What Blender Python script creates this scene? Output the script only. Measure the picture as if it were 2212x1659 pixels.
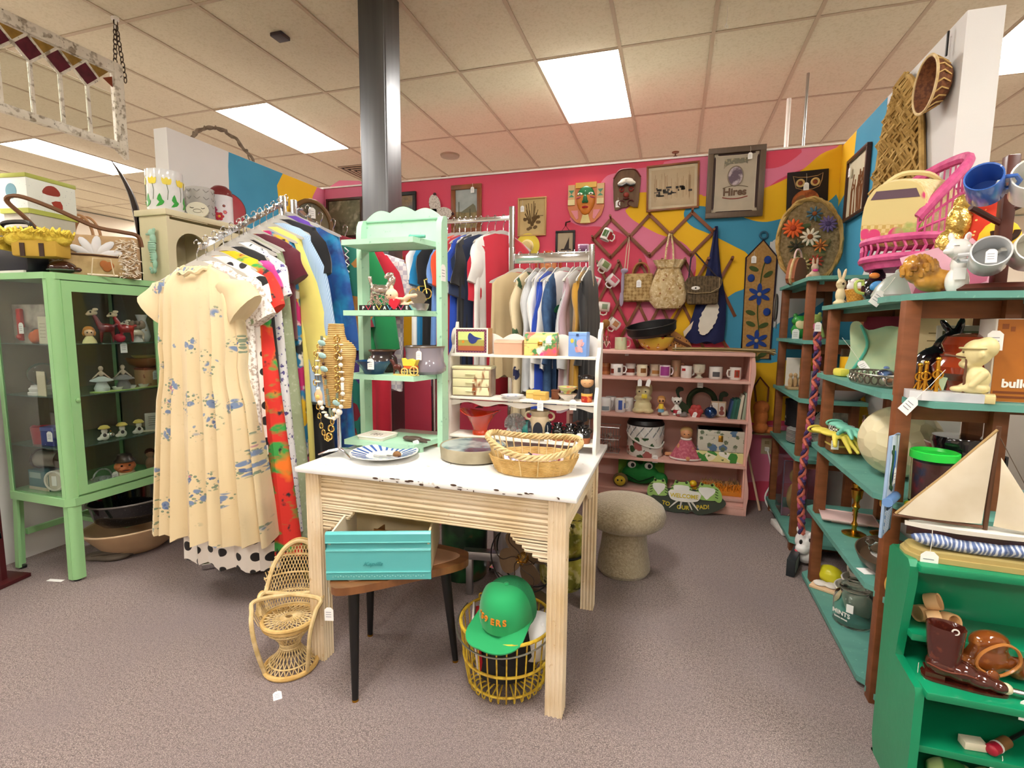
import bpy,bmesh,math,random
from mathutils import Vector,Matrix,Euler,noise as mnoise
random.seed(7)
for _o in list(bpy.data.objects): bpy.data.objects.remove(_o)
SC = bpy.context.scene
COL = SC.collection
R = math.radians
# ---------------------------------------------------------------- camera
cam = bpy.data.cameras.new('camera'); camo = bpy.data.objects.new('camera',cam); COL.objects.link(camo)
cam.sensor_fit = 'HORIZONTAL'; cam.sensor_width = 36; cam.lens = 1095 / 2212 * 36; cam.clip_start = .05; cam.clip_end = 100
def _cam(yaw,pit,rol):
    f = Vector((math.sin(yaw) * math.cos(pit),math.cos(yaw) * math.cos(pit),math.sin(pit)))
    r = Vector((math.cos(yaw),-math.sin(yaw),0)); u = r.cross(f)
    r2 = r * math.cos(rol) + u * math.sin(rol); u2 = -r * math.sin(rol) + u * math.cos(rol)
    m = Matrix((r2,u2,-f)).transposed().to_4x4(); m.translation = (0,0,1.27); return m
camo.matrix_world = _cam(-.3055,-.1115,.0092); SC.camera = camo
# ---------------------------------------------------------------- world and exposure
wd = bpy.data.worlds.new('world'); SC.world = wd; wd.use_nodes = True
wd.node_tree.nodes['Background'].inputs[0].default_value = (.9,.93,1,1); wd.node_tree.nodes['Background'].inputs[1].default_value = .3
SC.view_settings.view_transform = 'Standard'; SC.view_settings.look = 'None'; SC.view_settings.gamma = 1
SC.view_settings.exposure = EXPO = 1.22
PANEL = 16.0        # brightness of the ceiling light diffusers
# ---------------------------------------------------------------- materials
def lin(h):
    if not isinstance(h,str): return tuple(h) + ((1,) if len(h) == 3 else ())
    h = h.lstrip('#'); c = [int(h[i:i + 2],16) / 255 for i in (0,2,4)]
    return tuple((x / 12.92 if x <= .04045 else ((x + .055) / 1.055) ** 2.4) for x in c) + (1,)
MATS = {}
def PM(name,base,layers=(),r=.5,m=0,b=None,t=0,e=0,co=0,sh=0,ior=1.45,al=1,bt='noise'):
    """procedural material: base colour plus layers (kind, scale, threshold, colour, softness, stretch)"""
    if name in MATS: return MATS[name]
    mt = bpy.data.materials.new(name); mt.use_nodes = True; nt = mt.node_tree; N = nt.nodes; L = nt.links
    bs = N['Principled BSDF']; bs.inputs['Base Color'].default_value = lin(base)
    bs.inputs['Roughness'].default_value = r; bs.inputs['Metallic'].default_value = m
    bs.inputs['Transmission Weight'].default_value = t; bs.inputs['IOR'].default_value = ior
    bs.inputs['Coat Weight'].default_value = co; bs.inputs['Sheen Weight'].default_value = sh; bs.inputs['Alpha'].default_value = al
    if e: bs.inputs['Emission Color'].default_value = lin(base); bs.inputs['Emission Strength'].default_value = e
    tc = None
    def coords(st):
        nonlocal tc
        if tc is None: tc = N.new('ShaderNodeTexCoord')
        if st is None: return tc.outputs['Object']
        mp = N.new('ShaderNodeMapping'); mp.inputs['Scale'].default_value = st[:3]
        if len(st) > 3: mp.inputs['Rotation'].default_value = [R(q) for q in st[3:6]]
        L.new(tc.outputs['Object'],mp.inputs[0]); return mp.outputs[0]
    cur = None
    for ly in layers:
        kind,sc,th,colr = ly[:4]; so = ly[4] if len(ly) > 4 else .02; st = ly[5] if len(ly) > 5 else None
        co_ = coords(st); inv = False
        if kind == 'noise':
            x = N.new('ShaderNodeTexNoise'); x.inputs['Scale'].default_value = sc; x.inputs['Detail'].default_value = 3; out = x.outputs['Fac']
        elif kind in ('spot','blot','ring'):
            x = N.new('ShaderNodeTexVoronoi'); x.inputs['Scale'].default_value = sc
            x.inputs['Randomness'].default_value = ly[6] if len(ly) > 6 else 1; out = x.outputs['Distance']; inv = True
            if kind == 'blot':
                nz = N.new('ShaderNodeTexNoise'); nz.inputs['Scale'].default_value = sc * 5; L.new(co_,nz.inputs['Vector'])
                mm = N.new('ShaderNodeMath'); mm.operation = 'MULTIPLY_ADD'; L.new(nz.outputs['Fac'],mm.inputs[0]); mm.inputs[1].default_value = .45; L.new(out,mm.inputs[2]); out = mm.outputs[0]; th = th + .22
        elif kind == 'clus':
            x = N.new('ShaderNodeTexVoronoi'); x.inputs['Scale'].default_value = sc; y_ = N.new('ShaderNodeTexVoronoi'); y_.inputs['Scale'].default_value = ly[6]; L.new(co_,y_.inputs[0])
            a_ = N.new('ShaderNodeMath'); a_.operation = 'DIVIDE'; L.new(x.outputs['Distance'],a_.inputs[0]); a_.inputs[1].default_value = th; c_ = N.new('ShaderNodeMath'); c_.operation = 'DIVIDE'; L.new(y_.outputs['Distance'],c_.inputs[0]); c_.inputs[1].default_value = ly[7]
            m_ = N.new('ShaderNodeMath'); m_.operation = 'MAXIMUM'; L.new(a_.outputs[0],m_.inputs[0]); L.new(c_.outputs[0],m_.inputs[1]); out = m_.outputs[0]; th = 1; so = .08; inv = True
        elif kind == 'cell':
            x = N.new('ShaderNodeTexVoronoi'); x.inputs['Scale'].default_value = sc
            sp = N.new('ShaderNodeSeparateColor'); L.new(x.outputs['Color'],sp.inputs[0]); out = sp.outputs[0]
        elif kind == 'wave':
            x = N.new('ShaderNodeTexWave'); x.inputs['Scale'].default_value = sc; x.inputs['Distortion'].default_value = ly[6] if len(ly) > 6 else 0; out = x.outputs['Fac']
        elif kind == 'check':
            x = N.new('ShaderNodeTexChecker'); x.inputs['Scale'].default_value = sc; out = x.outputs['Fac']
        elif kind == 'grad':
            x = N.new('ShaderNodeSeparateXYZ'); out = x.outputs[int(sc)]
        L.new(co_,x.inputs[0])
        mr = N.new('ShaderNodeMapRange'); L.new(out,mr.inputs[0]); mr.inputs[1].default_value = th - so; mr.inputs[2].default_value = th + so
        if inv: mr.inputs[3].default_value = 1; mr.inputs[4].default_value = 0
        mx = N.new('ShaderNodeMix'); mx.data_type = 'RGBA'; L.new(mr.outputs[0],mx.inputs[0])
        if cur is None: mx.inputs[6].default_value = lin(base)
        else: L.new(cur,mx.inputs[6])
        mx.inputs[7].default_value = lin(colr); cur = mx.outputs[2]
    if cur is not None: L.new(cur,bs.inputs['Base Color'])
    if b:
        bp = N.new('ShaderNodeBump'); bp.inputs['Strength'].default_value = b[1]; bp.inputs['Distance'].default_value = b[2] if len(b) > 2 else .003
        if bt == 'wave': x = N.new('ShaderNodeTexWave'); out = x.outputs['Fac']
        elif bt == 'cell': x = N.new('ShaderNodeTexVoronoi'); out = x.outputs['Distance']
        else: x = N.new('ShaderNodeTexNoise'); out = x.outputs['Fac']
        x.inputs['Scale'].default_value = b[0]; L.new(coords(b[3] if len(b) > 3 else None),x.inputs[0]); L.new(out,bp.inputs['Height']); L.new(bp.outputs[0],bs.inputs['Normal'])
    MATS[name] = mt; return mt
def C(h,r=.5,m=0,**k):
    """plain coloured material with slight variation"""
    nm = 'paint_' + h.lstrip('#') + '_%d_%d' % (r * 100,m * 100) + ''.join(str(v) for v in k.values())
    if nm in MATS: return MATS[nm]
    c = lin(h); d = tuple(x * .86 for x in c[:3])
    return PM(nm,c,[('noise',14,.55,d,.25)],r=r,m=m,**k)
def FAB(h,**k):
    c = lin(h); return PM('fabric_' + h.lstrip('#'),c,[('noise',5,.55,tuple(x * .8 for x in c[:3]),.3)],r=.85,sh=.25,b=(700,.25,.001))
GLASS = PM('clear_glass','f4fbf8',r=.03,t=1,ior=1.3)
CHROME = PM('chrome','d8dadd',r=.12,m=1)
STEEL = PM('brushed_steel','b9bbbd',r=.3,m=1,b=(60,.15,.001,(1,1,.05)))
BRASS = PM('brass','c9993a',r=.22,m=1)
GOLD = PM('gold_metal','d9b464',r=.25,m=1)
WHITE = C('f2f0ea',.4); PAPER = PM('tag_paper','f4f3f0',r=.8)
INK = C('2b2b33',.7); STRING = PM('string','e8e4da',r=.9)
BLACK = C('141314',.45); WOODB = PM('brown_wood','7a4526',[('noise',3,.5,'5a2f18',.25,(1,1,6,0,0,0))],r=.55,b=(40,.2,.002,(8,8,.6)))
# ---------------------------------------------------------------- mesh building
class B:
    def __init__(s): s.bm = bmesh.new(); s.M = Matrix()
    def at(s,x=0,y=0,z=0,rx=0,ry=0,rz=0,sc=1):
        s.M = Matrix.Translation((x,y,z)) @ Euler((R(rx),R(ry),R(rz))).to_matrix().to_4x4() @ Matrix.Scale(sc,4); return s
    def raw(s,vs,fs):
        n = [s.bm.verts.new(s.M @ Vector(v)) for v in vs]
        for f in fs:
            try: s.bm.faces.new([n[i] for i in f])
            except ValueError: pass
        return s
    def box(s,x,y,z,sx,sy,sz,bv=0,rz=0,rx=0,ry=0):
        m = s.M @ Matrix.Translation((x,y,z)) @ Euler((R(rx),R(ry),R(rz))).to_matrix().to_4x4() @ Matrix.Diagonal((sx,sy,sz,1))
        g = bmesh.ops.create_cube(s.bm,size=1,matrix=m)
        if bv:
            es = {e for v in g['verts'] for e in v.link_edges}
            bmesh.ops.bevel(s.bm,geom=list(es),offset=bv,segments=2,affect='EDGES',profile=.5)
        return s
    def bb(s,x0,x1,y0,y1,z0,z1,bv=0): return s.box((x0 + x1) / 2,(y0 + y1) / 2,(z0 + z1) / 2,abs(x1 - x0),abs(y1 - y0),abs(z1 - z0),bv)
    def ring_skin(s,rings,closed=True,cap=True,loop=False):
        n = len(rings[0]); V = [[s.bm.verts.new(s.M @ Vector(p)) for p in rg] for rg in rings]
        k = len(V)
        for i in range(k if loop else k - 1):
            a,b_ = V[i],V[(i + 1) % k]
            for j in range(n if closed else n - 1):
                q = [a[j],a[(j + 1) % n],b_[(j + 1) % n],b_[j]]
                try: s.bm.faces.new(q)
                except ValueError: pass
        if cap and not loop:
            for rg,fl in ((V[0],True),(V[-1],False)):
                try: s.bm.faces.new(rg[::-1] if fl else rg)
                except ValueError: pass
        return s
    def tube(s,pts,r,n=6,closed=False):
        P = [Vector(p) for p in pts]; k = len(P); rings = []
        up = None
        for i in range(k):
            if closed: t = P[(i + 1) % k] - P[i - 1]
            else: t = P[min(i + 1,k - 1)] - P[max(i - 1,0)]
            if t.length < 1e-9: t = Vector((0,0,1))
            t.normalize()
            if up is None: up = Vector((0,0,1)) if abs(t.z) < .9 else Vector((1,0,0))
            a = t.cross(up)
            if a.length < 1e-5: a = t.cross(Vector((1,.3,.2)))
            a.normalize(); b_ = a.cross(t); b_.normalize(); up = b_
            rr = r[i] if isinstance(r,(list,tuple)) else r
            rings.append([P[i] + (a * math.cos(q * 2 * math.pi / n) + b_ * math.sin(q * 2 * math.pi / n)) * rr for q in range(n)])
        return s.ring_skin(rings,True,True,closed)
    def cyl(s,p0,p1,r0,r1=None,n=14): return s.tube([p0,p1],[r0,r0 if r1 is None else r1],n)
    def lathe(s,prof,n=20,x=0,y=0,z=0,sx=1,sy=1):
        rings = [[(x + max(r,1e-4) * sx * math.cos(i * 2 * math.pi / n),y + max(r,1e-4) * sy * math.sin(i * 2 * math.pi / n),z + h) for i in range(n)] for r,h in prof]
        return s.ring_skin(rings)
    def ell(s,x,y,z,rx,ry=None,rz=None,rot=(0,0,0),u=12,v=8):
        ry = rx if ry is None else ry; rz = rx if rz is None else rz
        m = s.M @ Matrix.Translation((x,y,z)) @ Euler([R(q) for q in rot]).to_matrix().to_4x4() @ Matrix.Diagonal((rx,ry,rz,1))
        bmesh.ops.create_uvsphere(s.bm,u_segments=u,v_segments=v,radius=1,matrix=m); return s
    def prism(s,poly,d,pl='xz',o=0):
        """extrude a 2d outline by d along the third axis starting at o"""
        f = {'xz': lambda a,b_,c: (a,c,b_),'xy': lambda a,b_,c: (a,b_,c),'yz': lambda a,b_,c: (c,a,b_)}[pl]
        return s.ring_skin([[f(a,b_,o) for a,b_ in poly],[f(a,b_,o + d) for a,b_ in poly]])
    def torus(s,x,y,z,rad,r,ax='z',n=20,m=6,a0=0,a1=360,sx=1,sy=1):
        full = a1 - a0 >= 360; k = n if full else n + 1; pts = []
        for i in range(k):
            a = R(a0 + (a1 - a0) * i / n); c,q = math.cos(a) * rad * sx,math.sin(a) * rad * sy
            pts.append({'z': (x + c,y + q,z),'y': (x + c,y,z + q),'x': (x,y + c,z + q)}[ax])
        return s.tube(pts,r,m,full)
    def sheet(s,fn,nu,nv,th=0):
        P = [[Vector(fn(i / nu,j / nv)) for j in range(nv + 1)] for i in range(nu + 1)]
        V = [[s.bm.verts.new(s.M @ p) for p in row] for row in P]
        for i in range(nu):
            for j in range(nv):
                try: s.bm.faces.new((V[i][j],V[i + 1][j],V[i + 1][j + 1],V[i][j + 1]))
                except ValueError: pass
        return s
def smooth_poly(pts,k=4,closed=True):
    n = len(pts); out = []
    for i in range(n if closed else n - 1):
        p = [Vector(pts[(i + d) % n] if closed else pts[min(max(i + d,0),n - 1)]) for d in (-1,0,1,2)]
        for j in range(k):
            t = j / k
            out.append(tuple(.5 * ((2 * p[1]) + (-p[0] + p[2]) * t + (2 * p[0] - 5 * p[1] + 4 * p[2] - p[3]) * t * t + (-p[0] + 3 * p[1] - 3 * p[2] + p[3]) * t ** 3)))
    if not closed: out.append(tuple(pts[-1]))
    return out
def oval(cx,cz,rx,rz,n=20,rot=0):
    c,s_ = math.cos(R(rot)),math.sin(R(rot)); q = []
    for i in range(n):
        a = 2 * math.pi * i / n; x,z = rx * math.cos(a),rz * math.sin(a); q.append((cx + x * c - z * s_,cz + x * s_ + z * c))
    return q
def rect(x0,x1,z0,z1): return [(x0,z0),(x1,z0),(x1,z1),(x0,z1)]
def mesh_of(b,name,sm=38):
    me = bpy.data.meshes.new(name)
    bmesh.ops.recalc_face_normals(b.bm,faces=b.bm.faces); b.bm.to_mesh(me); b.bm.free()
    if sm:
        me.shade_smooth(); me.set_sharp_from_angle(angle=R(sm))
    return me
def mk(name,b,mat=None,par=None,loc=None,rot=None,sm=38):
    me = mesh_of(b,name,sm) if isinstance(b,B) else b
    if mat and not me.materials: me.materials.append(mat)
    ob = bpy.data.objects.new(name,me); COL.objects.link(ob)
    if par: ob.parent = par
    if loc: ob.location = loc
    if rot is not None: ob.rotation_euler = [R(q) for q in rot] if isinstance(rot,(tuple,list)) else (0,0,R(rot))
    return ob
def tag(ob,label,cat,g=None):
    ob['label'] = label; ob['category'] = cat
    if g: ob['group'] = g
    return ob
def T(name,label,cat,loc=(0,0,0),rz=0,g=None,rot=None):
    ob = bpy.data.objects.new(name,None); COL.objects.link(ob); ob.empty_display_size = .05
    ob.location = loc; ob.rotation_euler = [R(q) for q in rot] if rot else (0,0,R(rz)); return tag(ob,label,cat,g)
def S(name,label,cat,b,mat,loc=None,rot=None,g=None,sm=38): return tag(mk(name,b,mat,None,loc,rot,sm),label,cat,g)
def P(par,name,b,mat,label=None,loc=None,rot=None,sm=38,kind=None):
    ob = mk(name,b,mat,par,loc,rot,sm)
    if label: ob['label'] = label
    if kind: ob['kind'] = kind
    return ob
def ST(name,b,mat,par=None,sm=38):
    ob = mk(name,b,mat,par,sm=sm)
    if par is None: ob['kind'] = 'structure'
    return ob
def dup(root,loc,rot=None,label=None,sc=None):
    r = root.copy(); COL.objects.link(r); r.location = loc
    if rot is not None: r.rotation_euler = [R(q) for q in rot] if isinstance(rot,(tuple,list)) else (0,0,R(rot))
    if label: r['label'] = label
    if sc: r.scale = (sc,) * 3
    for ch in root.children:
        c = ch.copy(); COL.objects.link(c); c.parent = r
        for g in ch.children: d = g.copy(); COL.objects.link(d); d.parent = c
    return r
S2 = bpy.data.scenes.new('workbench')
def evaluated_mesh(ob):
    S2.collection.objects.link(ob); vl = S2.view_layers[0]; vl.update(); me = bpy.data.meshes.new_from_object(ob.evaluated_get(vl.depsgraph)); bpy.data.objects.remove(ob); return me
def blob(els,vox=.004,sm=3):
    """one continuous skin grown over ellipsoids (x,y,z,rx,ry,rz[,rotation]) and limbs ('c',p0,p1,r0,r1)"""
    b = B()
    for e in els:
        if e[0] == 'c':
            p0,p1,r0,r1 = Vector(e[1]),Vector(e[2]),e[3],e[4]; n = 6
            for i in range(n + 1): q = p0.lerp(p1,i / n); rr = r0 + (r1 - r0) * i / n; b.ell(q.x,q.y,q.z,rr,u=10,v=7)
        else: b.ell(*e[:6],rot=e[6] if len(e) > 6 else (0,0,0),u=14,v=10)
    me = bpy.data.meshes.new('blob'); b.bm.to_mesh(me); b.bm.free()
    ob = bpy.data.objects.new('blob',me)
    m = ob.modifiers.new('r','REMESH'); m.mode = 'VOXEL'; m.voxel_size = vox
    m2 = ob.modifiers.new('s','SMOOTH'); m2.factor = .5; m2.iterations = sm
    me2 = evaluated_mesh(ob); bpy.data.meshes.remove(me); me2.name = 'body'; me2.shade_smooth(); return me2
def text_mesh(s,size,depth=.0005,bold=0,shear=0):
    cu = bpy.data.curves.new('t','FONT'); cu.body = s; cu.size = size; cu.extrude = depth; cu.align_x = 'CENTER'; cu.resolution_u = 3; cu.offset = bold; cu.shear = shear
    me = evaluated_mesh(bpy.data.objects.new('t',cu)); me.name = 'lettering'; me.materials.clear(); return me
TAGM = None
def ptag(par,x,y,z,rz=0,drop=.03,s=1,tilt=0,str_=True):
    """a paper price tag on a string, hanging from (x,y,z) in the thing's own frame"""
    w,h = .011 * s,.034 * s
    b = B().at(0,0,0); b.prism([(-w,-h),(w,-h),(w,-.006 * s),(w * .45,0),(-w * .45,0),(-w,-.006 * s)],.0008,'xz',-.0004)
    t = P(par,'price_tag',b,PAPER,'white paper price tag on a string',(x,y,z - drop),(0,tilt,rz),sm=0)
    b = B()
    for k in range(3): b.box(-.001 * s,-.0006,-.012 * s - k * .006 * s,w * 1.2,.0003,.0012 * s)
    P(t,'handwriting',b,C('8d8d99',.9),sm=0)
    if str_: P(t,'string',B().tube([(0,0,-.003),(.002,0,drop * .5),(0,0,drop)],.0008,4),STRING)
    return t
# ================================================================ the setting
CARPET = PM('carpet','857674',[('noise',90,.5,'5c5051',.08),('noise',240,.56,'b9aaa2',.05),('noise',2.2,.52,'7d7174',.3),('spot',240,.18,'52474b',.06),('noise',600,.6,'c9b6aa',.05)],r=.95,b=(500,.7,.004))
ST('floor',B().bb(-10,7,-6,11,-.1,0),CARPET)
PINK = PM('wall_rose','da4560',[('noise',3,.6,'d5526c',.3)],r=.7,b=(90,.12,.002)); LPINK = PM('wall_light_pink','e07c9c',[('noise',4,.6,'d9708f',.3)],r=.7,b=(90,.12,.002))
YEL = PM('wall_yellow','f0bd18',[('noise',4,.6,'e8b00e',.3)],r=.7,b=(90,.12,.002)); BLU = PM('wall_blue','3d94b8',[('noise',4,.6,'358aae',.3)],r=.7,b=(90,.12,.002))
WW = PM('wall_white','d8d6d4',[('noise',3,.6,'cfcdcb',.3)],r=.75,b=(120,.12,.002))
wb = ST('wall_back',B().bb(-3.2,1.13,4.05,4.16,0,2.505),PINK)
lp = [(-0.059,2.5),(-0.14,2.469),(-0.343,2.458),(-0.485,2.437),(-0.556,2.405),(-0.675,2.251),(-0.813,2.123),(-0.721,2.06),(-0.581,2.051),(-0.423,1.997),(-0.334,1.927),(-0.245,1.837),(-0.203,1.731),(-0.217,1.588),(-0.259,1.443),(-0.342,1.325),(-0.357,1.196),(-0.051,1.2),(0.066,1.489),(0.145,1.722),(0.472,2.072),(0.583,2.258),(0.807,2.369),(1.019,2.36),(1.025,2.5),(.5,2.503)]
yl = [(-0.385,2.157),(-0.371,2.175),(-0.306,2.227),(-0.289,2.273),(-0.243,2.284),(0.129,2.245),(0.174,2.228),(0.38,2.219),(0.574,2.259),(0.7,2.31),(0.807,2.369),(0.902,2.454),(0.991,2.487),(1.027,2.5),(1.027,2.259),(1.028,2.147),(0.613,1.799),(0.484,1.568),(0.384,1.514),(0.344,1.45),(0.339,1.206),(-0.051,1.2),(-0.038,1.326),(0.066,1.489),(0.132,1.629),(0.139,1.76),(0.123,1.816),(0.029,1.912),(-0.138,1.975),(-0.281,2.057),(-0.35,2.108)]
bl = [(0.038,2.105),(0.046,2.141),(0.08,2.162),(0.178,2.156),(0.301,2.117),(0.456,2.059),(0.525,2.034),(0.599,2.025),(0.68,2.039),(0.717,2.046),(0.947,2.123),(1.028,2.147),(1.028,1.578),(1.0,1.1),(0.746,0.945),(0.568,0.978),(0.347,1.206),(0.331,1.347),(0.351,1.477),(0.417,1.537),(0.483,1.573),(0.492,1.713),(0.487,1.803),(0.4,1.861),(0.222,1.959),(0.114,2.009),(0.058,2.058)]
def patch(par,poly,mat,lift,pl='xz',pos=4.05,sgn=-1,sm=True):
    q = smooth_poly(poly,3) if sm else poly
    ST('mural_patch',B().prism(q,sgn * lift,pl,pos),mat,par,sm=0)
patch(wb,lp,LPINK,.0008); patch(wb,yl,YEL,.0012); patch(wb,bl,BLU,.0016)
patch(wb,[(0.552,2.5),(0.783,2.498),(0.725,2.427),(0.647,2.391),(0.559,2.388),(0.4,2.397),(0.42,2.5)],PINK,.0018)
patch(wb,[(.557,1.007),(.68,1.03),(1.0,1.06),(1.02,.673),(.705,.61),(.572,.591),(.535,.759)],YEL,.002)
patch(wb,[(.64,1.887),(.7,1.903),(1.02,1.85),(1.02,1.5),(.731,1.33),(.675,1.303),(.64,1.62),(.625,1.861)],WW,.002)
patch(wb,[(.539,.529),(.768,.575),(1.0,.55),(1.0,.207),(.66,.153),(.559,.164)],LPINK,.002)
patch(wb,[(-3.08,2.5),(-2.6,2.5),(-2.9,2.2),(-2.7,1.9),(-3.08,1.7)],LPINK,.001)
patch(wb,[(-2.45,1.95),(-2.2,1.75),(-2.0,1.6),(-1.2,1.45),(-1.25,1.2),(-1.7,.9),(-2.5,1.2),(-2.7,1.6)],YEL,.0012)
patch(wb,[(-1.95,1.62),(-1.35,1.6),(-1.3,1.2),(-1.6,1.0),(-1.9,1.3)],BLU,.0015)
ST('trim_1',B().bb(-3.2,1.13,4.035,4.165,2.505,2.517),C('f0ece6',.5))
wr = ST('wall_right',B().bb(1.03,1.15,2.53,4.05,0,2.5),WW)
patch(wr,[(4.05,2.498),(3.773,2.498),(3.8,2.201),(3.98,2.131),(4.05,2.1)],YEL,.001,'yz',1.03,-1,False)
patch(wr,[(3.773,2.498),(3.3,2.498),(3.29,2.222),(3.32,1.875),(3.3,1.75),(3.5,1.55),(4.05,1.35),(4.05,2.1),(3.98,2.131),(3.8,2.201)],BLU,.0014,'yz',1.03,-1,False)
patch(wr,[(4.05,1.3),(3.75,1.42),(3.2,1.15),(3.3,.95),(4.05,1.0)],BLU,.001,'yz',1.03,-1)
patch(wr,[(4.05,1.0),(3.3,.95),(3.2,.55),(4.05,.6)],YEL,.0012,'yz',1.03,-1)
wl = ST('wall_left',B().bb(-3.2,-3.09,2.53,4.05,0,2.5),WW)
patch(wl,[(3.0,2.498),(3.53,2.498),(3.46,2.387),(3.47,2.281),(3.46,2.024),(3.4,1.4),(3.0,1.4),(2.985,2.1),(2.99,2.4)],BLU,.001,'yz',-3.09,1,False)
patch(wl,[(3.53,2.498),(3.95,2.498),(3.885,2.4),(3.8,2.072),(3.75,1.5),(3.46,1.5),(3.46,2.024),(3.47,2.281),(3.46,2.387)],YEL,.0014,'yz',-3.09,1,False)
patch(wl,[(3.95,2.498),(4.05,2.498),(4.05,1.4),(3.76,1.4),(3.8,2.072),(3.885,2.4)],LPINK,.001,'yz',-3.09,1,False)
ST('wall_side',B().bb(1.62,1.72,-1.0,4.2,0,1.32),PM('far_wall','cfc8bd',r=.8))
ST('wall_corner',B().bb(-3.75,-3.3,.2,2.28,0,1.6),WW)
ST('wall_outer',B().bb(-10,7,10.9,11,0,3.2).bb(-10,7,-6,-5.9,0,3.2).bb(-10,-9.9,-5.9,10.9,0,3.2).bb(6.9,7,-5.9,10.9,0,3.2),PM('outer_wall','e6dccb',r=.8))
# ---- ceiling of 2 by 4 foot tiles in a hung grid
TW,TL,ZC = .61,1.22,3.22
CX0,CY0 = -2.72 * .61,3.825
TILE = PM('ceiling_tile','d8d0b6',[('noise',60,.58,'cec5a8',.1),('spot',160,.13,'beb496',.06)],r=.95,b=(140,.5,.003))
GRID = PM('ceiling_grid','b5a48a',r=.5)
cols = range(-14,13); rows = range(-8,6)
gb = B()
for c in cols: gb.bb(CX0 + c * TW - .012,CX0 + c * TW + .012,-6,11,ZC - .004,ZC + .03)
for r_ in rows: gb.bb(-10,7,CY0 + r_ * TL - .012,CY0 + r_ * TL + .012,ZC - .003,ZC + .03)
ceil = ST('ceiling',gb,GRID,sm=0)
LIT = [(c,r_) for c in (-13,-9,-4,1,6,11) for r_ in (-6,-3,0,3) if -10 < CX0 + c * TW and CX0 + (c + 1) * TW < 7 and CY0 + (r_ + 1) * TL < 10.9]
tm = mesh_of(B().box(0,0,0,TW - .02,TL - .02,.016,.003),'ceiling_tile'); tm.materials.append(TILE)
rest = B()
for c in range(-14,12):
    for r_ in range(-8,6):
        if (c,r_) in LIT: continue
        x,y = CX0 + (c + .5) * TW,CY0 + (r_ + .5) * TL
        if -11 <= c <= 7 and -2 <= r_ <= 4:
            ob = mk('ceiling_tile',tm,None,ceil,(x,y,ZC + .009 + random.uniform(-.001,.001)))
        else: rest.box(x,y,ZC + .009,TW - .02,TL - .02,.016)
P(ceil,'outer_ceiling_tile',rest,TILE,kind='stuff',sm=0)
ST('roof_deck',B().bb(-10,7,-6,11,3.3,3.34),C('8a8580',.9))
DIFF = PM('light_diffuser','fffaf2',r=.6,e=PANEL)
WHERE = {(1,0): 'bright ceiling light panel above the pink wall, middle of the picture',(-4,0): 'long ceiling light panel left of the steel column',(-9,0): 'ceiling light panel at the far left, behind the hanging window sash',(6,0): 'ceiling light panel at the top right beyond the white wall end'}
for c,r_ in LIT:
    x,y = CX0 + (c + .5) * TW,CY0 + (r_ + .5) * TL
    t = T('ceiling_light',WHERE.get((c,r_),'fluorescent ceiling light panel outside the picture'),'ceiling light',(x,y,ZC),g='fluorescent ceiling panels')
    fb = B()
    for s in (-1,1): fb.box(s * .297,0,.0,.012,1.2,.012).box(0,s * .6,0,.59,.012,.012)
    P(t,'frame',fb,GRID,sm=0); P(t,'diffuser',B().box(0,0,.006,.575,1.18,.004),DIFF,sm=0)
# ---- ceiling fittings
t = T('air_vent','square slatted air vent in the ceiling left of the column','vent',(-3.75,5.85,ZC))
VM = C('b9a78f',.6)
for k in range(5):
    h = .28 - k * .055; fb = B()
    for s in (-1,1): fb.box(s * h,0,-.006 - k * .004,.016,2 * h + .016,.012,ry=s * 25).box(0,s * h,-.006 - k * .004,2 * h,.016,.012,rx=-s * 25)
    P(t,'vent_ring',fb,VM,sm=0)
P(t,'backing',B().box(0,0,.002,.58,.58,.004),C('2d2620',.9),sm=0)
for (x,y),lb in {(-.06,6.15): 'small sprinkler head in the ceiling above the framed harbour print',(-2.95,6.3): 'small sprinkler head in the ceiling left of the column'}.items():
    t = T('sprinkler_head',lb,'sprinkler',(x,y,ZC)); P(t,'rosette',B().lathe([(0,0),(.04,0),(.035,-.012),(.012,-.016)],16),C('8a5b3c',.4)); P(t,'deflector',B().lathe([(0,-.014),(.008,-.016),(.008,-.04),(.022,-.044),(.022,-.047),(0,-.047)],12),C('6d4630',.4))
S('ceiling_speaker','round grey smoke detector in the ceiling right of the column','detector',B().lathe([(0,0),(.11,0),(.105,-.02),(.05,-.03),(0,-.03)],24),C('a89c86',.6),(-2.52,5.55,ZC))
S('motion_sensor','small dark square sensor on the ceiling left of the steel column','sensor',B().box(0,0,-.012,.09,.09,.024,.004),C('3a2f33',.5),(-2.62,3.02,ZC))
t = T('ceiling_hook','small white hook dangling from the ceiling grid at upper right','hook',(.23,3.55,ZC)); P(t,'wire',B().tube([(0,0,0),(.002,0,-.05),(0,0,-.1)],.0015,5),STRING); P(t,'clip',B().tube([(0,0,-.1),(-.008,0,-.115),(.006,0,-.125),(.01,0,-.11)],.003,5),WHITE)
for (x,y),lb,rr,z0,mt in (((.78,4.6),'short white pipe rising behind the wall corner',.016,2.2,WHITE),((.9,4.6),'thin silver conduit rising from behind the wall to the ceiling',.01,2.2,STEEL)):
    t = T('conduit_pipe',lb,'pipe',(x,y,0)); P(t,'pipe',B().cyl((0,0,0),(0,0,3.05 if rr > .012 else ZC),rr,n=10),mt); P(t,'collar',B().cyl((0,0,z0 - .05),(0,0,z0),rr * 1.5,n=10),mt)
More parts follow.
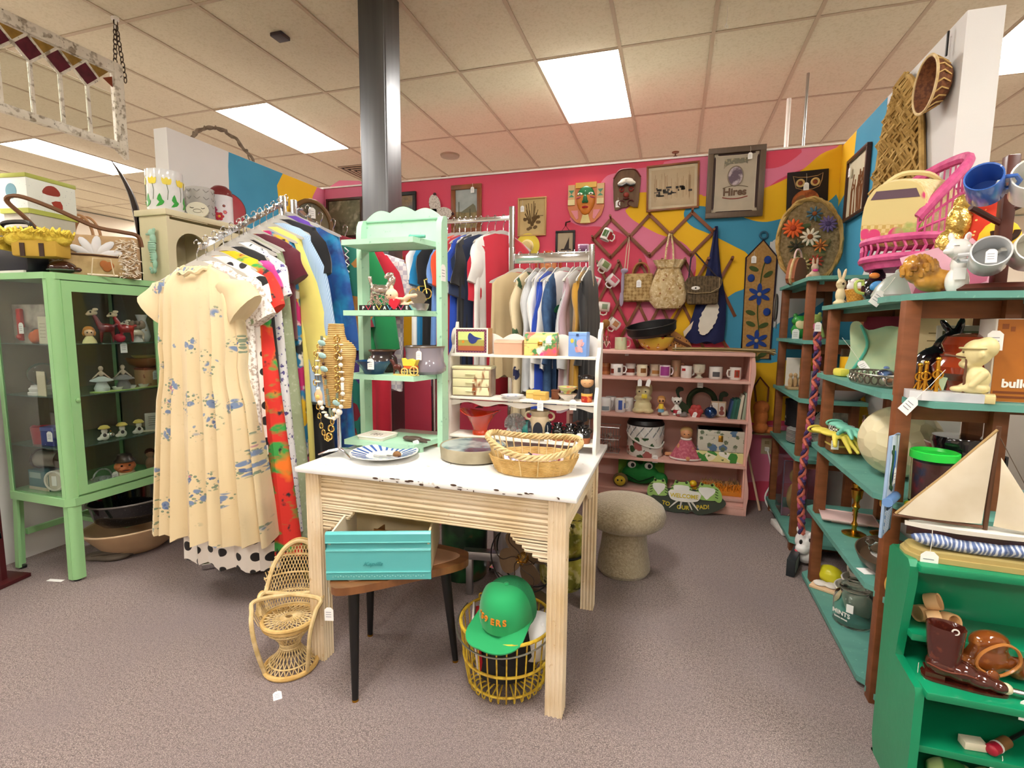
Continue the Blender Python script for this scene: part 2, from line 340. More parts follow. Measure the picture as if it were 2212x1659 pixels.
# ---- steel column
b = B(); r0 = .014; q = []
for sx,sy,a0 in ((1,1,0),(-1,1,90),(-1,-1,180),(1,-1,270)):
    for k in range(6): a = R(a0 + k * 18); q.append((sx * (.1 - r0) + r0 * math.cos(a),sy * (.1 - r0) + r0 * math.sin(a)))
b.at(-1.755,2.855,0).prism([(x*.9,y*.9) for x,y in q],3.215,'xy'); b.at(-1.755,2.855,0).bb(-.16,.16,-.16,.16,0,.015)
ST('column',b,PM('column_steel','6f7072',[('noise',6,.5,'5c5d60',.2,(3,3,.15))],r=.34,m=.85,b=(80,.1,.001,(3,3,.05))))
# ---- wall socket and power strip
t = T('wall_socket','cream wall socket on the pink wall by the shelves','socket',(.69,4.047,.42)); P(t,'plate',B().box(0,-.003,0,.075,.006,.12,.002),C('d8c9a0',.5))
for z in (-.028,.028): P(t,'outlet',B().box(0,-.0065,z,.03,.003,.026,.001),C('b9a67c',.5))
t = T('extension_cable','white power cable running from the socket down to a strip on the carpet','cable',(.69,3.9,0)); P(t,'cord',B().tube(smooth_poly([(0,.14,.4),(.01,.1,.36),(.035,.05,.2),(-.01,.02,.08),(.01,-.05,.015),(.045,-.2,.012),(.035,-.32,.02)],5,False),.006,6),WHITE); P(t,'power_strip',B().box(.02,-.42,.022,.07,.2,.04,.008,rz=10),WHITE); P(t,'plug',B().box(0,.135,.4,.03,.03,.03,.004),WHITE)
S('wooden_stick','pale wooden stick leaning against the side of the pink bookcase','stick',B().cyl((.63,3.8,.01),(.535,3.86,.42),.008,n=8),C('d9b79a',.6))
# ================================================================ furniture
# ---- painted table
TABP = PM('table_paint','ead9bc',[('noise',7,.55,'d9c197',.2),('noise',40,.72,'c8a878',.05)],r=.5,b=(60,.15,.002)); TABT = PM('table_top_enamel','eeeeec',[('noise',6,.6,'e2dfda',.25),('noise',30,.72,'c9c2b6',.03)],r=.22)
t = T('painted_table','white-topped table with reeded cream apron and fluted legs in the middle','table',(-.78,1.865,0))
for s,nm in ((-1,0),(1,1)): P(t,'top_leaf',B().bb(min(0,s * .522),max(0,s * .522),-.378,.378,.735,.755,.004).at(),TABT) if s > 0 else P(t,'top_leaf',B().bb(-.522,-.0015,-.378,.378,.735,.755,.004),TABT)
chip = B()
for i in range(26): chip.at(random.uniform(-.2,.5),-.3795,random.uniform(.738,.754)).ell(0,0,0,random.uniform(.002,.012),.0012,random.uniform(.001,.004),u=7,v=5)
P(t,'chipped_edge',chip,C('4a3528',.8))
def fluted(w,d,n=4,g=.004):
    q = []
    def side(x0,y0,x1,y1,nx,ny):
        for i in range(n):
            a,b_ = i / n,(i + 1) / n
            for f,dp in ((.08,0),(.3,g),(.7,g),(.92,0)):
                tt = a + (b_ - a) * f; q.append((x0 + (x1 - x0) * tt - nx * dp,y0 + (y1 - y0) * tt - ny * dp))
    side(-w,-d,w,-d,0,-1); side(w,-d,w,d,1,0); side(w,d,-w,d,0,1); side(-w,d,-w,-d,-1,0); return q
for sx in (-1,1):
    for sy in (-1,1): P(t,'leg',B().at(sx * .458,sy * .335,0).prism(fluted(.029,.029),.735,'xy'),TABP,sm=20)
for sy in (-1,1):
    ap = B().bb(-.43,.43,sy * .335 - .009,sy * .335 + .009,.6,.735)
    for z,rr in ((.725,.007),(.712,.005),(.703,.005),(.69,.009),(.672,.009),(.654,.010),(.637,.008),(.625,.006),(.613,.005),(.605,.005)): ap.cyl((-.43,sy * .345,z),(.43,sy * .345,z),rr,n=8)
    P(t,'apron',ap,TABP)
    for sx in (-1,1):
        br = B()
        for k,(w,z) in enumerate(((.13,.593),(.122,.583),(.112,.573),(.09,.56),(.082,.55),(.055,.535),(.035,.525))):
            br.cyl((sx * .43,sy * .34,z),(sx * (.43 - w),sy * .34,z),.0075,n=8).bb(sx * .43,sx * (.43 - w + .004),sy * .34 - .006,sy * .34 + .006,z - .006,z + .008)
        P(t,'bracket',br,TABP)
for sx in (-1,1):
    ap = B().bb(sx * .46 - .009,sx * .46 + .009,-.31,.31,.6,.735)
    for z,rr in ((.725,.007),(.71,.006),(.69,.009),(.67,.009),(.65,.01),(.63,.007),(.615,.006),(.605,.005)): ap.cyl((sx * .469,-.31,z),(sx * .469,.31,z),rr,n=8)
    P(t,'apron',ap,TABP)
    for sy in (-1,1):
        br = B()
        for w,z in ((.11,.593),(.1,.58),(.08,.565),(.06,.55),(.035,.535)): br.cyl((sx * .464,sy * .31,z),(sx * .464,sy * (.31 - w),z),.0078,n=8)
        P(t,'bracket',br,TABP)
# ---- mint shelf on the table
MINT = PM('mint_paint','b4dfc2',[('noise',6,.55,'a5d2b4',.25),('noise',45,.7,'7fae94',.04)],r=.5,b=(50,.15,.002))
t = T('mint_shelf','tall mint green open shelf with scalloped crest standing on the table','shelf',(-1.115,1.9,.755))
def up(x0,x1):
    q = [(.04,0),(.1,0),(.1,.965),(.085,.972),(.06,.965),(.045,.94),(.04,.9)]
    return B().prism(q,x1 - x0,'yz',x0)
P(t,'side_panel',up(-.21,-.186),MINT); P(t,'side_panel',up(.17,.194),MINT)
for k,(z,y0,x0,x1) in enumerate(((.84,-.1,-.185,.17),(.557,-.1,-.185,.17),(.295,-.1,-.18,.165),(.018,-.11,-.19,.17))):
    P(t,'board',B().prism([(x0,y0),(x1 - .03,y0),(x1,y0 + .14),(x1,.1),(x0 + .005,.1)],.021,'xy',z),MINT)
crest = [(-.19,.84),(-.19,.972)] + [(-.19 + .36 * i / 36,.972 + .03 * (1 - (abs(i - 18) / 18) ** 2) + .02 * abs(math.sin(math.pi * (i / 12)))) for i in range(1,36)] + [(.17,.972),(.17,.84)]
P(t,'crest',B().prism(crest,.012,'xz',.086),MINT); P(t,'crest_rail',B().bb(-.186,.17,.08,.087,.962,.967),C('8fc0a4',.6))
for x in (-.15,.0,.14): P(t,'foot',B().cyl((x,-.06,0),(x,-.06,.018),.014,n=10),MINT)
ptag(t,.198,.05,.78,90,.01,2.0,str_=False)
# ---- white shelf on the table
CREAM = PM('cream_white_paint','f1ece4',[('noise',6,.6,'e6ddd2',.25)],r=.45)
t = T('white_shelf','cream white three-tier shelf with scalloped back standing on the table','shelf',(-.61,2.08,.755))
prof = [(-.06,0),(.06,0),(.06,.5),(.045,.512),(.02,.505),(.005,.485),(-.0,.46),(.01,.435),(-.005,.41),(-.03,.39),(-.045,.36),(-.045,.3),(-.03,.275),(-.045,.245),(-.058,.22),(-.058,.14),(-.05,.1),(-.06,.06)]
for x in (-.332,.318): P(t,'side_panel',B().prism(smooth_poly(prof,2),.014,'yz',x),CREAM)
for z,y0 in ((.042,-.055),(.212,-.05),(.398,-.04)): P(t,'board',B().bb(-.318,.318,y0,.06,z - .011,z,.0015),CREAM)
q = [(-.318,.36),(-.318,.46)] + [(-.318 + .636 * i / 48,.465 + .022 * abs(math.sin(math.pi * i / 8))) for i in range(1,48)] + [(.318,.46),(.318,.395)]
P(t,'crest',B().prism([(x,max(z,.395)) for x,z in q],.008,'xz',.05),CREAM)
q = [(-.318,.194),(.318,.194)] + [(.318 - .636 * i / 40,.178 - .008 * math.cos(i * math.pi / 5)) for i in range(41)]
P(t,'valance',B().prism(q,.006,'xz',-.03),CREAM)
# ---- pink bookcase by the wall
PB = PM('bookcase_pink','e8b9ac',[('noise',5,.6,'e0ab9e',.3)],r=.5)
t = T('pink_bookcase','pale pink four-shelf bookcase standing against the mural wall','bookcase',(-.1,3.67,0))
for x in (-.63,.595): P(t,'side_panel',B().bb(x,x + .02,.02 if x > 0 else 0,.34,0,1.1),PB)
P(t,'back_panel',B().bb(-.63,.6,.33,.345,.02,1.1),PB); P(t,'top_board',B().bb(-.64,.622,-.015,.345,1.09,1.115,.004),PB)
q = [(.605,0),(.605,1.09)] + [(.622 + .012 * math.sin(k * .9),1.09 - k * .06) for k in range(18)] + [(.625,0)]
P(t,'face_stile',B().prism(q,.02,'xz',0),PB)
for z in (.925,.655,.345,.115): P(t,'board',B().bb(-.61,.605,.0,.33,z - .02,z,.003),PB)
P(t,'kick_board',B().bb(-.61,.605,.015,.03,.0,.1),PB); P(t,'base_moulding',B().bb(-.61,.61,-.005,.015,.045,.06,.003).bb(-.61,.612,-.008,.015,.0,.045,.003),PB)
# ---- brown and teal shelving along the right wall
TEAL = PM('teal_board_paint','64a092',[('noise',5,.5,'558f84',.25,(1,3,1)),('noise',60,.7,'7db3a4',.05)],r=.5,b=(40,.15,.002))
POST = PM('post_brown','8a5230',[('noise',4,.5,'71401f',.25,(2,2,9))],r=.55,b=(60,.2,.002,(3,3,.3)))
def board(y0,y1,z,ch=.05,xf=.68,xb=1.0,th=.02):
    return B().prism([(xf,y0 + ch),(xf + ch,y0),(xb,y0),(xb,y1),(xf + ch,y1),(xf,y1 - ch)],th,'xy',z - th)
def unit(label,ys,segs,zs,top,xb=.985):
    t = T('shelving_unit',label,'shelving',(0,0,0))
    for y in ys:
        P(t,'post',B().bb(.692,.735,y - .022,y + .022,0,top - .02,.002),POST); P(t,'post',B().bb(xb - .04,xb,y - .022,y + .022,0,top - .02,.002),POST)
        for z in zs: P(t,'rail',B().bb(.735,xb - .04,y + .0,y + .022,z - .075,z - .021,.001),POST)
    for z in zs:
        for y0,y1 in segs: P(t,'board',board(y0,y1,z,xb=xb + .01),TEAL); P(t,'cleat',B().prism([(.75,y0 + .1),(.76,y0 + .09),(.77,y0 + .09),(.77,y1 - .06),(.75,y1 - .06)],.018,'xy',z - .038),TEAL)
    return t
unit('far brown and teal shelving unit by the mural corner, the taller one',(3.86,3.19),((3.08,3.95),),(1.555,1.214,.89,.56,.085),1.555)
t = unit('near brown and teal shelving unit along the right side, loaded with glass and brass',(2.73,1.925),((1.945,2.86),),(1.385,1.062,.716,.388,.038),1.385)
for z in (1.385,1.062,.716,.388,.038):
    P(t,'corner_board',B().prism([(.69,1.942),(.745,1.79),(1.55,1.79),(1.55,2.2),(1.0,2.2),(1.0,1.942)],.02,'xy',z - .02),TEAL); P(t,'rail',B().bb(1.03,1.5,2.16,2.18,z - .075,z - .021),POST)
for x,y in ((1.02,2.17),(1.5,1.85),(1.5,2.17)): P(t,'post',B().bb(x - .022,x + .022,y - .022,y + .022,0,1.365,.002),POST)
# ---- small green stepped shelf, front right
GRN = PM('green_gloss_paint','0f8a5e',[('noise',4,.55,'0b7d54',.25)],r=.28,co=.3,b=(40,.15,.002))
t = T('green_step_shelf','emerald green stepped shelf at the lower right corner','shelf',(.63,1.69,0))
sp = [(0,0),(-.23,0),(-.23,.345),(-.222,.36),(-.1,.372),(-.11,.44),(-.135,.6),(-.135,.645),(-.12,.66),(-.02,.66),(0,.645),(0,.05),(-.02,.0)]
P(t,'side_panel',B().prism(sp,.02,'yz',0),GRN); P(t,'side_panel',B().prism(sp,.02,'yz',.75),GRN)
for y0,y1,z in ((-.15,0,.655),(-.14,0,.46),(-.245,0,.365),(-.225,0,.205),(-.225,0,.06)): P(t,'board',B().bb(.018,.752,y0,y1,z - .02,z,.003),GRN)
P(t,'back_panel',B().bb(.02,.75,-.012,-.002,.04,.65),GRN)
# ---- green metal display cabinet
GM = PM('cabinet_green','93c48a',[('noise',3,.6,'8aba82',.3)],r=.35)
t = T('display_cabinet','light green metal display cabinet with glass sides and rounded legs','cabinet',(-2.98,1.905,0))
W,D = .225,.285
def roundpost(cx,cy,z0,z1,w=.05,flare=0):
    b = B(); sx = 1 if cx > 0 else -1; sy = 1 if cy > 0 else -1; rings = []
    for z,f in ((z0,flare),(z1,0)):
        ox,oy = cx + sx * f,cy + sy * f
        rg = [(ox - sx * w,oy),(ox - sx * .02,oy)] + [(ox - sx * .03 + sx * .03 * math.sin(R(k * 18)),oy - sy * .03 + sy * .03 * math.cos(R(k * 18))) for k in range(1,5)] + [(ox,oy - sy * .03),(ox,oy - sy * w),(ox - sx * .012,oy - sy * w),(ox - sx * .012,oy - sy * .03),(ox - sx * .03,oy - sy * .012),(ox - sx * w,oy - sy * .012)]
        rings.append([(x,y,z) for x,y in rg])
    return b.ring_skin(rings)
for sx in (-1,1):
    for sy in (-1,1):
        P(t,'corner_post',roundpost(sx * W,sy * D,.42,1.48,.045),GM)
        lg = P(t,'leg',roundpost(sx * W * .985,sy * D * .985,.012,.385,.05,.012),GM); P(lg,'foot_pad',B().cyl((sx * (W - .02),sy * (D - .02),0),(sx * (W - .02),sy * (D - .02),.012),.016,n=10),BLACK)
        P(lg,'screw',B().ell(sx * (W - .012),sy * (D - .006),.12,.007,.007,.007),GM)
q = [(-W,-D + .03),(-W + .03,-D),(W - .03,-D),(W,-D + .03),(W,D - .03),(W - .03,D),(-W + .03,D),(-W,D - .03)]
q = [(x * 1.02,y * 1.02) for x,y in q]
P(t,'top',B().prism(q,.03,'xy',1.475),GM); P(t,'base',B().prism(q,.04,'xy',.38),GM)
dr = P(t,'door',B().bb(W - .006,W + .006,-D + .045,-D + .085,.43,1.47).bb(W - .006,W + .006,D - .085,D - .045,.43,1.47).bb(W - .006,W + .006,-D + .085,D - .085,1.42,1.47).bb(W - .006,W + .006,-D + .085,D - .085,.43,.47),GM)
P(dr,'pane',B().bb(W - .002,W + .001,-D + .08,D - .08,.465,1.425),GLASS); P(dr,'knob',B().lathe([(0,0),(.008,.0),(.01,.01),(0,.014)],12).at(),GM,loc=(W + .006,-D + .07,.9),rot=(0,90,0))
for yy,nm in ((-D + .004,'pane'),): P(t,'pane',B().bb(-W + .045,W - .045,yy,yy + .003,.42,1.475),GLASS)
for xx in (-W + .03,): P(t,'side_rail',B().bb(-W,-W + .012,-D + .04,D - .04,.42,.45),GM)
for z in (1.17,.915,.662): P(t,'glass_shelf',B().bb(-W + .015,W - .012,-D + .015,D - .015,z - .005,z),PM('shelf_glass','bfe3d2',r=.05,t=.85,ior=1.3))
P(t,'floor_plate',B().bb(-W + .01,W - .01,-D + .01,D - .01,.42,.426),GM)
BP_ = PM('cabinet_shade_taupe','9c8f78',[('noise',3,.5,'8a7d68',.3)],r=.7); P(t,'back_panel',B().bb(-W + .012,-W + .018,-D + .02,D - .02,.42,1.475),BP_); P(t,'side_panel',B().bb(-W + .02,W - .03,D - .012,D - .006,.42,1.475),BP_)  # added panels; taupe stands in for the shaded white wall behind the glass
P(t,'stretcher',B().bb(-W + .01,-W + .03,-D + .05,D - .05,.17,.2).bb(-.2,.2,-.012,.012,.17,.195),GM)
# ---- cream cupboard with arched openings behind it
CC = PM('cupboard_cream','cfc6a4',[('noise',4,.6,'c3b994',.3)],r=.5)
t = T('cream_cupboard','cream painted cupboard with arched openings behind the clothes rack','cupboard',(-2.83,2.28,0))
def arched(y0,y1,z0,z1):
    b = B(); n = 14; yc,rr = (y0 + y1) / 2,(y1 - y0) / 2 - .03; zc = z1 - .06 - rr
    for i in range(n):
        a0,a1 = math.pi * i / n,math.pi * (i + 1) / n
        p = [(yc + rr * math.cos(a0),zc + rr * math.sin(a0)),(yc + rr * math.cos(a1),zc + rr * math.sin(a1))]
        b.prism([p[0],p[1],(p[1][0],z1),(p[0][0],z1)],.016,'yz',-.016)
    b.bb(-.016,0,y0,yc - rr,z0,z1).bb(-.016,0,yc + rr,y1,z0,z1); return b
for y0 in (.02,.3): P(t,'arched_front',arched(y0,y0 + .28,.1,1.88),CC)
P(t,'carcass',B().bb(-.23,-.215,0,.6,0,1.9).bb(-.23,0,0,.02,0,1.9).bb(-.23,0,.58,.6,0,1.9).bb(-.23,-.016,.02,.58,0,.1).bb(-.215,-.02,.29,.31,.1,1.88),CC); P(t,'top',B().bb(-.24,.012,-.012,.612,1.9,1.935,.004).bb(-.235,.006,.03,.27,1.895,1.9),CC)
for z in (.6,1.0,1.4): P(t,'inner_board',B().bb(-.215,-.02,.02,.58,z - .02,z),CC)
SEAG = C('9cc4ae',.45)
sh = T('seahorse_plaque','pale green seahorse plaque hung on the end of the cream cupboard','plaque',(-2.93,2.262,1.7))
me = blob([(0,0,.1,.025,.012,.022),(-.028,0,.092,.02,.008,.008),(.008,0,.065,.022,.012,.03),(-.004,0,.02,.03,.014,.04),(.006,0,-.035,.024,.012,.035),(.012,0,-.08,.017,.01,.03),(.006,0,-.115,.014,.009,.02),(-.015,0,-.125,.013,.008,.012),(-.025,0,-.105,.01,.007,.012),(.02,0,.115,.01,.008,.012)],.003,2)
P(sh,'body',me,SEAG); rb = B()
for k in range(9): rb.torus(0,0,.045 - k * .014,.026 - .001 * k,.003,'z',14,5,sy=.5)
P(sh,'ridge',rb,SEAG)
# ---- fabric mushroom stool
FS = PM('stool_plush','b9ab90',[('noise',90,.5,'9d8f74',.1),('noise',8,.55,'a89a7e',.25)],r=.95,b=(160,.9,.006),sh=.4)
t = T('mushroom_stool','tan plush mushroom-shaped stool behind the table','stool',(-.2,2.62,0)); P(t,'seat',B().lathe([(0,.385),(.08,.39),(.16,.38),(.195,.352),(.208,.315),(.2,.278),(.175,.256),(.14,.25),(0,.25)],36),FS); P(t,'stem',B().lathe([(0,0),(.125,0),(.138,.02),(.134,.06),(.12,.14),(.112,.22),(.116,.26),(0,.26)],32),FS)
# ================================================================ clothes racks
HANG = PM('hanger_grey','b9b6b0',r=.6)
hq = [(-.205,-.172),(-.21,-.16),(-.11,-.118),(-.07,-.098),(-.03,-.083),(0,-.08),(.03,-.083),(.07,-.098),(.11,-.118),(.21,-.16),(.205,-.172),(.11,-.134),(.07,-.117),(.035,-.103),(0,-.1),(-.035,-.103),(-.07,-.117),(-.11,-.134)]
HB = mesh_of(B().prism(smooth_poly(hq,2),.006,'xz',-.003),'hanger_arm'); HB.materials.append(HANG)
HK = mesh_of(B().tube(smooth_poly([(0,0,-.085),(0,0,-.05),(.012,0,-.03),(.016,0,-.008),(.004,0,.006),(-.01,0,.0),(-.012,0,-.01)],3,False),.0022,6),'hook'); HK.materials.append(CHROME)
def hanger(loc,rz,label,g):
    t = T('clothes_hanger',label,'hanger',loc,rz,g); mk('hanger_arm',HB,None,t); mk('hook',HK,None,t); return t
def garment(name,label,cat,loc,rz,mat,w=.2,L=.65,hem=.24,d=.035,sl=None,neck=.07,rip=.012,wv=7,collar=None,g=None,waist=None,smat=None,tilt=0,dz=.105,sr=.085):
    t = T(name,label,cat,loc,rz,g); rnd = random.Random(hash(label) % 9999); ph = rnd.uniform(0,6); n = 84 if rip > .03 else 44; rings = []
    K = 16
    for k in range(K + 1):
        q = k / K; zz = -dz - L * q * q if False else -dz - L * (q ** 1.25)
        dep = (zz + dz) * -1
        if dep < .055: hw = neck + (w - neck) * (dep / .055) ** .8
        else:
            f = (dep - .055) / (L - .055); hw = w + (hem - w) * f
            if waist: hw -= waist[1] * math.exp(-((dep - waist[0]) / .06) ** 2)
        f = dep / L; rg = []
        for i in range(n):
            a = 2 * math.pi * i / n; ca,sa = math.cos(a),math.sin(a)
            dd = d * (.35 + .65 * min(1,dep / .1)) * (1 + .5 * f)
            x = hw * math.copysign(abs(ca) ** .8,ca); y = dd * math.copysign(abs(sa) ** .8,sa) + rip * f * (math.sin(wv * ca * 2.2 + ph) + .5 * math.sin(wv * 3.7 * ca + 2 * ph)) * (1 if sa >= 0 else .8)
            rg.append((x,y,zz + .012 * f * math.sin(wv * ca * 1.7 + ph)))
        rings.append(rg)
    P(t,'body',B().ring_skin(rings),mat)
    if sl:
        ln,ang = sl[:2]
        for s in (-1,1):
            r2 = []; x0,z0 = s * (w - .05),-dz - .08
            dx,dz_ = s * math.sin(R(ang)),-math.cos(R(ang)); m = 9
            for k in range(m + 1):
                q = k / m; cx,cz = x0 + dx * ln * q,z0 + dz_ * ln * q
                rw = sr * (1 - .3 * q) if len(sl) < 3 else sr * (1 - .2 * q + sl[2] * math.sin(math.pi * min(1,q * 1.1)))
                if len(sl) > 2 and sl[2] < 0: rw = sr * (1 - sl[2] * q)
                elif len(sl) > 2 and q > .95: rw *= .6
                rw *= .5 + .5 * min(1,q * 3)
                px,pz = -dz_ * s,dx * s
                r2.append([(cx + px * rw * math.cos(2 * math.pi * i / 14),(d * .8 + .006 * math.sin(5 * q + ph)) * math.sin(2 * math.pi * i / 14) + .01 * math.sin(3 * q * 2 + ph),cz + pz * rw * math.cos(2 * math.pi * i / 14)) for i in range(14)])
            P(t,'sleeve',B().ring_skin(r2),smat or mat)
    if collar:
        b = B(); pts = []
        for i in range(40):
            a = 2 * math.pi * i / 40; pts.append((neck * 1.05 * math.cos(a),d * .9 * math.sin(a) - .01,-dz - .005 - .03 * (1 if math.sin(a) < 0 else 0) * abs(math.sin(a)) + .006 * math.sin(9 * a)))
        P(t,'collar',b.tube(pts,.009,6,True),collar if not isinstance(collar,bool) else mat)
    return t
FLOR = PM('cream_floral_cloth','e2cfa8',[('noise',3,.5,'d8c296',.3),('clus',8.6,.36,'7c8a72',.02,(1,.02,1),70,.36),('clus',8.6,.3,'7486a6',.02,(1,.02,1),30,.42),('clus',8.6,.22,'b87a8c',.02,(1,.02,1),24,.26),('clus',8.6,.16,'566890',.02,(1,.02,1),52,.4),('clus',12,.14,'8d98a8',.02,(1,.02,1),60,.45),('noise',45,.68,'d8c49a',.06)],r=.85,sh=.2,b=(9,.5,.02,(1.5,1.5,.12)))
LACE = PM('white_rose_lace','f1ece6',[('noise',70,.55,'b7a79a',.06),('blot',6,.2,'d8687c',.03),('blot',11,.14,'8aa07c',.03)],r=.85,b=(120,.5,.004))
DOTS = PM('black_dot_cloth','f0e9e0',[('spot',13,.3,'1d1a1b',.01,(1,.01,1),.25)],r=.8,sh=.2)
RAIN = PM('rainbow_plaid_cloth','e8c21f',[('wave',4,.55,'d9342a',.08,(.1,.1,1)),('noise',9,.56,'3f9e4a',.05,(1,1,2)),('noise',7,.6,'ef7a25',.05),('noise',14,.64,'2a2a30',.03)],r=.8)
PURF = PM('purple_flower_cloth','f0eef0',[('blot',26,.26,'5d5392',.03),('blot',40,.16,'8a86b8',.03),('noise',60,.66,'4a5a5a',.03)],r=.8)
SAGE = PM('sage_embroidered_cloth','a9b392',[('noise',50,.62,'c9d0b8',.05),('noise',4,.5,'98a382',.3)],r=.8,b=(60,.5,.004))
TIED = PM('blue_tie_dye_cloth','0d4f9a',[('noise',9,.55,'0a7fb8',.1),('noise',14,.6,'0a2a6a',.1),('noise',5,.62,'18a3c8',.1)],r=.6,sh=.5)
POPP = PM('pop_print_cloth','2a7fae',[('noise',6,.52,'e3b524',.02),('noise',7.5,.58,'c42a6c',.02,(1,1,1,40,0,0)),('noise',9,.6,'e8e2d8',.02,(1,1,1,0,30,0)),('noise',11,.62,'2a2a2e',.02)],r=.75)
PATCH = PM('patchwork_cloth','1f6a5c',[('cell',7,.45,'7a1f2c',.01),('cell',7,.7,'45316c',.01),('cell',7,.86,'9a6a34',.01)],r=.8)
STRP = PM('blue_stripe_cloth','b6cde6',[('wave',60,.6,'8fb0d4',.2,(1,.02,.02))],r=.8)
CAMO = PM('shamrock_print_cloth','d9c7a2',[('blot',9,.24,'3d5a3a',.02),('blot',7,.18,'23264a',.02,(1,1,1,30,40,0))],r=.85)
YELC = FAB('efe07c'); NAVY = FAB('1c2a4a'); REDC = FAB('c62239'); ROYAL = FAB('1f47b4'); WHC = FAB('ecebe8'); BLKC = FAB('17161a'); GRNC = FAB('16834a'); MAR = FAB('5a1226'); GRYC = FAB('c7c9cc'); ORC = FAB('e8542e'); LBL = FAB('6f9be0'); CYC = FAB('1a86c0'); TANC = FAB('c9b48c'); MUS = FAB('b98a2a'); MAU = FAB('b39aa4'); DEN = PM('denim','3f5f86',[('noise',30,.5,'2f4a6e',.2)],r=.9); DNAV = FAB('14243a'); PURP = FAB('6a44b0'); DRED = FAB('7a0e12')
G1 = 'dresses on the left chrome rack'
# (name, label, y, material, options)
L1 = [
 ('floral_dress','long cream dress with blue and pink flowers, front of the left rack',1.7,FLOR,dict(w=.2,L=1.19,hem=.31,d=.06,sl=(.15,42,-.35),rip=.036,wv=11,collar=True,waist=(.46,.025),sr=.075)),
 ('lace_blouse','white lacy rose-print blouse behind the cream floral dress',1.745,LACE,dict(w=.22,L=1.0,hem=.26,sl=(.2,30),sr=.1)),
 ('polka_dot_dress','white dress with large black polka dots showing below the cream dress',1.79,DOTS,dict(w=.21,L=1.42,hem=.26,sl=(.17,30),rip=.015)),
 ('rainbow_dress','red, yellow and green patterned dress with a bright sleeve',1.84,RAIN,dict(w=.22,L=1.37,hem=.37,sl=(.22,32))),
 ('black_pink_top','black top with pink shoulder next to the bright patterned dress',1.885,BLKC,dict(w=.21,L=.62,hem=.25,sl=(.14,25),smat=FAB('d8479a'))),
 ('purple_flower_dress','long white dress with tiny purple flowers on the left rack',1.93,PURF,dict(w=.2,L=1.36,hem=.28,sl=(.2,25),rip=.018)),
 ('black_rose_dress','very long black dress with pink roses at the hem',1.955,PM('black_rose_cloth','1a1416',[('blot',7,.16,'b0485c',.03)],r=.8),dict(w=.19,L=1.58,hem=.25)),
 ('sage_dress','long sage green embroidered dress on the left rack',1.975,SAGE,dict(w=.2,L=1.47,hem=.31,rip=.018)),
 ('maroon_cardigan','short maroon cardigan with a purple tab on the left rack',2.02,MAR,dict(w=.22,L=.5,hem=.22,sl=(.16,28))),
 ('pop_print_dress','long blue, pink and yellow printed dress on the left rack',2.06,POPP,dict(w=.2,L=1.5,hem=.24)),
 ('yellow_dress','pale yellow long dress with a full gathered sleeve',2.105,YELC,dict(w=.2,L=1.62,hem=.24,sl=(.66,12,.25),sr=.075)),
 ('striped_shirt','pale blue striped long shirt next to the yellow dress',2.15,STRP,dict(w=.22,L=.9,hem=.3,sl=(.5,16))),
 ('navy_tee','dark navy short-sleeved long dress on the left rack',2.195,BLKC,dict(w=.24,L=1.6,hem=.32,sl=(.22,16),sr=.1)),
 ('purple_camisole','purple sleeveless top next to the chrome post of the left rack',2.24,PURP,dict(w=.19,L=1.2,hem=.25)),
 ('tie_dye_robe','long blue tie-dye robe on the left rack',2.36,TIED,dict(w=.2,L=1.6,hem=.28,sl=(.6,8),sr=.085)),
 ('patchwork_vest','teal and maroon patchwork jacket with white zigzag trim',2.42,PATCH,dict(w=.24,L=1.3,hem=.27,sl=(.45,10))),
 ('green_jacket','bright green long-sleeved jacket at the back of the left rack',2.48,GRNC,dict(w=.26,L=.72,hem=.27,sl=(.56,14),sr=.1,d=.05)),
 ('red_jersey','red jersey with white and black shoulder bands behind the green jacket',2.54,REDC,dict(w=.28,L=1.35,hem=.27,sl=(.34,18),sr=.09)),
 ('white_check_shirt','white checked shirt behind the red jersey',2.6,PM('white_check','eceaea',[('check',40,.5,'c6c4d0')],r=.8),dict(w=.3,L=.8,hem=.27,sl=(.2,20)))]
def rackz(y): return 1.62 + (y - 1.72) * .585 if y < 2.28 else 1.93 - (y - 2.28) * .42
for nm,lb,y,mt,kw in L1:
    z = rackz(y) + .012; xo = -1.95 + max(0,y - 2.3) * .6; garment(nm,lb,'dress' if 'dress' in nm or 'robe' in nm else 'top',(xo,y,z),random.uniform(-4,4),mt,g=G1,**kw)
    hanger((xo,y,z),random.uniform(-4,4),'grey hanger carrying the ' + nm.replace('_',' ') + ' on the left rack','hangers on the left rack')
vest = bpy.data.objects['patchwork_vest']; zz = B(); pts = [(.2 + (.012 if k % 2 else -.012),-.05,-.2 - k * .018) for k in range(20)]
P(vest,'zigzag_trim',zz.tube(pts,.004,5),WHITE)
t = T('chrome_clothes_rack','chrome four-way clothes rack with sloping arms and ball stops at left','rack',(-1.95,2.25,0))
for y in (-.03,.05): P(t,'post',B().bb(-.013,.013,y - .013,y + .013,.02,1.93,.002),CHROME)
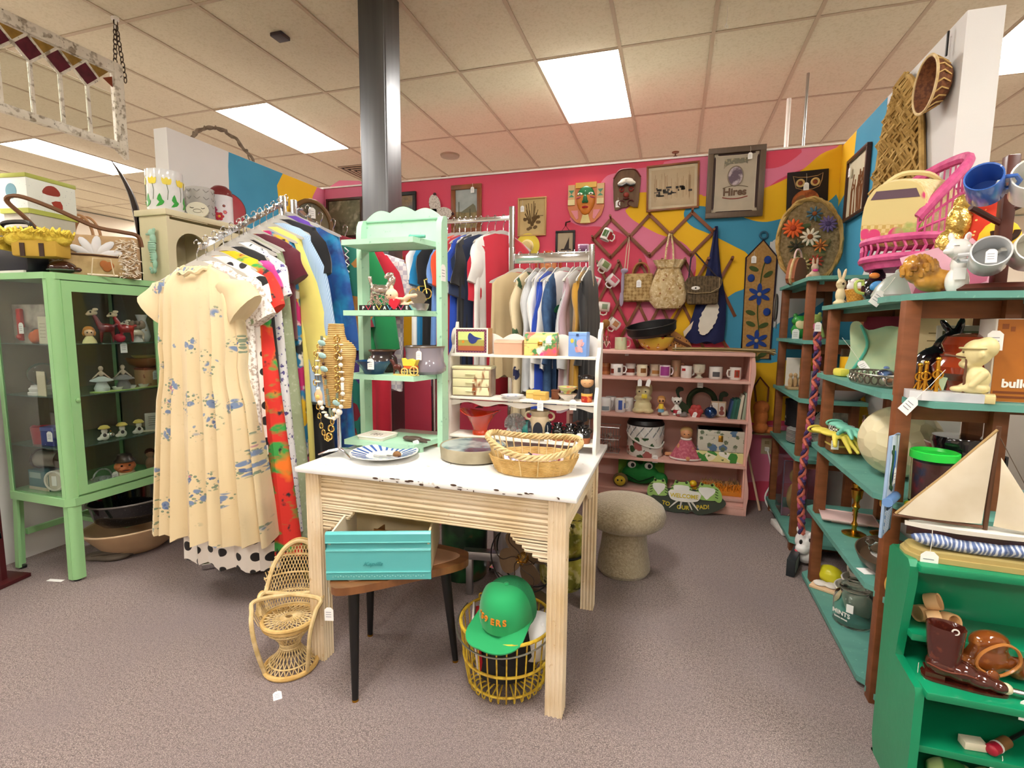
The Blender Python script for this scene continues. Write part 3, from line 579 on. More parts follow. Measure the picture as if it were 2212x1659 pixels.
for pts,n in (([(0,-.53,1.6),(0,-.03,1.895),(0,.0,1.9)],9),([(0,.05,1.9),(0,.08,1.89),(0,.5,1.71)],7)):
    b = B(); (x0,y0,z0),(x1,y1,z1),(x2,y2,z2) = pts
    b.prism([(y0,z0 - .012),(y1,z1 - .012),(y2,z2 - .012),(y2,z2 + .012),(y1,z1 + .012),(y0,z0 + .012)],.016,'yz',-.008); a = P(t,'sloping_arm',b,CHROME)
    (ya,za),(yb,zb) = ((y0,z0),(y1,z1)) if n == 9 else ((y1,z1),(y2,z2))
    for k in range(n):
        f = (k + .2) / n; P(a,'ball_stop',B().ell(-.017,ya + (yb - ya) * f,za + (zb - za) * f + .008,.009,.008,.009,u=8,v=6).ell(.017,ya + (yb - ya) * f,za + (zb - za) * f + .008,.009,.008,.009,u=8,v=6).cyl((-.018,ya + (yb - ya) * f,za + (zb - za) * f + .008),(.018,ya + (yb - ya) * f,za + (zb - za) * f + .008),.003,n=6),CHROME)
for rz in (45,135): P(t,'base_leg',B().box(0,0,.02,.95,.03,.03,.003,rz=rz),CHROME)
# ---- two chrome rail racks behind the table
def railrack(label,x0,x1,y,z,postx,bar=.024,base=True):
    t = T('rail_rack',label,'rack',(0,y,0)); P(t,'rail',B().bb(x0,x1,-.008,.008,z - bar,z + bar,.002),CHROME)
    for px in postx: P(t,'post',B().bb(px - .014,px + .014,-.014,.014,.02,z + .06,.002),CHROME); P(t,'foot',B().bb(px - .016,px + .016,-.3,.3,0,.03,.003),CHROME)
    return t
railrack('chrome rail rack holding tee shirts behind the mint shelf',-1.36,-.885,2.75,1.87,(-1.36,-.875),.012)
railrack('lower chrome rail rack holding sweatshirts behind the white shelf',-.83,-.4,2.66,1.635,(-.845,-.415),.026)
TS = [('white_tee','white tee shirt seen through the mint shelf',-1.345,WHC,.66,.2),('teal_tee','deep teal tee shirt seen through the mint shelf',-1.3,CYC,.68,.22),('charcoal_tee','charcoal tee shirt beside the mint shelf upright',-1.265,BLKC,.8,.22),('sky_tee','sky blue tee shirt first right of the mint shelf',-1.225,LBL,.6,.22),('orange_tee','orange red tee shirt on the tee shirt rail',-1.19,ORC,.62,.23),('crimson_tee','crimson tee shirt next to the orange one',-1.155,REDC,.95,.22),('royal_tee','royal blue tee shirt on the tee shirt rail',-1.12,ROYAL,.7,.21),('black_tee','black tee shirt between the royal blue and white ones',-1.09,BLKC,.85,.22),('white_ringer_tee','white tee shirt with navy trim on the tee shirt rail',-1.06,WHC,.72,.26),('navy_polo','navy blue shirt with wide sleeves, widest on the tee shirt rail',-1.02,NAVY,.85,.28),('white_long_shirt','white long shirt between the navy and red ones',-.975,WHC,.8,.21),('red_long_shirt','cherry red long-sleeved shirt at the right end of the tee shirt rail',-.925,REDC,.95,.3)]
for nm,lb,x,mt,L,s in TS:
    rz = (62 if nm in ('navy_polo','white_ringer_tee','red_long_shirt') else 80) + random.uniform(-8,6); garment(nm,lb,'shirt',(x,2.75,1.885),rz,mt,w=.21,L=L,hem=.22,d=.02,sl=(s,14 if s < .3 else 8),g='tee shirts on the rail',sr=.085,rip=.01)
    hanger((x,2.75,1.885),rz,'hanger carrying the ' + nm.replace('_',' ') + ' on the tee shirt rail','hangers on the tee shirt rail')
SS = [('cream_vest','cream canvas vest with large armholes at the left of the lower rail',-.8,TANC,.55,None,62),('shamrock_shirt','tan shirt printed with dark shamrocks on the lower rail',-.745,CAMO,.75,.3,85),('grey_sweatshirt','light grey sweatshirt behind the royal blue one',-.7,GRYC,.62,.3,88),('white_sweatshirt','plain white sweatshirt next to the royal blue one',-.665,WHC,.6,.3,88),('royal_sweatshirt','royal blue sweatshirt on the lower rail',-.625,ROYAL,.72,.35,84),('denim_shirt','blue denim shirt on the lower rail',-.59,DEN,.7,.4,88),('leaf_sweatshirt','white sweatshirt with green leaves and a purple band',-.545,WHC,.5,.4,66),('mauve_shirt','mauve patterned shirt on the lower rail',-.505,MAU,.7,.3,88),('heather_sweatshirt','pale heather grey sweatshirt on the lower rail',-.475,GRYC,.68,.42,78),('mustard_shirt','mustard shirt near the right end of the lower rail',-.445,MUS,.6,.3,88),('black_jacket','black jacket at the right end of the lower rail',-.42,BLKC,.75,.4,88)]
for nm,lb,x,mt,L,s,rz in SS:
    garment(nm,lb,'shirt',(x,2.66,1.665),rz,mt,w=.2,L=L,hem=.22,d=.022,sl=(s,10) if s else None,g='sweatshirts on the lower rail',sr=.08,rip=.01)
    hanger((x,2.66,1.665),rz,'hanger carrying the ' + nm.replace('_',' ') + ' on the lower rail','hangers on the lower rail')
lf = bpy.data.objects['leaf_sweatshirt']; b = B(); lm = C('14603c',.7)
for k,(x,z,a) in enumerate(((-.12,-.3,30),(-.07,-.27,-40),(-.09,-.36,90))): b.prism([(x + u,z + v) for u,v in oval(0,0,.032,.016,14,a)],.002,'xz',-.036)
P(lf,'leaf_print',b,lm,kind='stuff'); P(lf,'purple_band',B().prism([(-.2,-.5),(.2,-.53),(.2,-.57),(-.2,-.54)],.075,'xz',-.0375),FAB('8a3f9e'))
# ================================================================ things on the table
TZ = .756
WICK = PM('wicker_straw','d9b878',[('noise',30,.5,'b8924f',.2)],r=.6); WICKL = PM('wicker_pale','dcc596',[('noise',30,.5,'bfa26a',.2)],r=.6)
# striped plate
t = T('striped_plate','white plate with blue radiating stripes at the front of the table','plate',(-1.06,1.705,TZ))
P(t,'dish',B().lathe([(0,.004),(.045,.004),(.055,0),(.06,.004),(.13,.024),(.132,.027),(.126,.027),(.06,.009),(0,.008)],40),C('f3f3f0',.2,co=.4))
for k in range(22):
    a = R(k * 360 / 22); w = .011; c,s_ = math.cos(a),math.sin(a); b = B()
    q = [(.07,-.004,.0127),(.124,-w * .55,.0275),(.124,w * .55,.0275),(.07,.004,.0127)]
    b.raw([(x * c - y * s_,x * s_ + y * c,z) for x,y,z in q] + [(x * c - y * s_,x * s_ + y * c,z + .0006) for x,y,z in q],[(3,2,1,0),(4,5,6,7),(0,1,5,4),(1,2,6,5),(2,3,7,6),(3,0,4,7)]); P(t,'blue_stripe',b,C('3f63b0',.25),sm=0)
t = T('beaded_bracelet','silver bracelet with brown bead lying in the striped plate','bracelet',(-1.04,1.69,TZ + .012)); b = B()
P(t,'chain',B().tube(smooth_poly([(-.05,-.01,0),(-.02,-.02,.002),(.02,-.01,.002),(.05,-.015,.002),(.045,0,.002),(0,.0,.002)],5,False),.004,6),STEEL); P(t,'bead',B().ell(.045,.0,.01,.018,.012,.014),C('8a6138',.4))
# jewellery bust
t = T('wicker_jewellery_bust','woven wicker jewellery bust on a chrome tripod stand','display bust',(-1.236,1.665,TZ))
bp = [(.0,.2),(.052,.2),(.056,.25),(.062,.3),(.07,.36),(.078,.4),(.08,.425),(.066,.445),(.042,.46),(.034,.48),(.032,.505),(.03,.52),(0,.522)]
P(t,'core',B().lathe([(r * .96,z) for r,z in bp],24,sy=.55),C('c89c5a',.7)); b = B()
for k in range(46):
    z = .2 + .318 * k / 45; r0 = next((r1 + (r2 - r1) * (z - z1) / (z2 - z1) for (r1,z1),(r2,z2) in zip(bp[1:],bp[2:]) if z1 <= z <= z2),.03); b.torus(0,0,z,r0,.0036,'z',22,5,sy=.56)
P(t,'cane_winding',b,WICK,kind='stuff'); P(t,'pole',B().cyl((0,0,.02),(0,0,.21),.0075,n=12),CHROME)
for k,(dx,dy) in enumerate(((-.085,-.02),(.075,-.035),(.02,.08))): P(t,'foot',B().tube([(0,0,.03),(dx * .5,dy * .5,.022),(dx,dy,.005)],[.007,.0055,.004],8),CHROME)
def necklace(label,pts,kinds,loc=(-1.236,1.665,TZ)):
    t = T('necklace',label,'necklace',loc,g='necklaces on the wicker bust'); c = smooth_poly(pts,6,False); P(t,'cord',B().tube(c,.0012,5),C('7a6a50',.7)); n = len(kinds); tot = len(c)
    for i,k in enumerate(kinds):
        x,y,z = c[int((i + .5) / n * (tot - 1))]
        if k == 'r': P(t,'ring_link',B().torus(x,y - .004,z,.0125,.003,'y',16,6),GOLD)
        elif k == 'o': P(t,'oval_link',B().torus(x,y - .004,z,.011,.0022,'y',14,6,sx=.65),GOLD)
        elif k == 'w': P(t,'bead',B().ell(x,y - .003,z,.0085),C('ece5d6',.4))
        elif k == 'W': P(t,'bead',B().ell(x,y - .003,z,.0125),C('ece5d6',.4))
        elif k == 'd': P(t,'disc_bead',B().ell(x,y - .003,z,.012,.008,.004),C('e6ddc8',.5))
        elif k == 'b': P(t,'bead',B().ell(x,y - .003,z,.006),C('4a2a1a',.4))
        elif k == 's': P(t,'shell_bead',B().ell(x,y - .004,z,.018,.005,.011,(0,15,0)),PM('striped_shell','bcd6cf',[('wave',130,.5,'6fa0a0',.2,(1,.1,.6))],r=.3))
        elif k == 't': P(t,'tube_bead',B().cyl((x,y - .003,z - .01),(x,y - .003,z + .01),.005,n=8),C('7a8470',.5))
        elif k == 'p': P(t,'pendant',B().ell(x,y - .007,z,.018,.006,.028),C('e3bd94',.4)); P(t,'flower',B().ell(x,y - .013,z - .003,.009,.005,.009,u=8,v=5),C('eacb6a',.4))
        elif k == 'f': P(t,'flat_bead',B().box(x,y - .004,z,.012,.005,.03,.001),WHITE)
    return t
fr = -.044
necklace('gold ring necklace with large round links on the wicker bust',[(.03,fr + .01,.47),(.038,fr,.42),(.036,fr,.35),(.034,fr,.28),(.02,fr,.21)],'rrrrrrr')
necklace('long necklace of white beads and discs on the wicker bust',[(-.04,fr + .02,.46),(-.052,fr,.38),(-.055,fr,.3),(-.045,fr,.22),(-.02,fr,.17),(.02,fr,.165),(.05,fr,.22),(.056,fr,.3),(.05,fr,.38),(.038,fr + .02,.45)],'wwddwddwpWwdwddwwWwdwfwdwwwd')
necklace('striped shell and stone bead necklace on the wicker bust',[(-.03,fr,.47),(-.028,fr - .004,.42),(-.022,fr - .004,.36),(-.016,fr - .004,.3),(-.008,fr,.23),(0,fr,.18),(.02,fr,.2),(.034,fr,.27)],'tsbsbsbtttttttwst')
necklace('long gold chain hanging below the wicker bust',[(-.058,fr + .02,.44),(-.068,fr,.38),(-.066,fr,.28),(-.055,fr,.19),(-.045,fr,.13),(-.025,fr,.085),(-.01,fr,.09),(.004,fr,.14),(.012,fr,.19)],'ooooooooooorroo')
# shallow stoneware dish
t = T('stoneware_dish','round shallow stoneware dish with a dark blue glazed rim','dish',(-.735,1.83,TZ)); P(t,'wall',B().lathe([(0,.004),(.115,0),(.128,.006),(.132,.05),(.13,.054),(.125,.052),(.12,.012),(0,.01)],44),PM('stoneware','a99f86',[('noise',14,.55,'8f856c',.2)],r=.5)); P(t,'glaze',B().lathe([(0,.011),(.1,.013),(.119,.016),(.1235,.045),(.125,.0515)],44),PM('sea_glaze','b9c9c6',[('noise',9,.5,'5d7480',.08),('noise',6,.6,'1f2c4a',.06)],r=.12,co=.5)); ptag(t,-.03,.05,.05,0,.02)
# wicker basket with twisted rim
t = T('wicker_basket','oval wicker basket with twisted curved rim on the table corner','basket',(-.46,1.73,TZ),14)
def rim(a): return (.168 * math.cos(a),.118 * math.sin(a),.075 + .05 * math.cos(a) ** 2 * (1 if math.cos(a) < 0 else .62) + .025 * max(0,math.sin(a)))
def wallp(a,f):
    x,y,z = rim(a); s_ = .80 + .2 * f; return (x * s_,y * s_,f * z + .004)
b = B()
for k in range(7):
    for ph in (0,1):
        pts = []
        for i in range(72):
            a = 2 * math.pi * i / 72; f = (k + .5 * ph) * 0.0082 / .075 + .02; x,y,z = wallp(a,min(f,.8)); o = .0028 * (1 if (i // 1 + k + ph) % 2 else -1) * math.sin(i * math.pi / 2 + k * math.pi + ph * math.pi); L_ = math.hypot(x,y); pts.append((x * (1 + o / L_),y * (1 + o / L_),.006 + (k + .5 * ph) * 0.0082))
        b.tube(pts,.003,4,True)
P(t,'woven_wall',b,WICK,kind='stuff')
for i in range(30):
    a = 2 * math.pi * i / 30; P(t,'stake',B().tube([wallp(a,0),wallp(a,.5),wallp(a,1)],.0026,5),WICKL)
for k in range(4): P(t,'rim_strand',B().tube([(lambda p,q: (p[0] + .006 * math.cos(q) * math.cos(a),p[1] + .006 * math.cos(q) * math.sin(a),p[2] + .008 * math.sin(q)))(rim(a),13 * a + k * math.pi / 2) for a in [2 * math.pi * i / 110 for i in range(110)]],.005,5,True),WICKL)
P(t,'base',B().lathe([(0,0),(.13,0),(.135,.006),(0,.006)],30,sy=.7),WICK)
for k,(x,y,r1,h,lb) in enumerate(((-.09,.0,20,'e8e4ee','white card with a purple jewel standing in the basket'),(-.045,-.02,-12,'f2d4dc','pink card with a magenta bead in the basket'),(.0,.01,30,'4a4048','dark brown card lying in the basket'),(.05,-.03,-20,'f0c8d0','pale pink card near the front of the basket'),(.085,-.01,15,'e6d8dc','white and pink card at the right of the basket'),(.02,-.045,5,'d98aa0','rose card at the bottom of the basket'))):
    c = T('jewellery_card',lb,'card',(-.46 + x * .97,1.73 + y + x * .24,TZ + .034),0,'cards in the wicker basket',rot=(-50 - 12 * k % 30,r1,r1)); P(c,'card',B().box(0,0,.02,.045,.001,.05),C(h,.6)); P(c,'jewel',B().ell(0,-.006,.02,.01,.006,.012),C(('8a3fa0','d81f7a','6a5a50','c23a60','e05a7a','9a2a4a')[k],.2))
# ---- mint shelf contents (boards at 1.333, 1.071, .794, top 1.616)
z = 1.3335
t = T('peace_sign','black word block spelling PEACE with bright triangles on the mint shelf','sign',(-1.115,1.825,z)); P(t,'bar',B().bb(-.12,.12,-.008,.008,0,.021),BLACK)
for i,ch in enumerate('PEACE'):
    P(t,'letter',text_mesh(ch,.018,.0006,.0006),WHITE,loc=(-.1 + i * .05,-.0085,.004),rot=(90,0,0)); hc = ('d8365a','e8d24a','58b8d8','e84a8a','58c8e8')[i]
    P(t,'triangle',B().tube([(-.088 + i * .05,-.0085,.02),(-.076 + i * .05,-.0085,.002),(-.064 + i * .05,-.0085,.02)],.0018,5),C(hc,.4))
t = T('silver_horse','silver openwork carousel horse figurine on the mint shelf','figurine',(-1.16,1.865,z)); SIL = PM('silver_bright','d9d0c8',[('noise',60,.5,'b8a89c',.2)],r=.15,m=.9)
P(t,'body',blob([(0,0,.085,.05,.017,.022),(-.03,0,.09,.02,.016,.02),(.045,0,.11,.016,.012,.035,(0,35,0)),(.038,0,.142,.024,.012,.012,(0,-20,0)),('c',(-.045,0,.1),(-.052,0,.135),.005,.009),('c',(.035,0,.075),(.045,0,.02),.009,.006),('c',(.02,.01,.075),(.01,.01,.025),.009,.006),('c',(-.04,0,.08),(-.05,0,.015),.01,.006),('c',(-.03,.01,.08),(-.02,.01,.02),.01,.006)],.003),SIL)
b = B().box(0,0,.006,.13,.035,.012,.003)
for k in range(9): b.torus(-.05 + k * .013,-.005,.028 + .012 * (k % 3),.012,.0022,'y',10,5)
P(t,'filigree_base',b,SIL,kind='stuff')
t = T('reclining_doll','small reclining baby doll figurine holding a red heart','figurine',(-1.075,1.84,z)); SKIN = C('e9c9a8',.45)
P(t,'body',blob([(-.02,0,.062,.026,.024,.026),(-.02,0,.09,.008,.007,.012),(.0,.005,.03,.025,.018,.022),('c',(.01,0,.02),(.06,-.012,.022),.013,.01),('c',(.06,-.012,.022),(.075,-.012,.03),.009,.007),('c',(.02,.006,.03),(.05,.006,.055),.013,.011),('c',(.05,.006,.055),(.085,.004,.06),.01,.008),('c',(.01,-.008,.045),(.035,-.015,.045),.008,.007)],.0025),SKIN)
P(t,'heart',B().prism(smooth_poly([(0,-.024),(.022,.0),(.018,.016),(.006,.018),(0,.01),(-.006,.018),(-.018,.016),(-.022,.0)],3),.014,'xz',-.03).at(),C('d02038',.3),loc=(.006,.0,.027))
for s in (-1,1): P(t,'eye',B().ell(-.021 + s * .009,-.0225,.06,.0028,.002,.0032),C('3a2418',.3))
P(t,'mouth',B().ell(-.021,-.0225,.047,.004,.0015,.0012),C('c4485a',.4))
t = T('gold_bicycle','gold metal bicycle ornament standing behind the doll figurine','ornament',(-1.0,1.9,z))
for x in (-.028,.032): P(t,'wheel',B().torus(x,0,.07,.02,.0025,'y',18,5),GOLD)
P(t,'frame',B().tube([(-.028,0,.07),(-.005,0,.1),(.025,0,.1),(.032,0,.07)],.003,6).tube([(.025,0,.1),(.02,0,.125),(.035,0,.13)],.003,6).tube([(-.005,0,.1),(0,0,.06),(0,0,.01)],.0035,6).tube([(-.03,0,.04),(0,0,.055),(.03,0,.045)],.004,6),GOLD); P(t,'foot',B().lathe([(0,0),(.025,0),(.02,.008),(0,.012)],16),GOLD)
t = T('oval_vanity_tray','small oval silver vanity tray at the right end of the mint shelf board','tray',(-.975,1.845,z),40); P(t,'dish',B().lathe([(0,.004),(.03,.0),(.036,.01),(.04,.026),(.037,.027),(.032,.012),(0,.01)],26),STEEL); P(t,'mirror',B().lathe([(0,0),(.03,0),(.032,.004),(0,.006)],24),CHROME,loc=(.0,.02,.05),rot=(65,0,0))
z = 1.0715
t = T('blue_bowl','dark blue glazed bowl on the mint shelf','bowl',(-1.195,1.855,z)); P(t,'vessel',B().lathe([(0,.0),(.042,0),(.045,.01),(.062,.036),(.075,.05),(.077,.054),(.073,.054),(.058,.036),(.04,.012),(0,.01)],36),PM('blue_glaze','1f4a78',[('noise',20,.55,'17395f',.2)],r=.15,co=.5)); ptag(t,.03,-.07,.075,5,.008,1.3)
t = T('brown_crock','brown glazed crock behind the blue bowl','pot',(-1.215,1.955,z)); P(t,'vessel',B().lathe([(0,0),(.06,0),(.066,.02),(.062,.06),(.05,.075),(.055,.09),(.06,.092),(.052,.092),(.045,.078),(.055,.06),(0,.01)],30),C('4a3d3a',.2,co=.5)); P(t,'lip',B().torus(0,0,.092,.056,.004,'z',26,6),C('6a4a34',.3))
t = T('purple_grey_pot','large purple-grey glazed planter on the mint shelf','pot',(-1.0,1.94,z)); P(t,'vessel',B().lathe([(0,0),(.075,0),(.088,.012),(.09,.03),(.082,.05),(.08,.09),(.084,.112),(.08,.116),(.075,.112),(.073,.05),(0,.012)],36),PM('mauve_glaze','8d8690',[('noise',8,.5,'76707c',.2),('grad',2,.03,'8d8690',.03)],r=.12,co=.6)); P(t,'rim',B().torus(0,0,.114,.082,.004,'z',30,6),C('6e5f52',.3)); ptag(t,.02,-.093,.11,0,.01,1.1)
t = T('stagecoach_figurine','little ceramic covered wagon with brown horse on the mint shelf','figurine',(-1.015,1.83,z)); YW = C('e8cb74',.35)
P(t,'canvas_cover',B().prism([(-.02,.04),(.03,.04),(.04,.065),(.03,.06),(.01,.068),(-.01,.06),(-.025,.07)],.03,'xz',-.015),C('f0d448',.4)); P(t,'wagon_bed',B().box(.008,0,.034,.055,.028,.014,.003),C('d8642a',.4))
for x,r_ in ((-.012,.014),(.03,.018)): P(t,'wheel',B().torus(x,-.017,r_ + .002,r_,.003,'y',16,5).box(x,-.017,r_ + .002,.003,.003,r_ * 1.8).box(x,-.017,r_ + .002,r_ * 1.8,.003,.003),YW)
P(t,'horse',blob([(-.055,0,.032,.02,.009,.012),(-.072,0,.048,.008,.007,.014,(0,-25,0)),(-.08,0,.058,.01,.006,.006),('c',(-.068,0,.025),(-.07,0,.004),.005,.004),('c',(-.044,0,.025),(-.04,0,.004),.006,.004)],.002,2),C('5a2a22',.35)); P(t,'base',B().lathe([(0,0),(.06,0),(.058,.005),(0,.005)],24,x=-.015,sy=.35),YW)
z = .7945
t = T('square_dish','white rounded square dish with a pencil sketch on the mint shelf base','dish',(-1.19,1.865,z),-4); P(t,'dish',B().prism([(sx * (.062 - .01 * k) ,sy * (.06 - .01 * (1 - k))) for sx,sy,k in ((-1,-1,0),(-1,-1,1),(1,-1,1),(1,-1,0),(1,1,0),(1,1,1),(-1,1,1),(-1,1,0))],.012,'xy',.0),C('efe9dd',.25)); P(t,'rim',B().tube([(-.062,-.052,.013),(-.055,-.06,.013),(.055,-.06,.013),(.062,-.052,.013),(.062,.052,.013),(.055,.06,.013),(-.055,.06,.013),(-.062,.052,.013)],.0045,6,True),C('efe9dd',.25)); b = B()
for k in range(3): b.tube([(-.03 + k * .015,-.01,.0125),(-.025 + k * .015,.015,.0125),(-.015 + k * .015,.018,.0125),(-.01 + k * .015,-.012,.0125)],.0009,4)
P(t,'sketch',b,C('6d655c',.8),kind='stuff')
t = T('fish_trinket','dark carved fish-shaped trinket on the mint shelf base','trinket',(-1.01,1.85,z)); P(t,'body',blob([(0,0,.012,.045,.022,.011),(-.03,0,.012,.02,.014,.01),('c',(.04,-.008,.008),(.07,-.02,.006),.009,.005),('c',(.04,.0,.01),(.07,.012,.008),.008,.004)],.003),C('54463c',.35)); ptag(t,.04,-.03,.01,0,.001,.8,70)
S('lipstick_tube','small green and white tube lying on the top mint board','tube',B().cyl((-.03,0,.007),(.03,0,.007),.0065,n=10).ell(-.03,0,.007,.008,.008,.008),C('5fb39c',.4),(-.98,1.85,1.617),12)
# ---- white shelf contents (boards at 1.153, .967, .797)
z = 1.1535
t = T('bird_music_box','wooden box with a bluebird picture on the white shelf','box',(-.835,2.08,z),4); P(t,'case',B().bb(-.075,.075,-.03,.04,0,.112,.002),C('b98a54',.5)); P(t,'white_border',B().bb(-.075,.075,-.0325,-.03,.0,.112),C('f1ece0',.5)); P(t,'plum_border',B().bb(-.069,.069,-.034,-.0325,.006,.106),PM('plum_check','8a4a62',[('check',160,.5,'5c2c44')],r=.6))
P(t,'sky',B().bb(-.059,.059,-.0355,-.034,.06,.096),C('d4e08a',.6)); P(t,'field',B().bb(-.059,.059,-.0355,-.034,.035,.06),C('a8a050',.6)); P(t,'soil',B().bb(-.059,.059,-.0355,-.034,.014,.035),C('b0603c',.6)); P(t,'bird',B().prism(smooth_poly([(-.012,.082),(-.006,.09),(.002,.087),(.018,.075),(.05,.066),(.03,.062),(.022,.05),(.006,.044),(-.008,.052),(-.014,.068)],3),-.0012,'xz',-.0355),C('2c3a80',.5)); P(t,'flower',B().prism(oval(-.036,.052,.006,.006,12),-.001,'xz',-.0355),C('e08a2a',.5))
t = T('pink_lidded_box','plain tan-pink domed box wrapped in clear film on the white shelf','box',(-.667,2.08,z)); q = [(-.03,0),(.03,0),(.03,.05),(.022,.06),(0,.064),(-.022,.06),(-.03,.05)]; P(t,'body',B().prism(q,.125,'yz',-.062),C('dfae92',.3,co=.6)); P(t,'lid_line',B().bb(-.0625,.0635,-.0305,-.03,.047,.0485),C('b98a70',.5))
t = T('painted_chest','small domed chest painted with bright leaves on the white shelf','box',(-.525,2.075,z),3); q = [(-.033,0),(.033,0),(.033,.06),(.028,.08),(.014,.093),(0,.097),(-.014,.093),(-.028,.08),(-.033,.06)]; P(t,'body',B().prism(q,.136,'yz',-.068),PM('leaf_paint','f0d27a',[('noise',16,.5,'e86a5a',.03),('noise',13,.58,'4a8a4a',.02,(1,1,1,40,0,0)),('noise',19,.6,'f0efd8',.03,(1,1,1,0,50,0)),('noise',12,.63,'e0508a',.03)],r=.45)); P(t,'clasp',B().box(0,-.035,.05,.02,.004,.016,.001).ell(0,-.037,.048,.006,.003,.006),BRASS); P(t,'lid_seam',B().bb(-.0685,.0685,-.0335,.0335,.05,.0515),C('6a4a30',.6))
t = T('blue_elephant_box','periwinkle blue box with a pink baby elephant and balloon picture','box',(-.367,2.075,z),-4); P(t,'body',B().bb(-.038,.038,-.028,.028,0,.098,.003),C('7fa8ea',.4)); P(t,'lid',B().bb(-.0385,.0385,-.029,.0285,.083,.1,.003),C('86aeee',.4)); P(t,'latch',B().box(0,-.03,.088,.01,.004,.01,.001),C('2f4a7a',.4)); b = B()
for cx,cz,rx,rz_,a in ((.006,.03,.016,.012,0),(.01,.055,.013,.014,0),(.022,.05,.005,.01,-30),(-.004,.035,.006,.005,0),(.018,.022,.006,.005,0),(-.001,.022,.006,.005,0),(.018,.066,.004,.005,0)): b.prism(oval(cx,cz,rx,rz_,14,a),-.0012,'xz',-.0282)
P(t,'elephant_print',b,C('e8b0b4',.5),kind='stuff'); P(t,'balloon_print',B().prism(oval(-.022,.064,.007,.009,14),-.0012,'xz',-.0282),C('f0c84a',.5)); P(t,'leaf_print',B().prism(oval(-.008,.056,.004,.016,12),-.0014,'xz',-.0282),C('6a9a9a',.5))
z = .9675
t = T('onyx_jewel_chest','cream marbled three-drawer jewellery chest on the white shelf','jewellery box',(-.835,2.085,z),5); ONX = PM('marbled_onyx','dcd3a4',[('noise',9,.5,'e6deb8',.2),('noise',14,.64,'8a4a22',.02,(1,1,.4)),('noise',7,.68,'5a3018',.02,(1,.6,1.5))],r=.25); P(t,'case',B().bb(-.088,.088,-.04,.05,0,.128,.004),PM('onyx_side','b09a84',[('noise',10,.5,'8a7460',.2)],r=.3)); P(t,'lid_edge',B().bb(-.09,.09,-.043,.052,.118,.132,.005),ONX)
for k in range(3): d = P(t,'drawer',B().bb(-.084,.08,-.044,-.03,.006 + k * .037,.04 + k * .037,.001),ONX); P(d,'pull',B().box(-.002,-.048,.024 + k * .037,.045,.008,.005,.002),ONX)
t = T('small_saucer','small white saucer with blue flowers on the white shelf','saucer',(-.645,2.05,z)); P(t,'dish',B().lathe([(0,.003),(.03,0),(.035,.004),(.05,.013),(.051,.015),(.047,.0145),(.03,.007),(0,.006)],30),C('eef0f4',.15,co=.5)); b = B()
for a in range(5): b.ell(.028 * math.cos(a * 1.3),.028 * math.sin(a * 1.3),.0078,.006,.005,.0008,u=7,v=4)
P(t,'flower_print',b,C('4f74c0',.3),kind='stuff')
for x,y,h,lb,rz in ((-.565,2.1,.034,'pale yellow soap bar in paper, behind',4),(-.52,2.06,.034,'yellow paper-wrapped soap bar with a price tag, in front',-10)):
    t = T('soap_bar',lb,'soap',(x,y,z),rz); P(t,'bar',B().box(0,0,h / 2,.058,.04,h,.003),C('e9c873' if rz > 0 else 'dcb45c',.6)); P(t,'paper_fold',B().box(.0,-.0205,h * .6,.058,.001,.001),C('b98f3a',.6))
    if rz < 0: ptag(t,.01,-.03,.01,0,.01,1.25)
t = T('wooden_block_trinket','small dark wooden trinket box between soap and bowls','box',(-.465,2.1,z)); P(t,'body',B().box(0,0,.018,.034,.034,.036,.003),WOODB); P(t,'lid',B().box(0,0,.038,.036,.036,.005,.001),WOODB)
for x,y,zz,lb,h in ((-.41,2.07,z,'small white footed bowl, lower of two stacked','e6e2d8'),(-.41,2.07,z + .03,'small bowl with green and orange glaze, upper of two stacked','cfd88a')):
    t = T('rice_bowl',lb,'bowl',(x,y,zz)); P(t,'vessel',B().lathe([(0,.0),(.016,0),(.016,.006),(.03,.014),(.04,.028),(.037,.028),(.026,.015),(0,.01)],28),PM('bowl_glaze_' + h,h,[('noise',25,.62,'e8855a' if h[0] == 'c' else 'd4d0c4',.05)],r=.2)); P(t,'rim',B().torus(0,0,.028,.0385,.0016,'z',28,5),C('c8a890',.3))
    if zz == z: ptag(t,.03,-.03,.03,0,.02,1.3)
t = T('kokeshi_doll','wooden doll with black bun hair and red patterned kimono','doll',(-.327,2.06,z),10); P(t,'kimono',B().lathe([(0,0),(.022,0),(.0235,.01),(.0225,.03),(.016,.05),(.014,.058),(0,.06)],24),PM('kimono_red','a8281e',[('noise',60,.56,'d87a3a',.05),('grad',2,.03,'1d1516',.002)],r=.35)); P(t,'sash',B().lathe([(.0235,.026),(.0235,.036)],24),C('e0b45a',.4)); P(t,'head',B().ell(0,0,.083,.027,.026,.025,u=20,v=14),C('d9a878',.35)); P(t,'hair',blob([(0,.004,.094,.0275,.027,.02),(-.031,0,.104,.0085,.0085,.0085),(.026,.002,.1,.0085,.0085,.0085)],.0025,1),C('1c1210',.3))
for s in (-1,1): P(t,'eye',B().box(s * .01,-.0262,.079,.006,.001,.0012),C('2a1810',.5))
z = .7975
t = T('amber_glass_bowl','flared orange-red art glass bowl on the white shelf','glass bowl',(-.8,2.075,z)); n = 40; rg = []
for r_,h,w in ((.0,.0,0),(.036,0,0),(.036,.012,0),(.03,.02,0),(.042,.05,.05),(.068,.085,.14),(.088,.1,.2),(.084,.101,.2),(.06,.08,.13),(.034,.048,.04),(.0,.026,0)): rg.append([((max(r_,1e-4)) * (1 + w * .35 * math.cos(2 * a)) * math.cos(a),max(r_,1e-4) * (1 - w * .3) * math.sin(a),h + w * .05 * math.cos(2 * a)) for a in [2 * math.pi * i / n for i in range(n)]])
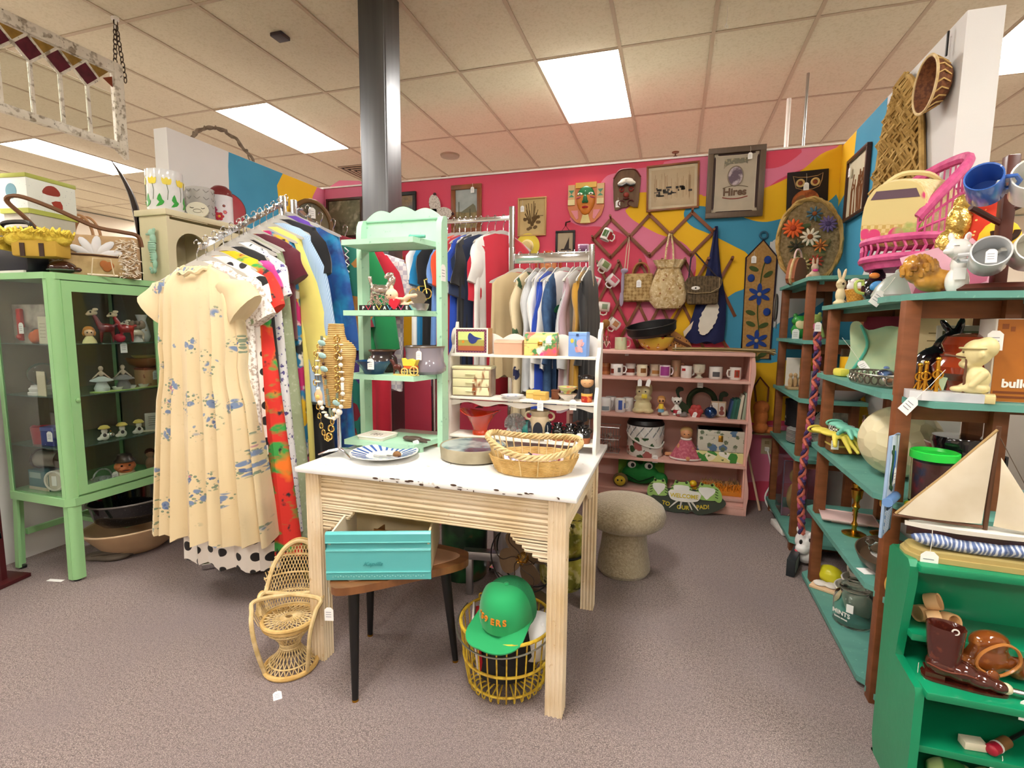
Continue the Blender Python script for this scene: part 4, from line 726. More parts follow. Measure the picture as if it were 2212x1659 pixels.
P(t,'vessel',B().ring_skin(rg),PM('amber_glass','e8480c',[('grad',2,.06,'c41a04',.04)],r=.05,t=.3,ior=1.4,co=.6))
t = T('crystal_peacock','clear cut-glass peacock dish with fanned tail on the white shelf','glass ornament',(-.642,2.075,z)); CUT = PM('cut_crystal','e4e4e2',[('noise',80,.5,'a8a8a6',.2)],r=.06,t=.7,ior=1.45); P(t,'fan_tail',B().prism([(.05 * math.cos(R(-20 + 220 * i / 24)),.05 + .05 * math.sin(R(-20 + 220 * i / 24))) for i in range(25)],.008,'xz',.012),CUT); b = B()
for k in range(13): a = R(-5 + k * 190 / 12); b.cyl((.012 * math.cos(a),.011,.05 + .012 * math.sin(a)),(.047 * math.cos(a),.011,.05 + .047 * math.sin(a)),.0022,n=5)
P(t,'tail_rib',b,CUT,kind='stuff'); P(t,'bird',blob([(0,-.005,.03,.014,.014,.02),(0,-.008,.06,.006,.006,.02),(0,-.014,.078,.006,.008,.006),(-.025,-.005,.02,.012,.012,.018),(.025,-.005,.02,.012,.012,.018)],.0025),CUT)
t = T('teal_jug','small teal glazed jug behind the stoneware jar','jug',(-.59,2.11,z)); P(t,'vessel',B().lathe([(0,0),(.024,0),(.03,.02),(.028,.045),(.02,.058),(.022,.066),(.018,.066),(0,.02)],24),C('2f8a86',.15,co=.5)); P(t,'handle',B().torus(-.028,0,.045,.014,.004,'y',14,6),C('2f8a86',.15,co=.5))
t = T('stoneware_jar','two-handled stoneware jar with dark petal glaze on the white shelf','jar',(-.525,2.06,z),5); P(t,'vessel',B().lathe([(0,0),(.042,0),(.045,.01),(.045,.07),(.04,.09),(.035,.1),(.04,.118),(.042,.124),(.037,.122),(.03,.1),(0,.02)],32),PM('tan_stoneware','b5a285',[('noise',20,.55,'9c8a6c',.2)],r=.4))
for s in (-1,1): P(t,'handle',B().torus(s * .045,0,.1,.016,.005,'y',16,6),C('b5a285',.4))
for k in range(6):
    a = R(k * 60); P(t,'glaze_petal',B().prism([(x,zz) for x,zz in oval(0,.045,.021,.036,16)],.002,'xz',0),C('252c38',.15,co=.5),loc=(.0465 * math.sin(a),-.0465 * math.cos(a),0),rot=(0,0,k * 60))
ptag(t,.04,-.045,.07,0,.03,1.1)
for i,(x,y,r_,lb) in enumerate(((-.447,2.07,.026,'small black and terracotta pot, left of the four'),(-.393,2.06,.027,'small black and terracotta pot, second of the four'),(-.337,2.055,.03,'small black and terracotta pot with a price tag'),(-.36,2.11,.024,'small black and terracotta pot standing at the back'))):
    t = T('terracotta_pot',lb,'pot',(x,y,z),g='black glazed pots'); P(t,'base',B().lathe([(0,0),(r_ * .9,0),(r_,.012),(r_,.026),(0,.026)],22),C('a8623c',.6)); P(t,'glazed_top',B().lathe([(r_ * 1.005,.024),(r_,.04),(r_ * .7,.054),(r_ * .55,.06),(r_ * .8,.072),(r_ * .7,.072),(r_ * .45,.062),(0,.05)],22),C('1c1a1a',.08,co=.6)); P(t,'lug',B().torus(-r_ * .9,0,.05,.008,.003,'y',10,5).torus(r_ * .9,0,.05,.008,.003,'y',10,5),C('1c1a1a',.08,co=.6))
    if i == 2: ptag(t,-.01,-.034,.055,0,.01,1.3)
# ================================================================ things under and beside the table
# turquoise drawer on a little wooden table
TQ = PM('turquoise_enamel','62bcbc',[('noise',3,.55,'55aeb0',.3)],r=.3)
t = T('boomerang_table','low wooden side table with tapered black legs under the big table','side table',(-.94,1.53,0)); P(t,'top',B().prism(smooth_poly([(-.1,-.2),(-.02,-.2),(.13,-.06),(.25,.07),(.25,.14),(.2,.18),(-.02,.2),(-.2,.22),(-.25,.16),(-.2,.0)],4),.026,'xy',.402),PM('walnut','8a5a34',[('noise',6,.5,'6e4424',.2,(1,6,1))],r=.35,co=.3)); P(t,'inlay',B().prism(smooth_poly([(-.07,-.15),(-.02,-.15),(.11,-.03),(.21,.08),(.2,.14),(-.02,.16),(-.17,.17),(-.15,.02)],4),.002,'xy',.428),C('c69a7c',.4))
for x,y,ox,oy in ((-.06,-.13,.02,-.035),(-.17,.14,-.03,.03),(.17,.1,.03,.03)): P(t,'leg',B().cyl((x,y,.402),(x + ox,y + oy,.006),.02,.011,12),BLACK); P(t,'ferrule',B().cyl((x + ox,y + oy,0),(x + ox,y + oy,.008),.0115,n=10),BRASS)
ptag(t,-.1,-.21,.42,15,.07,1.35)
t = T('turquoise_drawer','turquoise enamel drawer with cream inside standing on the low side table','drawer',(-.9,1.405,.4305),19.8); t.scale = (1,1,.8)
q = [(0,0),(-.012,.004),(-.014,.03),(-.01,.034),(-.012,.036),(-.014,.13),(-.004,.14),(.004,.158),(-.004,.172),(-.014,.165),(-.014,.2),(-.006,.207),(.002,.207)]
P(t,'front',B().prism(q,.344,'yz',-.172),TQ); P(t,'handle_lip',B().bb(-.172,.172,-.016,-.008,.128,.134,.001).bb(-.172,.172,-.016,-.008,.163,.168,.001).bb(-.172,.172,-.016,-.01,.036,.04),C('74cccb',.25)); inn = C('dcc7a0',.5)
P(t,'side_wall',B().bb(-.166,-.159,.0,.33,.0,.19),C('e4d8c4',.5)); P(t,'side_wall',B().bb(.159,.166,.0,.33,.0,.19),inn); P(t,'back_wall',B().bb(-.166,.166,.324,.33,.0,.19),inn); P(t,'bottom',B().bb(-.15,.15,.002,.325,.0,.008),inn)
P(t,'lettering',text_mesh('Kapilla',.024,.0005,.0002,.5),C('3d9a9c',.3),'embossed script lettering',loc=(-.02,-.0145,.066),rot=(90,0,0)); b = B()
for k in range(36): b.ell(-.15 + k * .0085,-.0135,.018 + .004 * (k % 2),.0028,.0012,.0028,u=6,v=4)
P(t,'dotted_border',b,C('84c8c6',.3),kind='stuff')
S('drawer_divider','brown cardboard divider lying inside the turquoise drawer','divider',B().bb(-.09,.06,0,.004,0,.06).bb(-.09,-.086,0,.08,0,.05).tube([(-.06,-.02,.05),(-.03,-.025,.062),(0,-.02,.05)],.006,6),C('8a5c2c',.6),(-.97,1.62,.4395))
# peacock chair
t = T('peacock_chair','doll-sized wicker peacock chair with high rounded back beside the table','doll chair',(-1.315,1.445,0),22)
sz = .19
P(t,'seat_rim',B().torus(0,0,sz,.092,.008,'z',40,8).torus(0,0,sz - .014,.088,.007,'z',40,8),WICK); b = B()
for k in range(26): a = 2 * math.pi * k / 26; b.tube([(.088 * math.cos(a),.088 * math.sin(a),sz + .004),(.045 * math.cos(a + .35),.045 * math.sin(a + .35),sz + .005),(.012 * math.cos(a + .9),.012 * math.sin(a + .9),sz + .006)],.0022,4); b.tube([(.088 * math.cos(a),.088 * math.sin(a),sz + .002),(.045 * math.cos(a - .35),.045 * math.sin(a - .35),sz + .003),(.012 * math.cos(a - .9),.012 * math.sin(a - .9),sz + .004)],.0022,4)
P(t,'seat_weave',b,WICKL,kind='stuff')
P(t,'foot_rim',B().torus(0,0,.009,.09,.009,'z',40,8),WICK); b = B()
def hour(f): return .03 + .058 * abs(2 * f - .98) ** 1.25
for k in range(26):
    for s in (-1,1): b.tube([((lambda a,r_: (r_ * math.cos(a),r_ * math.sin(a),.012 + (sz - .03) * f))(2 * math.pi * k / 26 + s * f * 1.0,hour(f))) for f in [i / 8 for i in range(9)]],.002,4)
for f in (.12,.45,.5,.55,.88): b.torus(0,0,.012 + (sz - .03) * f,hour(f) + .002,.0035,'z',30,5)
P(t,'pedestal_weave',b,WICKL,kind='stuff')
# curved back: parameter u across, v up
def back(u,v):
    ang = R(90 + u * (92 - 22 * v)); rr = .094 + .03 * v + .012 * math.sin(v * 3); zt = sz + .0 + v * .235; return (rr * math.cos(ang) * (1 + .12 * v),rr * math.sin(ang) * .92 + .03 * v,zt)
def edge(s):  # outline of the back from the front left round the top to the front right
    pts = []
    for i in range(61):
        q = -1 + 2 * i / 60; u = q; a = abs(q)
        if a > .72: f = (a - .72) / .28; v = .2 - .02 * f - .0 * f; u = math.copysign(.72 + .42 * f,q); v = .28 - .03 * math.sin(f * math.pi) * -2 - .2 * f * f
        else: v = .3 + .7 * math.sqrt(max(0,1 - (a / .74) ** 2.2)) if a < .735 else .3; u = q * (.62 + .3 * (1 - v) + .1)
        pts.append(back(u * (1 if a < .72 else 1),v))
    return pts
ed = edge(0)
P(t,'back_rim',B().tube(ed,.0085,7),WICKL); P(t,'back_rim_braid',B().tube([(x * 1.05,y * 1.06 + .004,z + .006) for x,y,z in ed],.004,6),WICK); b = B()
def vmax(u): a = min(abs(u) / .8,1); return .3 + .68 * math.sqrt(max(0,1 - a ** 2.2))
for k in range(-13,14):
    for s in (-1,1):
        pts = []
        for i in range(16):
            v = i / 15; u = k / 13 * .85 + s * v * .55
            if abs(u) < .98 and v < vmax(u): pts.append(back(u,v))
        if len(pts) > 1: b.tube(pts,.0018,4)
for v in (.04,.24,.5,.78):
    pts = [back(u,v) for u in [(-.9 + 1.8 * i / 24) for i in range(25)] if v < vmax(u)]
    b.tube(pts,.0036,5)
P(t,'back_lattice',b,WICKL,kind='stuff')
for s in (-1,1):
    P(t,'arm',B().tube(smooth_poly([back(s * .72,.3),(s * .105,-.0,sz + .075),(s * .112,-.05,sz + .05),(s * .1,-.078,sz - .01),(s * .088,-.07,.09),(s * .075,-.052,.012)],5,False),.008,7),WICKL); b = B()
    for k in range(10): f = k / 9; b.tube([(s * .09,.05 - .1 * f,sz + .0),(s * .105,.04 - .095 * f,sz + .065 - .025 * f)],.0018,4); b.tube([(s * .09,.05 - .1 * f,sz + .0),(s * .108,.02 - .07 * f,sz + .065 - .025 * f)],.0018,4)
    P(t,'arm_weave',b,WICKL,kind='stuff')
ptag(t,-.0,-.14,.0125,20,.01,1.25,0).rotation_euler = (R(-86),0,R(24))
# yellow wire egg basket with caps
YWM = PM('yellow_wire','d9b93a',[('noise',40,.55,'b8912a',.1)],r=.4)
t = T('wire_egg_basket','yellow wire egg basket full of caps under the table corner','basket',(-.525,1.63,0)); rt,rb_,h = .165,.137,.235
for r_,z,w in ((rt,h,.006),(.154,.115,.005),(rb_,.03,.0045)): P(t,'hoop',B().torus(0,0,z,r_,w,'z',48,7),YWM)
for k in range(30):
    a = 2 * math.pi * k / 30; c,s_ = math.cos(a),math.sin(a); P(t,'wire',B().tube([(rt * c,rt * s_,h),(.155 * c,.155 * s_,.115),(.138 * c,.138 * s_,.015),(.13 * c,.13 * s_,.003),(.11 * c,.11 * s_,.022),(.03 * c,.03 * s_,.026)],.0028,5),YWM)
P(t,'bail_handle',B().tube([(.178 * math.cos(R(165 + 190 * i / 24)),.185 * math.sin(R(165 + 190 * i / 24)),h - .002 - .03 * math.sin(R(180 * i / 24))) for i in range(25)],.0032,6),PM('dull_wire','8a8a80',r=.4,m=.8)); P(t,'ear',B().torus(-.13,.09,h + .012,.012,.003,'y',12,5),YWM)
def cap(label,loc,rot,mat,crown=.085,brim=True,text=None,mesh=None,sc=1):
    t = T('baseball_cap',label,'cap',loc,rot=rot,g='caps in the wire basket'); t.scale = (sc,) * 3
    def cr(u,v):
        a = u * 2 * math.pi; f = v * math.pi / 2; r_ = .088 * math.cos(f) ** .75 if v < 1 else 0; fr = 1.0 + .0 * math.sin(a); return (r_ * .92 * math.cos(a),r_ * 1.06 * math.sin(a),.1 * math.sin(f) ** .9 + (.012 if math.sin(a) < 0 else 0) * math.sin(f * 2))
    k = 28
    P(t,'front_panel',B().sheet(lambda u,v: cr(.5 + u * .5,v),k // 2,10),mat); P(t,'back_panel',B().sheet(lambda u,v: cr(u * .5,v),k // 2,10),mesh or mat)
    if brim: P(t,'brim',B().ring_skin([[(.085 * math.cos(a) * (1 - .0 * f),-.06 * f - .085 * abs(math.sin(a)) * (.55 + .45 * f) - .012 * f,.006 + dz - .02 * f * abs(math.cos(a))) for a in [math.pi * i / 18 for i in range(19)] for f in (1,)] + [(.08 * math.cos(a),-.085 * abs(math.sin(a)) * .9,.008 + dz) for a in [math.pi * i / 18 for i in range(18,-1,-1)]] for dz in (0,.004)]),mat)
    P(t,'button',B().ell(0,0,.101,.008,.008,.004),mat)
    if text:
        for i,(ch,x) in enumerate(zip(text,(-.047,-.035,-.019,.004,.022,.04))):
            a = x / .085; P(t,'letter',text_mesh(ch,.024,.0012,.0008),C('e08a2a',.5),loc=(.087 * math.sin(a) * .95,-.0925 * math.cos(a),.036),rot=(78,0,math.degrees(a) * .9))
    return t
CG = PM('cap_green','11a05c',[('noise',5,.6,'0e9554',.3)],r=.75,sh=.3)
cap("green trucker cap lettered '59ERS in orange on top of the wire basket",(-.51,1.6,.275),(12,3,-12),CG,sc=1.2,text="'59ERS",mesh=PM('cap_mesh','2a8a58',[('spot',420,.25,'0a5a34',.05)],r=.7))
cap('black cap stuffed low in the wire basket',(-.5,1.61,.15),(15,-10,30),C('17171a',.8),brim=False)
cap('second dark cap at the bottom of the wire basket, partly under the black one',(-.53,1.64,.04),(0,0,-50),C('22201f',.8),brim=False,sc=1.15)
cap('white cap tucked under the green cap at the right of the basket',(-.44,1.67,.15),(5,35,-30),C('e9e8e8',.8),brim=False)
t = T('folded_magazine','red and white folded cloth standing at the left inside the basket','cloth',(-.615,1.63,.045),rot=(0,-6,20)); P(t,'white_fold',B().bb(-.02,-.012,-.07,.07,0,.2,.003),C('e4ddd6',.8)); P(t,'red_fold',B().bb(-.01,.004,-.075,.065,0,.185,.004),C('c01f2c',.8))
# desk fan and lamp behind
t = T('desk_fan','old metal desk fan with wire guard under the table','fan',(-.6,2.1,0),-8); FM = C('4a3a2c',.4); BL = C('8a735a',.35,m=.5)
P(t,'base',B().lathe([(0,0),(.09,0),(.095,.015),(.07,.035),(.03,.05),(0,.05)],28,y=.06),FM); P(t,'motor',B().cyl((0,.03,.24),(0,.15,.24),.055,.04,20).cyl((0,.07,.05),(0,.07,.2),.02,n=12),FM)
for k in range(4):
    a = R(k * 90 + 25); P(t,'blade',B().prism(smooth_poly([(.02,-.02),(.06,-.055),(.11,-.055),(.13,-.01),(.12,.04),(.07,.05),(.02,.02)],3),.003,'xz',0),BL,loc=(0,.0,.24),rot=(14,-math.degrees(a),0))
P(t,'hub',B().cyl((0,-.02,.24),(0,.02,.24),.026,n=16).torus(0,-.03,.24,.022,.003,'y',16,5),GOLD); b = B()
for k in range(6):
    a0 = k * 60; pts = [(.15 * f * math.cos(R(a0 + 70 * math.sin(f * 2.6))),-.04 + .02 * f,.24 + .15 * f * math.sin(R(a0 + 70 * math.sin(f * 2.6)))) for f in [i / 10 for i in range(1,11)]]; P(t,'guard_wire',B().tube(pts,.0026,5),FM)
for y,r_ in ((-.03,.15),(.05,.16)): P(t,'guard_ring',B().torus(0,y,.24,r_,.0032,'y',40,6),BLACK)
t = T('green_bin','dark green painted tin standing under the table near the wall','tin',(-.98,2.32,0)); P(t,'body',B().lathe([(0,0),(.11,0),(.115,.01),(.12,.42),(.115,.43),(0,.43)],28),PM('tin_paint','16301f',[('noise',9,.55,'2a5a34',.1),('noise',14,.64,'5a4a30',.05)],r=.3)); P(t,'rim',B().torus(0,0,.43,.118,.006,'z',28,6),BLACK)
t = T('white_gift_box','white faceted cardboard box behind the desk fan','box',(-.72,2.38,0),35); P(t,'body',B().box(0,0,.22,.2,.16,.44,.003),C('c9c4cc',.6)); P(t,'red_label',B().box(0,-.081,.3,.1,.002,.04),C('a8342c',.5))
t = T('metal_frame_bar','flat silver metal bar on a low stand under the table','frame',(-.74,2.16,.0),8); P(t,'bar',B().box(0,0,.2,.34,.05,.04,.003),STEEL)
for x in (-.14,.14): P(t,'leg',B().box(x,0,.09,.03,.03,.18,.002),STEEL)
t = T('yellow_print_pouf','yellow-green patterned pouf between table and mushroom stool','pouf',(-.47,2.37,0)); YG = PM('yellow_green_print','b9b04a',[('noise',12,.52,'7a7a2c',.08),('noise',20,.6,'d8cf8a',.05),('noise',16,.66,'3a3a18',.03)],r=.8)
for z0,z1 in ((.0,.17),(.175,.345)): P(t,'cushion',B().lathe([(0,z0),(.09,z0),(.115,z0 + .03),(.12,z0 + .085),(.115,z1 - .03),(.09,z1),(0,z1)],28),YG)
P(t,'cord',B().torus(0,0,.172,.1,.006,'z',28,6),BLACK)
# ================================================================ things on the back wall
WY = 4.044
def frame(label,x0,x1,z0,z1,fm,pm,w=.02,d=.02,mat=None,tilt=0,y=WY,name='framed_picture',back=True):
    cx,cz = (x0 + x1) / 2,(z0 + z1) / 2; hw,hh = (x1 - x0) / 2,(z1 - z0) / 2
    t = T(name,label,'picture',(cx,y,cz),rot=(0,tilt,0))
    for a,b_ in (((-hw,hw),(hh - w,hh)),((-hw,hw),(-hh,-hh + w))): P(t,'frame_rail',B().bb(a[0],a[1],-d,0,b_[0],b_[1],.002),fm)
    for a in ((-hw,-hw + w),(hw - w,hw)): P(t,'frame_rail',B().bb(a[0],a[1],-d,0,-hh + w,hh - w,.002),fm)
    if mat: P(t,'mount',B().bb(-hw + w,hw - w,-.005,0,-hh + w,hh - w),mat); m = mat_in
    iw,ih = hw - w - (mat_in if mat else 0),hh - w - (mat_in if mat else 0)
    P(t,'print',B().bb(-iw,iw,-.007,0,-ih,ih),pm); return t
mat_in = .02
DKW = PM('dark_frame_wood','4a2a1c',[('noise',8,.5,'361c12',.2)],r=.35); MDW = PM('oak_frame_wood','8a4e22',[('noise',8,.5,'6a3814',.2)],r=.4)
frame('dark framed misty forest painting left of the column',-3.06,-2.68,2.06,2.41,DKW,PM('misty_forest','6a6a52',[('noise',6,.5,'8a8a70',.2),('noise',14,.6,'b0ac94',.08),('noise',9,.6,'3a3c2a',.1)],r=.5),.022)
frame('black framed portrait half hidden behind the column',-2.5,-2.15,2.02,2.42,BLACK,PM('portrait_print','6a6c70',[('noise',5,.52,'b58a4a',.1),('noise',9,.6,'3a3c44',.1)],r=.5),.03)
t = frame('wooden framed desert landscape above the tee shirt rail',-1.82,-1.55,2.05,2.44,MDW,PM('desert_sky','8d9694',[('noise',7,.52,'b9bfbd',.2)],r=.6),.038); P(t,'desert_floor',B().bb(-.095,.095,-.0085,-.007,-.155,-.02),PM('desert_sand','9a8a62',[('noise',20,.5,'6e6040',.15)],r=.7)); P(t,'mesa',B().prism([(-.06,-.03),(.06,.04),(.08,.02),(.09,-.03)],-.0018,'xz',-.007),C('75725c',.7)); P(t,'cactus_print',B().bb(-.07,-.064,-.0098,-.0085,-.14,.06).bb(.03,.036,-.0098,-.0085,-.12,.0),C('4a4c34',.7)); ptag(t,.06,-.024,.2,0,.03,1.4)
t = T('cactus_plaque','white speckled rounded wall ornament with dark tips above the mint shelf','plaque',(-1.95,WY - .012,2.2))
P(t,'pad',B().prism(smooth_poly(oval(-.02,.1,.05,.08,16,15),1),-.012,'xz',0),PM('speckle','d9d0c8',[('noise',120,.56,'a89c92',.05)],r=.8)); P(t,'pad',B().prism(oval(.07,.02,.07,.048,18,-10),-.014,'xz',0),PM('speckle','d9d0c8')); P(t,'stem',B().prism(rect(-.05,.0,-.14,.06),-.012,'xz',0),PM('speckle','d9d0c8'))
for x,z in ((-.02,.18),(.145,.01),(-.085,.0)): P(t,'dark_tip',B().ell(x,-.006,z,.016,.01,.014),C('3a1c1a',.6))
t = frame('pale wooden framed drawing of dried wheat and flowers',-1.235,-1.0,2.0,2.3,PM('pale_frame','b9935c',r=.5),C('c9ae78',.7),.012); b = B(); rn = random.Random(3)
for k in range(22): a = R(rn.uniform(25,155)); L_ = rn.uniform(.07,.14); b.tube([(0,-.0085,-.07),(L_ * .5 * math.cos(a),-.0085,-.07 + L_ * .6),(L_ * math.cos(a) * .8,-.0085,-.08 + L_ * 1.5 * math.sin(a))],.0025,4)
for k in range(14): b.ell(rn.uniform(-.07,.07),-.008,rn.uniform(-.1,.0),.016,.001,.013,u=8,v=4)
P(t,'plant_drawing',b,C('6a5230',.8),kind='stuff'); ptag(t,-.08,-.014,.14,0,.05,1.4)
# carved masks
t = T('painted_mask','brightly painted carved mask with green nose and red lips','mask',(-.685,WY - .02,2.235))
q = [(-.14,.135),(.14,.135),(.14,-.04),(.12,-.1),(.07,-.15),(0,-.165),(-.07,-.15),(-.12,-.1),(-.14,-.04)]
P(t,'backplate',B().prism(q,.018,'xz',0),C('d9804a',.45)); P(t,'headband',B().prism(rect(-.08,.08,.105,.145),-.022,'xz',.01),C('e0b040',.4)); P(t,'face',blob([(0,0,.02,.075,.035,.105),(0,-.03,.02,.016,.02,.035),(0,-.03,-.05,.02,.012,.012),(0,-.01,-.06,.04,.025,.04)],.005),PM('mask_face_paint','d9822e',[('grad',2,.045,'1f6a3c',.004)],r=.35))
P(t,'nose',blob([(0,-.04,.015,.018,.018,.03),(-.014,-.04,-.005,.012,.012,.012),(.014,-.04,-.005,.012,.012,.012),(0,-.032,.05,.013,.014,.03)],.004),C('1f6a3c',.35)); P(t,'lips',B().ell(0,-.036,-.045,.026,.01,.01),C('b8242a',.3))
for s in (-1,1):
    e = P(t,'eye',B().ell(s * .042,-.03,.055,.02,.008,.009),C('f1ead8',.3)); P(e,'pupil',B().ell(s * .042,-.037,.055,.006,.003,.006),BLACK); P(t,'cheek_band',B().ell(s * .05,-.024,.03,.024,.01,.007,(0,s * 12,0)),C('c05a6a',.4))
    P(t,'ear_panel',B().bb(s * .085,s * .138,-.012,.0,.02,.13),C('d8b07c',.45)); P(t,'ear_triangle',B().prism([(s * .09,.04),(s * .133,.04),(s * .111,.06)],-.014,'xz',0).prism([(s * .09,.09),(s * .133,.09),(s * .111,.062)],-.014,'xz',0),C('3f8a66',.4)); P(t,'ear_band',B().bb(s * .085,s * .138,-.015,.0,-.02,.02),C('e9d9a0',.45)); P(t,'pink_panel',B().prism([(s * .06,-.06),(s * .115,-.06),(s * .07,-.13),(s * .055,-.12)],-.006,'xz',0),C('e48a94',.45))
P(t,'beard',B().prism([(-.015,-.075),(.015,-.075),(.04,-.158),(-.04,-.158)],-.012,'xz',.0),C('e6d48a',.45))
t = T('tiki_mask','brown carved wooden tiki mask with pale brow','mask',(-.38,WY - .02,2.3)); P(t,'board',B().prism(smooth_poly([(-.1,.09),(-.06,.145),(0,.155),(.06,.145),(.1,.09),(.095,0),(.085,-.125),(.03,-.11),(0,-.12),(-.03,-.12),(-.085,-.135),(-.098,0)],2),.018,'xz',0),PM('tiki_wood','7a5a3e',[('noise',9,.5,'5c4028',.2,(3,3,.6))],r=.6)); P(t,'border',B().tube([(x,-.003,z) for x,z in smooth_poly([(-.1,.09),(-.06,.145),(0,.155),(.06,.145),(.1,.09)],4,False)],.006,6),C('6a1f1a',.5)); P(t,'brow',blob([(-.03,-.012,.055,.04,.014,.018,(0,-14,0)),(.03,-.012,.055,.04,.014,.018,(0,14,0)),(0,-.01,.07,.05,.012,.02)],.004),C('d9d2c4',.5)); P(t,'brow_line',B().tube([(-.06,-.022,.035),(-.03,-.024,.03),(0,-.025,.045),(.03,-.024,.03),(.06,-.022,.035)],.008,6),C('3a3836',.5))
for s in (-1,1): P(t,'eye',B().torus(s * .035,-.01,.005,.014,.005,'y',14,6),C('8a2620',.4)); P(t,'swirl',B().torus(s * .035,-.008,-.095,.022,.005,'y',14,6,20,250),C('5a201c',.5))
P(t,'nose',B().ell(0,-.015,-.035,.022,.016,.018),C('9a3a2e',.5)); P(t,'mouth',B().ell(0,-.012,-.06,.024,.012,.008),C('5a201c',.5)); ptag(t,-.06,-.01,-.05,0,.02,1.5)
t = frame('framed sepia harbour print with tall masts',-.235,.135,2.14,2.47,MDW,C('c9b08a',.4),.014,mat=C('d9c9a8',.6),tilt=-1.5); b = B(); rn = random.Random(5)
for k in range(26): x = rn.uniform(-.13,.13); b.box(x,-.0075,rn.uniform(-.02,.02),.002,.001,rn.uniform(.08,.2))
P(t,'mast_drawing',b,C('9a7a54',.8),kind='stuff'); b = B()
for k in range(22): b.box(rn.uniform(-.12,.13),-.008,rn.uniform(-.06,.0),rn.uniform(.01,.04),.001,rn.uniform(.004,.018))
P(t,'boat_drawing',b,C('4a4440',.8),kind='stuff'); P(t,'glazing',B().bb(-.165,.165,-.0105,-.0095,-.145,.145),PM('picture_glass','ffffff',r=.02,t=1,ior=1.15))
# big framed mirror sign
t = frame('large brown framed advertising mirror lettered Hires',.185,.56,2.06,2.54,PM('ribbed_frame','6e5a48',[('wave',40,.5,'4a3a2c',.3,(1,.1,1))],r=.45),C('3a1f1a',.5),.038,.03,tilt=0,y=4.03)
pl = smooth_poly([(x * 1.1,z * 1.07) for x,z in [(-.13,.19),(-.11,.185),(-.1,.175),(.1,.175),(.11,.185),(.13,.19),(.13,.165),(.12,.155),(.12,-.155),(.13,-.165),(.135,-.19),(.11,-.185),(.1,-.178),(-.1,-.178),(-.11,-.185),(-.135,-.19),(-.13,-.165),(-.12,-.155),(-.12,.155),(-.13,.165)]],2)
P(t,'panel',B().prism(pl,-.003,'xz',-.007),C('b5a894',.3)); P(t,'panel_border',B().tube([(x,-.0105,z) for x,z in pl],.002,5,True),C('d9cdb8',.4)); P(t,'portrait_oval',B().prism(oval(0,.045,.048,.065,28),-.003,'xz',-.01),PM('purple_portrait','5c4a58',[('noise',22,.56,'b9aab0',.06)],r=.4)); P(t,'oval_ring',B().tube([(x,-.013,z) for x,z in oval(0,.045,.05,.067,28)],.004,6,True),C('8a7c6c',.4)); P(t,'ribbon',B().prism([(-.075,.165),(.075,.165),(.075,.125),(.06,.135),(.04,.13),(-.04,.13),(-.06,.12),(-.078,.1)],-.003,'xz',-.01),PM('ribbon_print','6f6a58',[('noise',60,.55,'a89c80',.05)],r=.5))
P(t,'lettering',text_mesh('Hires',.07,.002,.0022),C('5a3c1e',.45),loc=(0,-.012,-.085),rot=(90,0,0)); P(t,'underline',B().tube(smooth_poly([(-.08,-.012,-.098),(-.03,-.012,-.108),(.03,-.012,-.108),(.085,-.012,-.096)],4,False),.003,5),C('8a2a22',.4)); P(t,'arc_line',B().tube(smooth_poly([(-.08,-.012,-.035),(-.03,-.012,-.022),(.03,-.012,-.022),(.085,-.012,-.033)],4,False),.002,5),C('6a5a44',.4)); ptag(t,.085,-.034,.23,0,.04,1.3)
# owl picture
t = T('owl_wall_art','black panel with an orange string-art owl with big ring eyes','picture',(.835,WY,2.19),rot=(0,-2,0)); P(t,'board',B().bb(-.125,.125,-.012,0,-.16,.16,.002),C('1c1210',.7))
P(t,'body',B().prism(oval(-.01,-.045,.085,.08,24,20),-.003,'xz',-.012),PM('owl_orange','b8642c',[('noise',30,.52,'8a4218',.1)],r=.6)); P(t,'wing',B().prism(oval(-.04,-.045,.035,.045,18,-20),-.002,'xz',-.015),C('8a5a30',.6)); P(t,'head_outline',B().tube([(x,-.014,z) for x,z in [(-.09,.13),(-.06,.12),(.0,.115),(.06,.12),(.09,.135),(.085,.09),(.07,.05),(.03,.035),(-.03,.035),(-.07,.05),(-.08,.09)]],.003,5,True),C('a8845a',.6)); P(t,'branch',B().tube([(-.1,-.014,-.12),(-.02,-.014,-.115),(.06,-.014,-.11)],.005,5),C('6a4a24',.6))
for s in (-1,1): e = P(t,'eye_ring',B().torus(s * .045,-.015,.08,.022,.007,'y',20,6),C('d8b878',.5)); P(e,'pupil',B().ell(s * .045,-.014,.08,.014,.003,.014),C('8a3a1c',.4))
ptag(t,-.01,-.02,.14,0,.06,1.5)
# small items on the lower wall
t = frame('small dark framed sailing boat silhouette above the lower clothes rail',-.92,-.765,1.85,2.03,BLACK,C('b9a88a',.6),.016); P(t,'sail',B().prism([(-.01,-.05),(.03,-.05),(.03,.04)],-.002,'xz',-.007),C('2a1c18',.6)); P(t,'hull',B().prism([(-.04,-.062),(.05,-.062),(.04,-.05),(-.03,-.05)],-.002,'xz',-.007),C('2a1c18',.6)); P(t,'hanging_wire',B().tube([(-.03,-.006,.09),(0,-.006,.13),(.03,-.006,.09)],.002,5),C('3a2a20',.5)); P(t,'hook',B().tube([(0,-.006,.13),(.005,-.02,.15),(.04,-.03,.155)],.006,6),C('3a1f18',.4))
t = T('straw_hat','small yellow straw hat hung above the rail post','hat',(-1.15,WY - .012,1.92),rot=(90,0,0)); P(t,'brim',B().lathe([(0,0),(.1,0),(.102,.006),(.05,.008),(0,.008)],28),C('e8cf4a',.7)); P(t,'crown',B().lathe([(.05,.006),(.048,.03),(.036,.042),(0,.045)],24),C('e0c78a',.7)); P(t,'ribbon',B().lathe([(.0515,.008),(.051,.02)],24),C('f0ece0',.6))
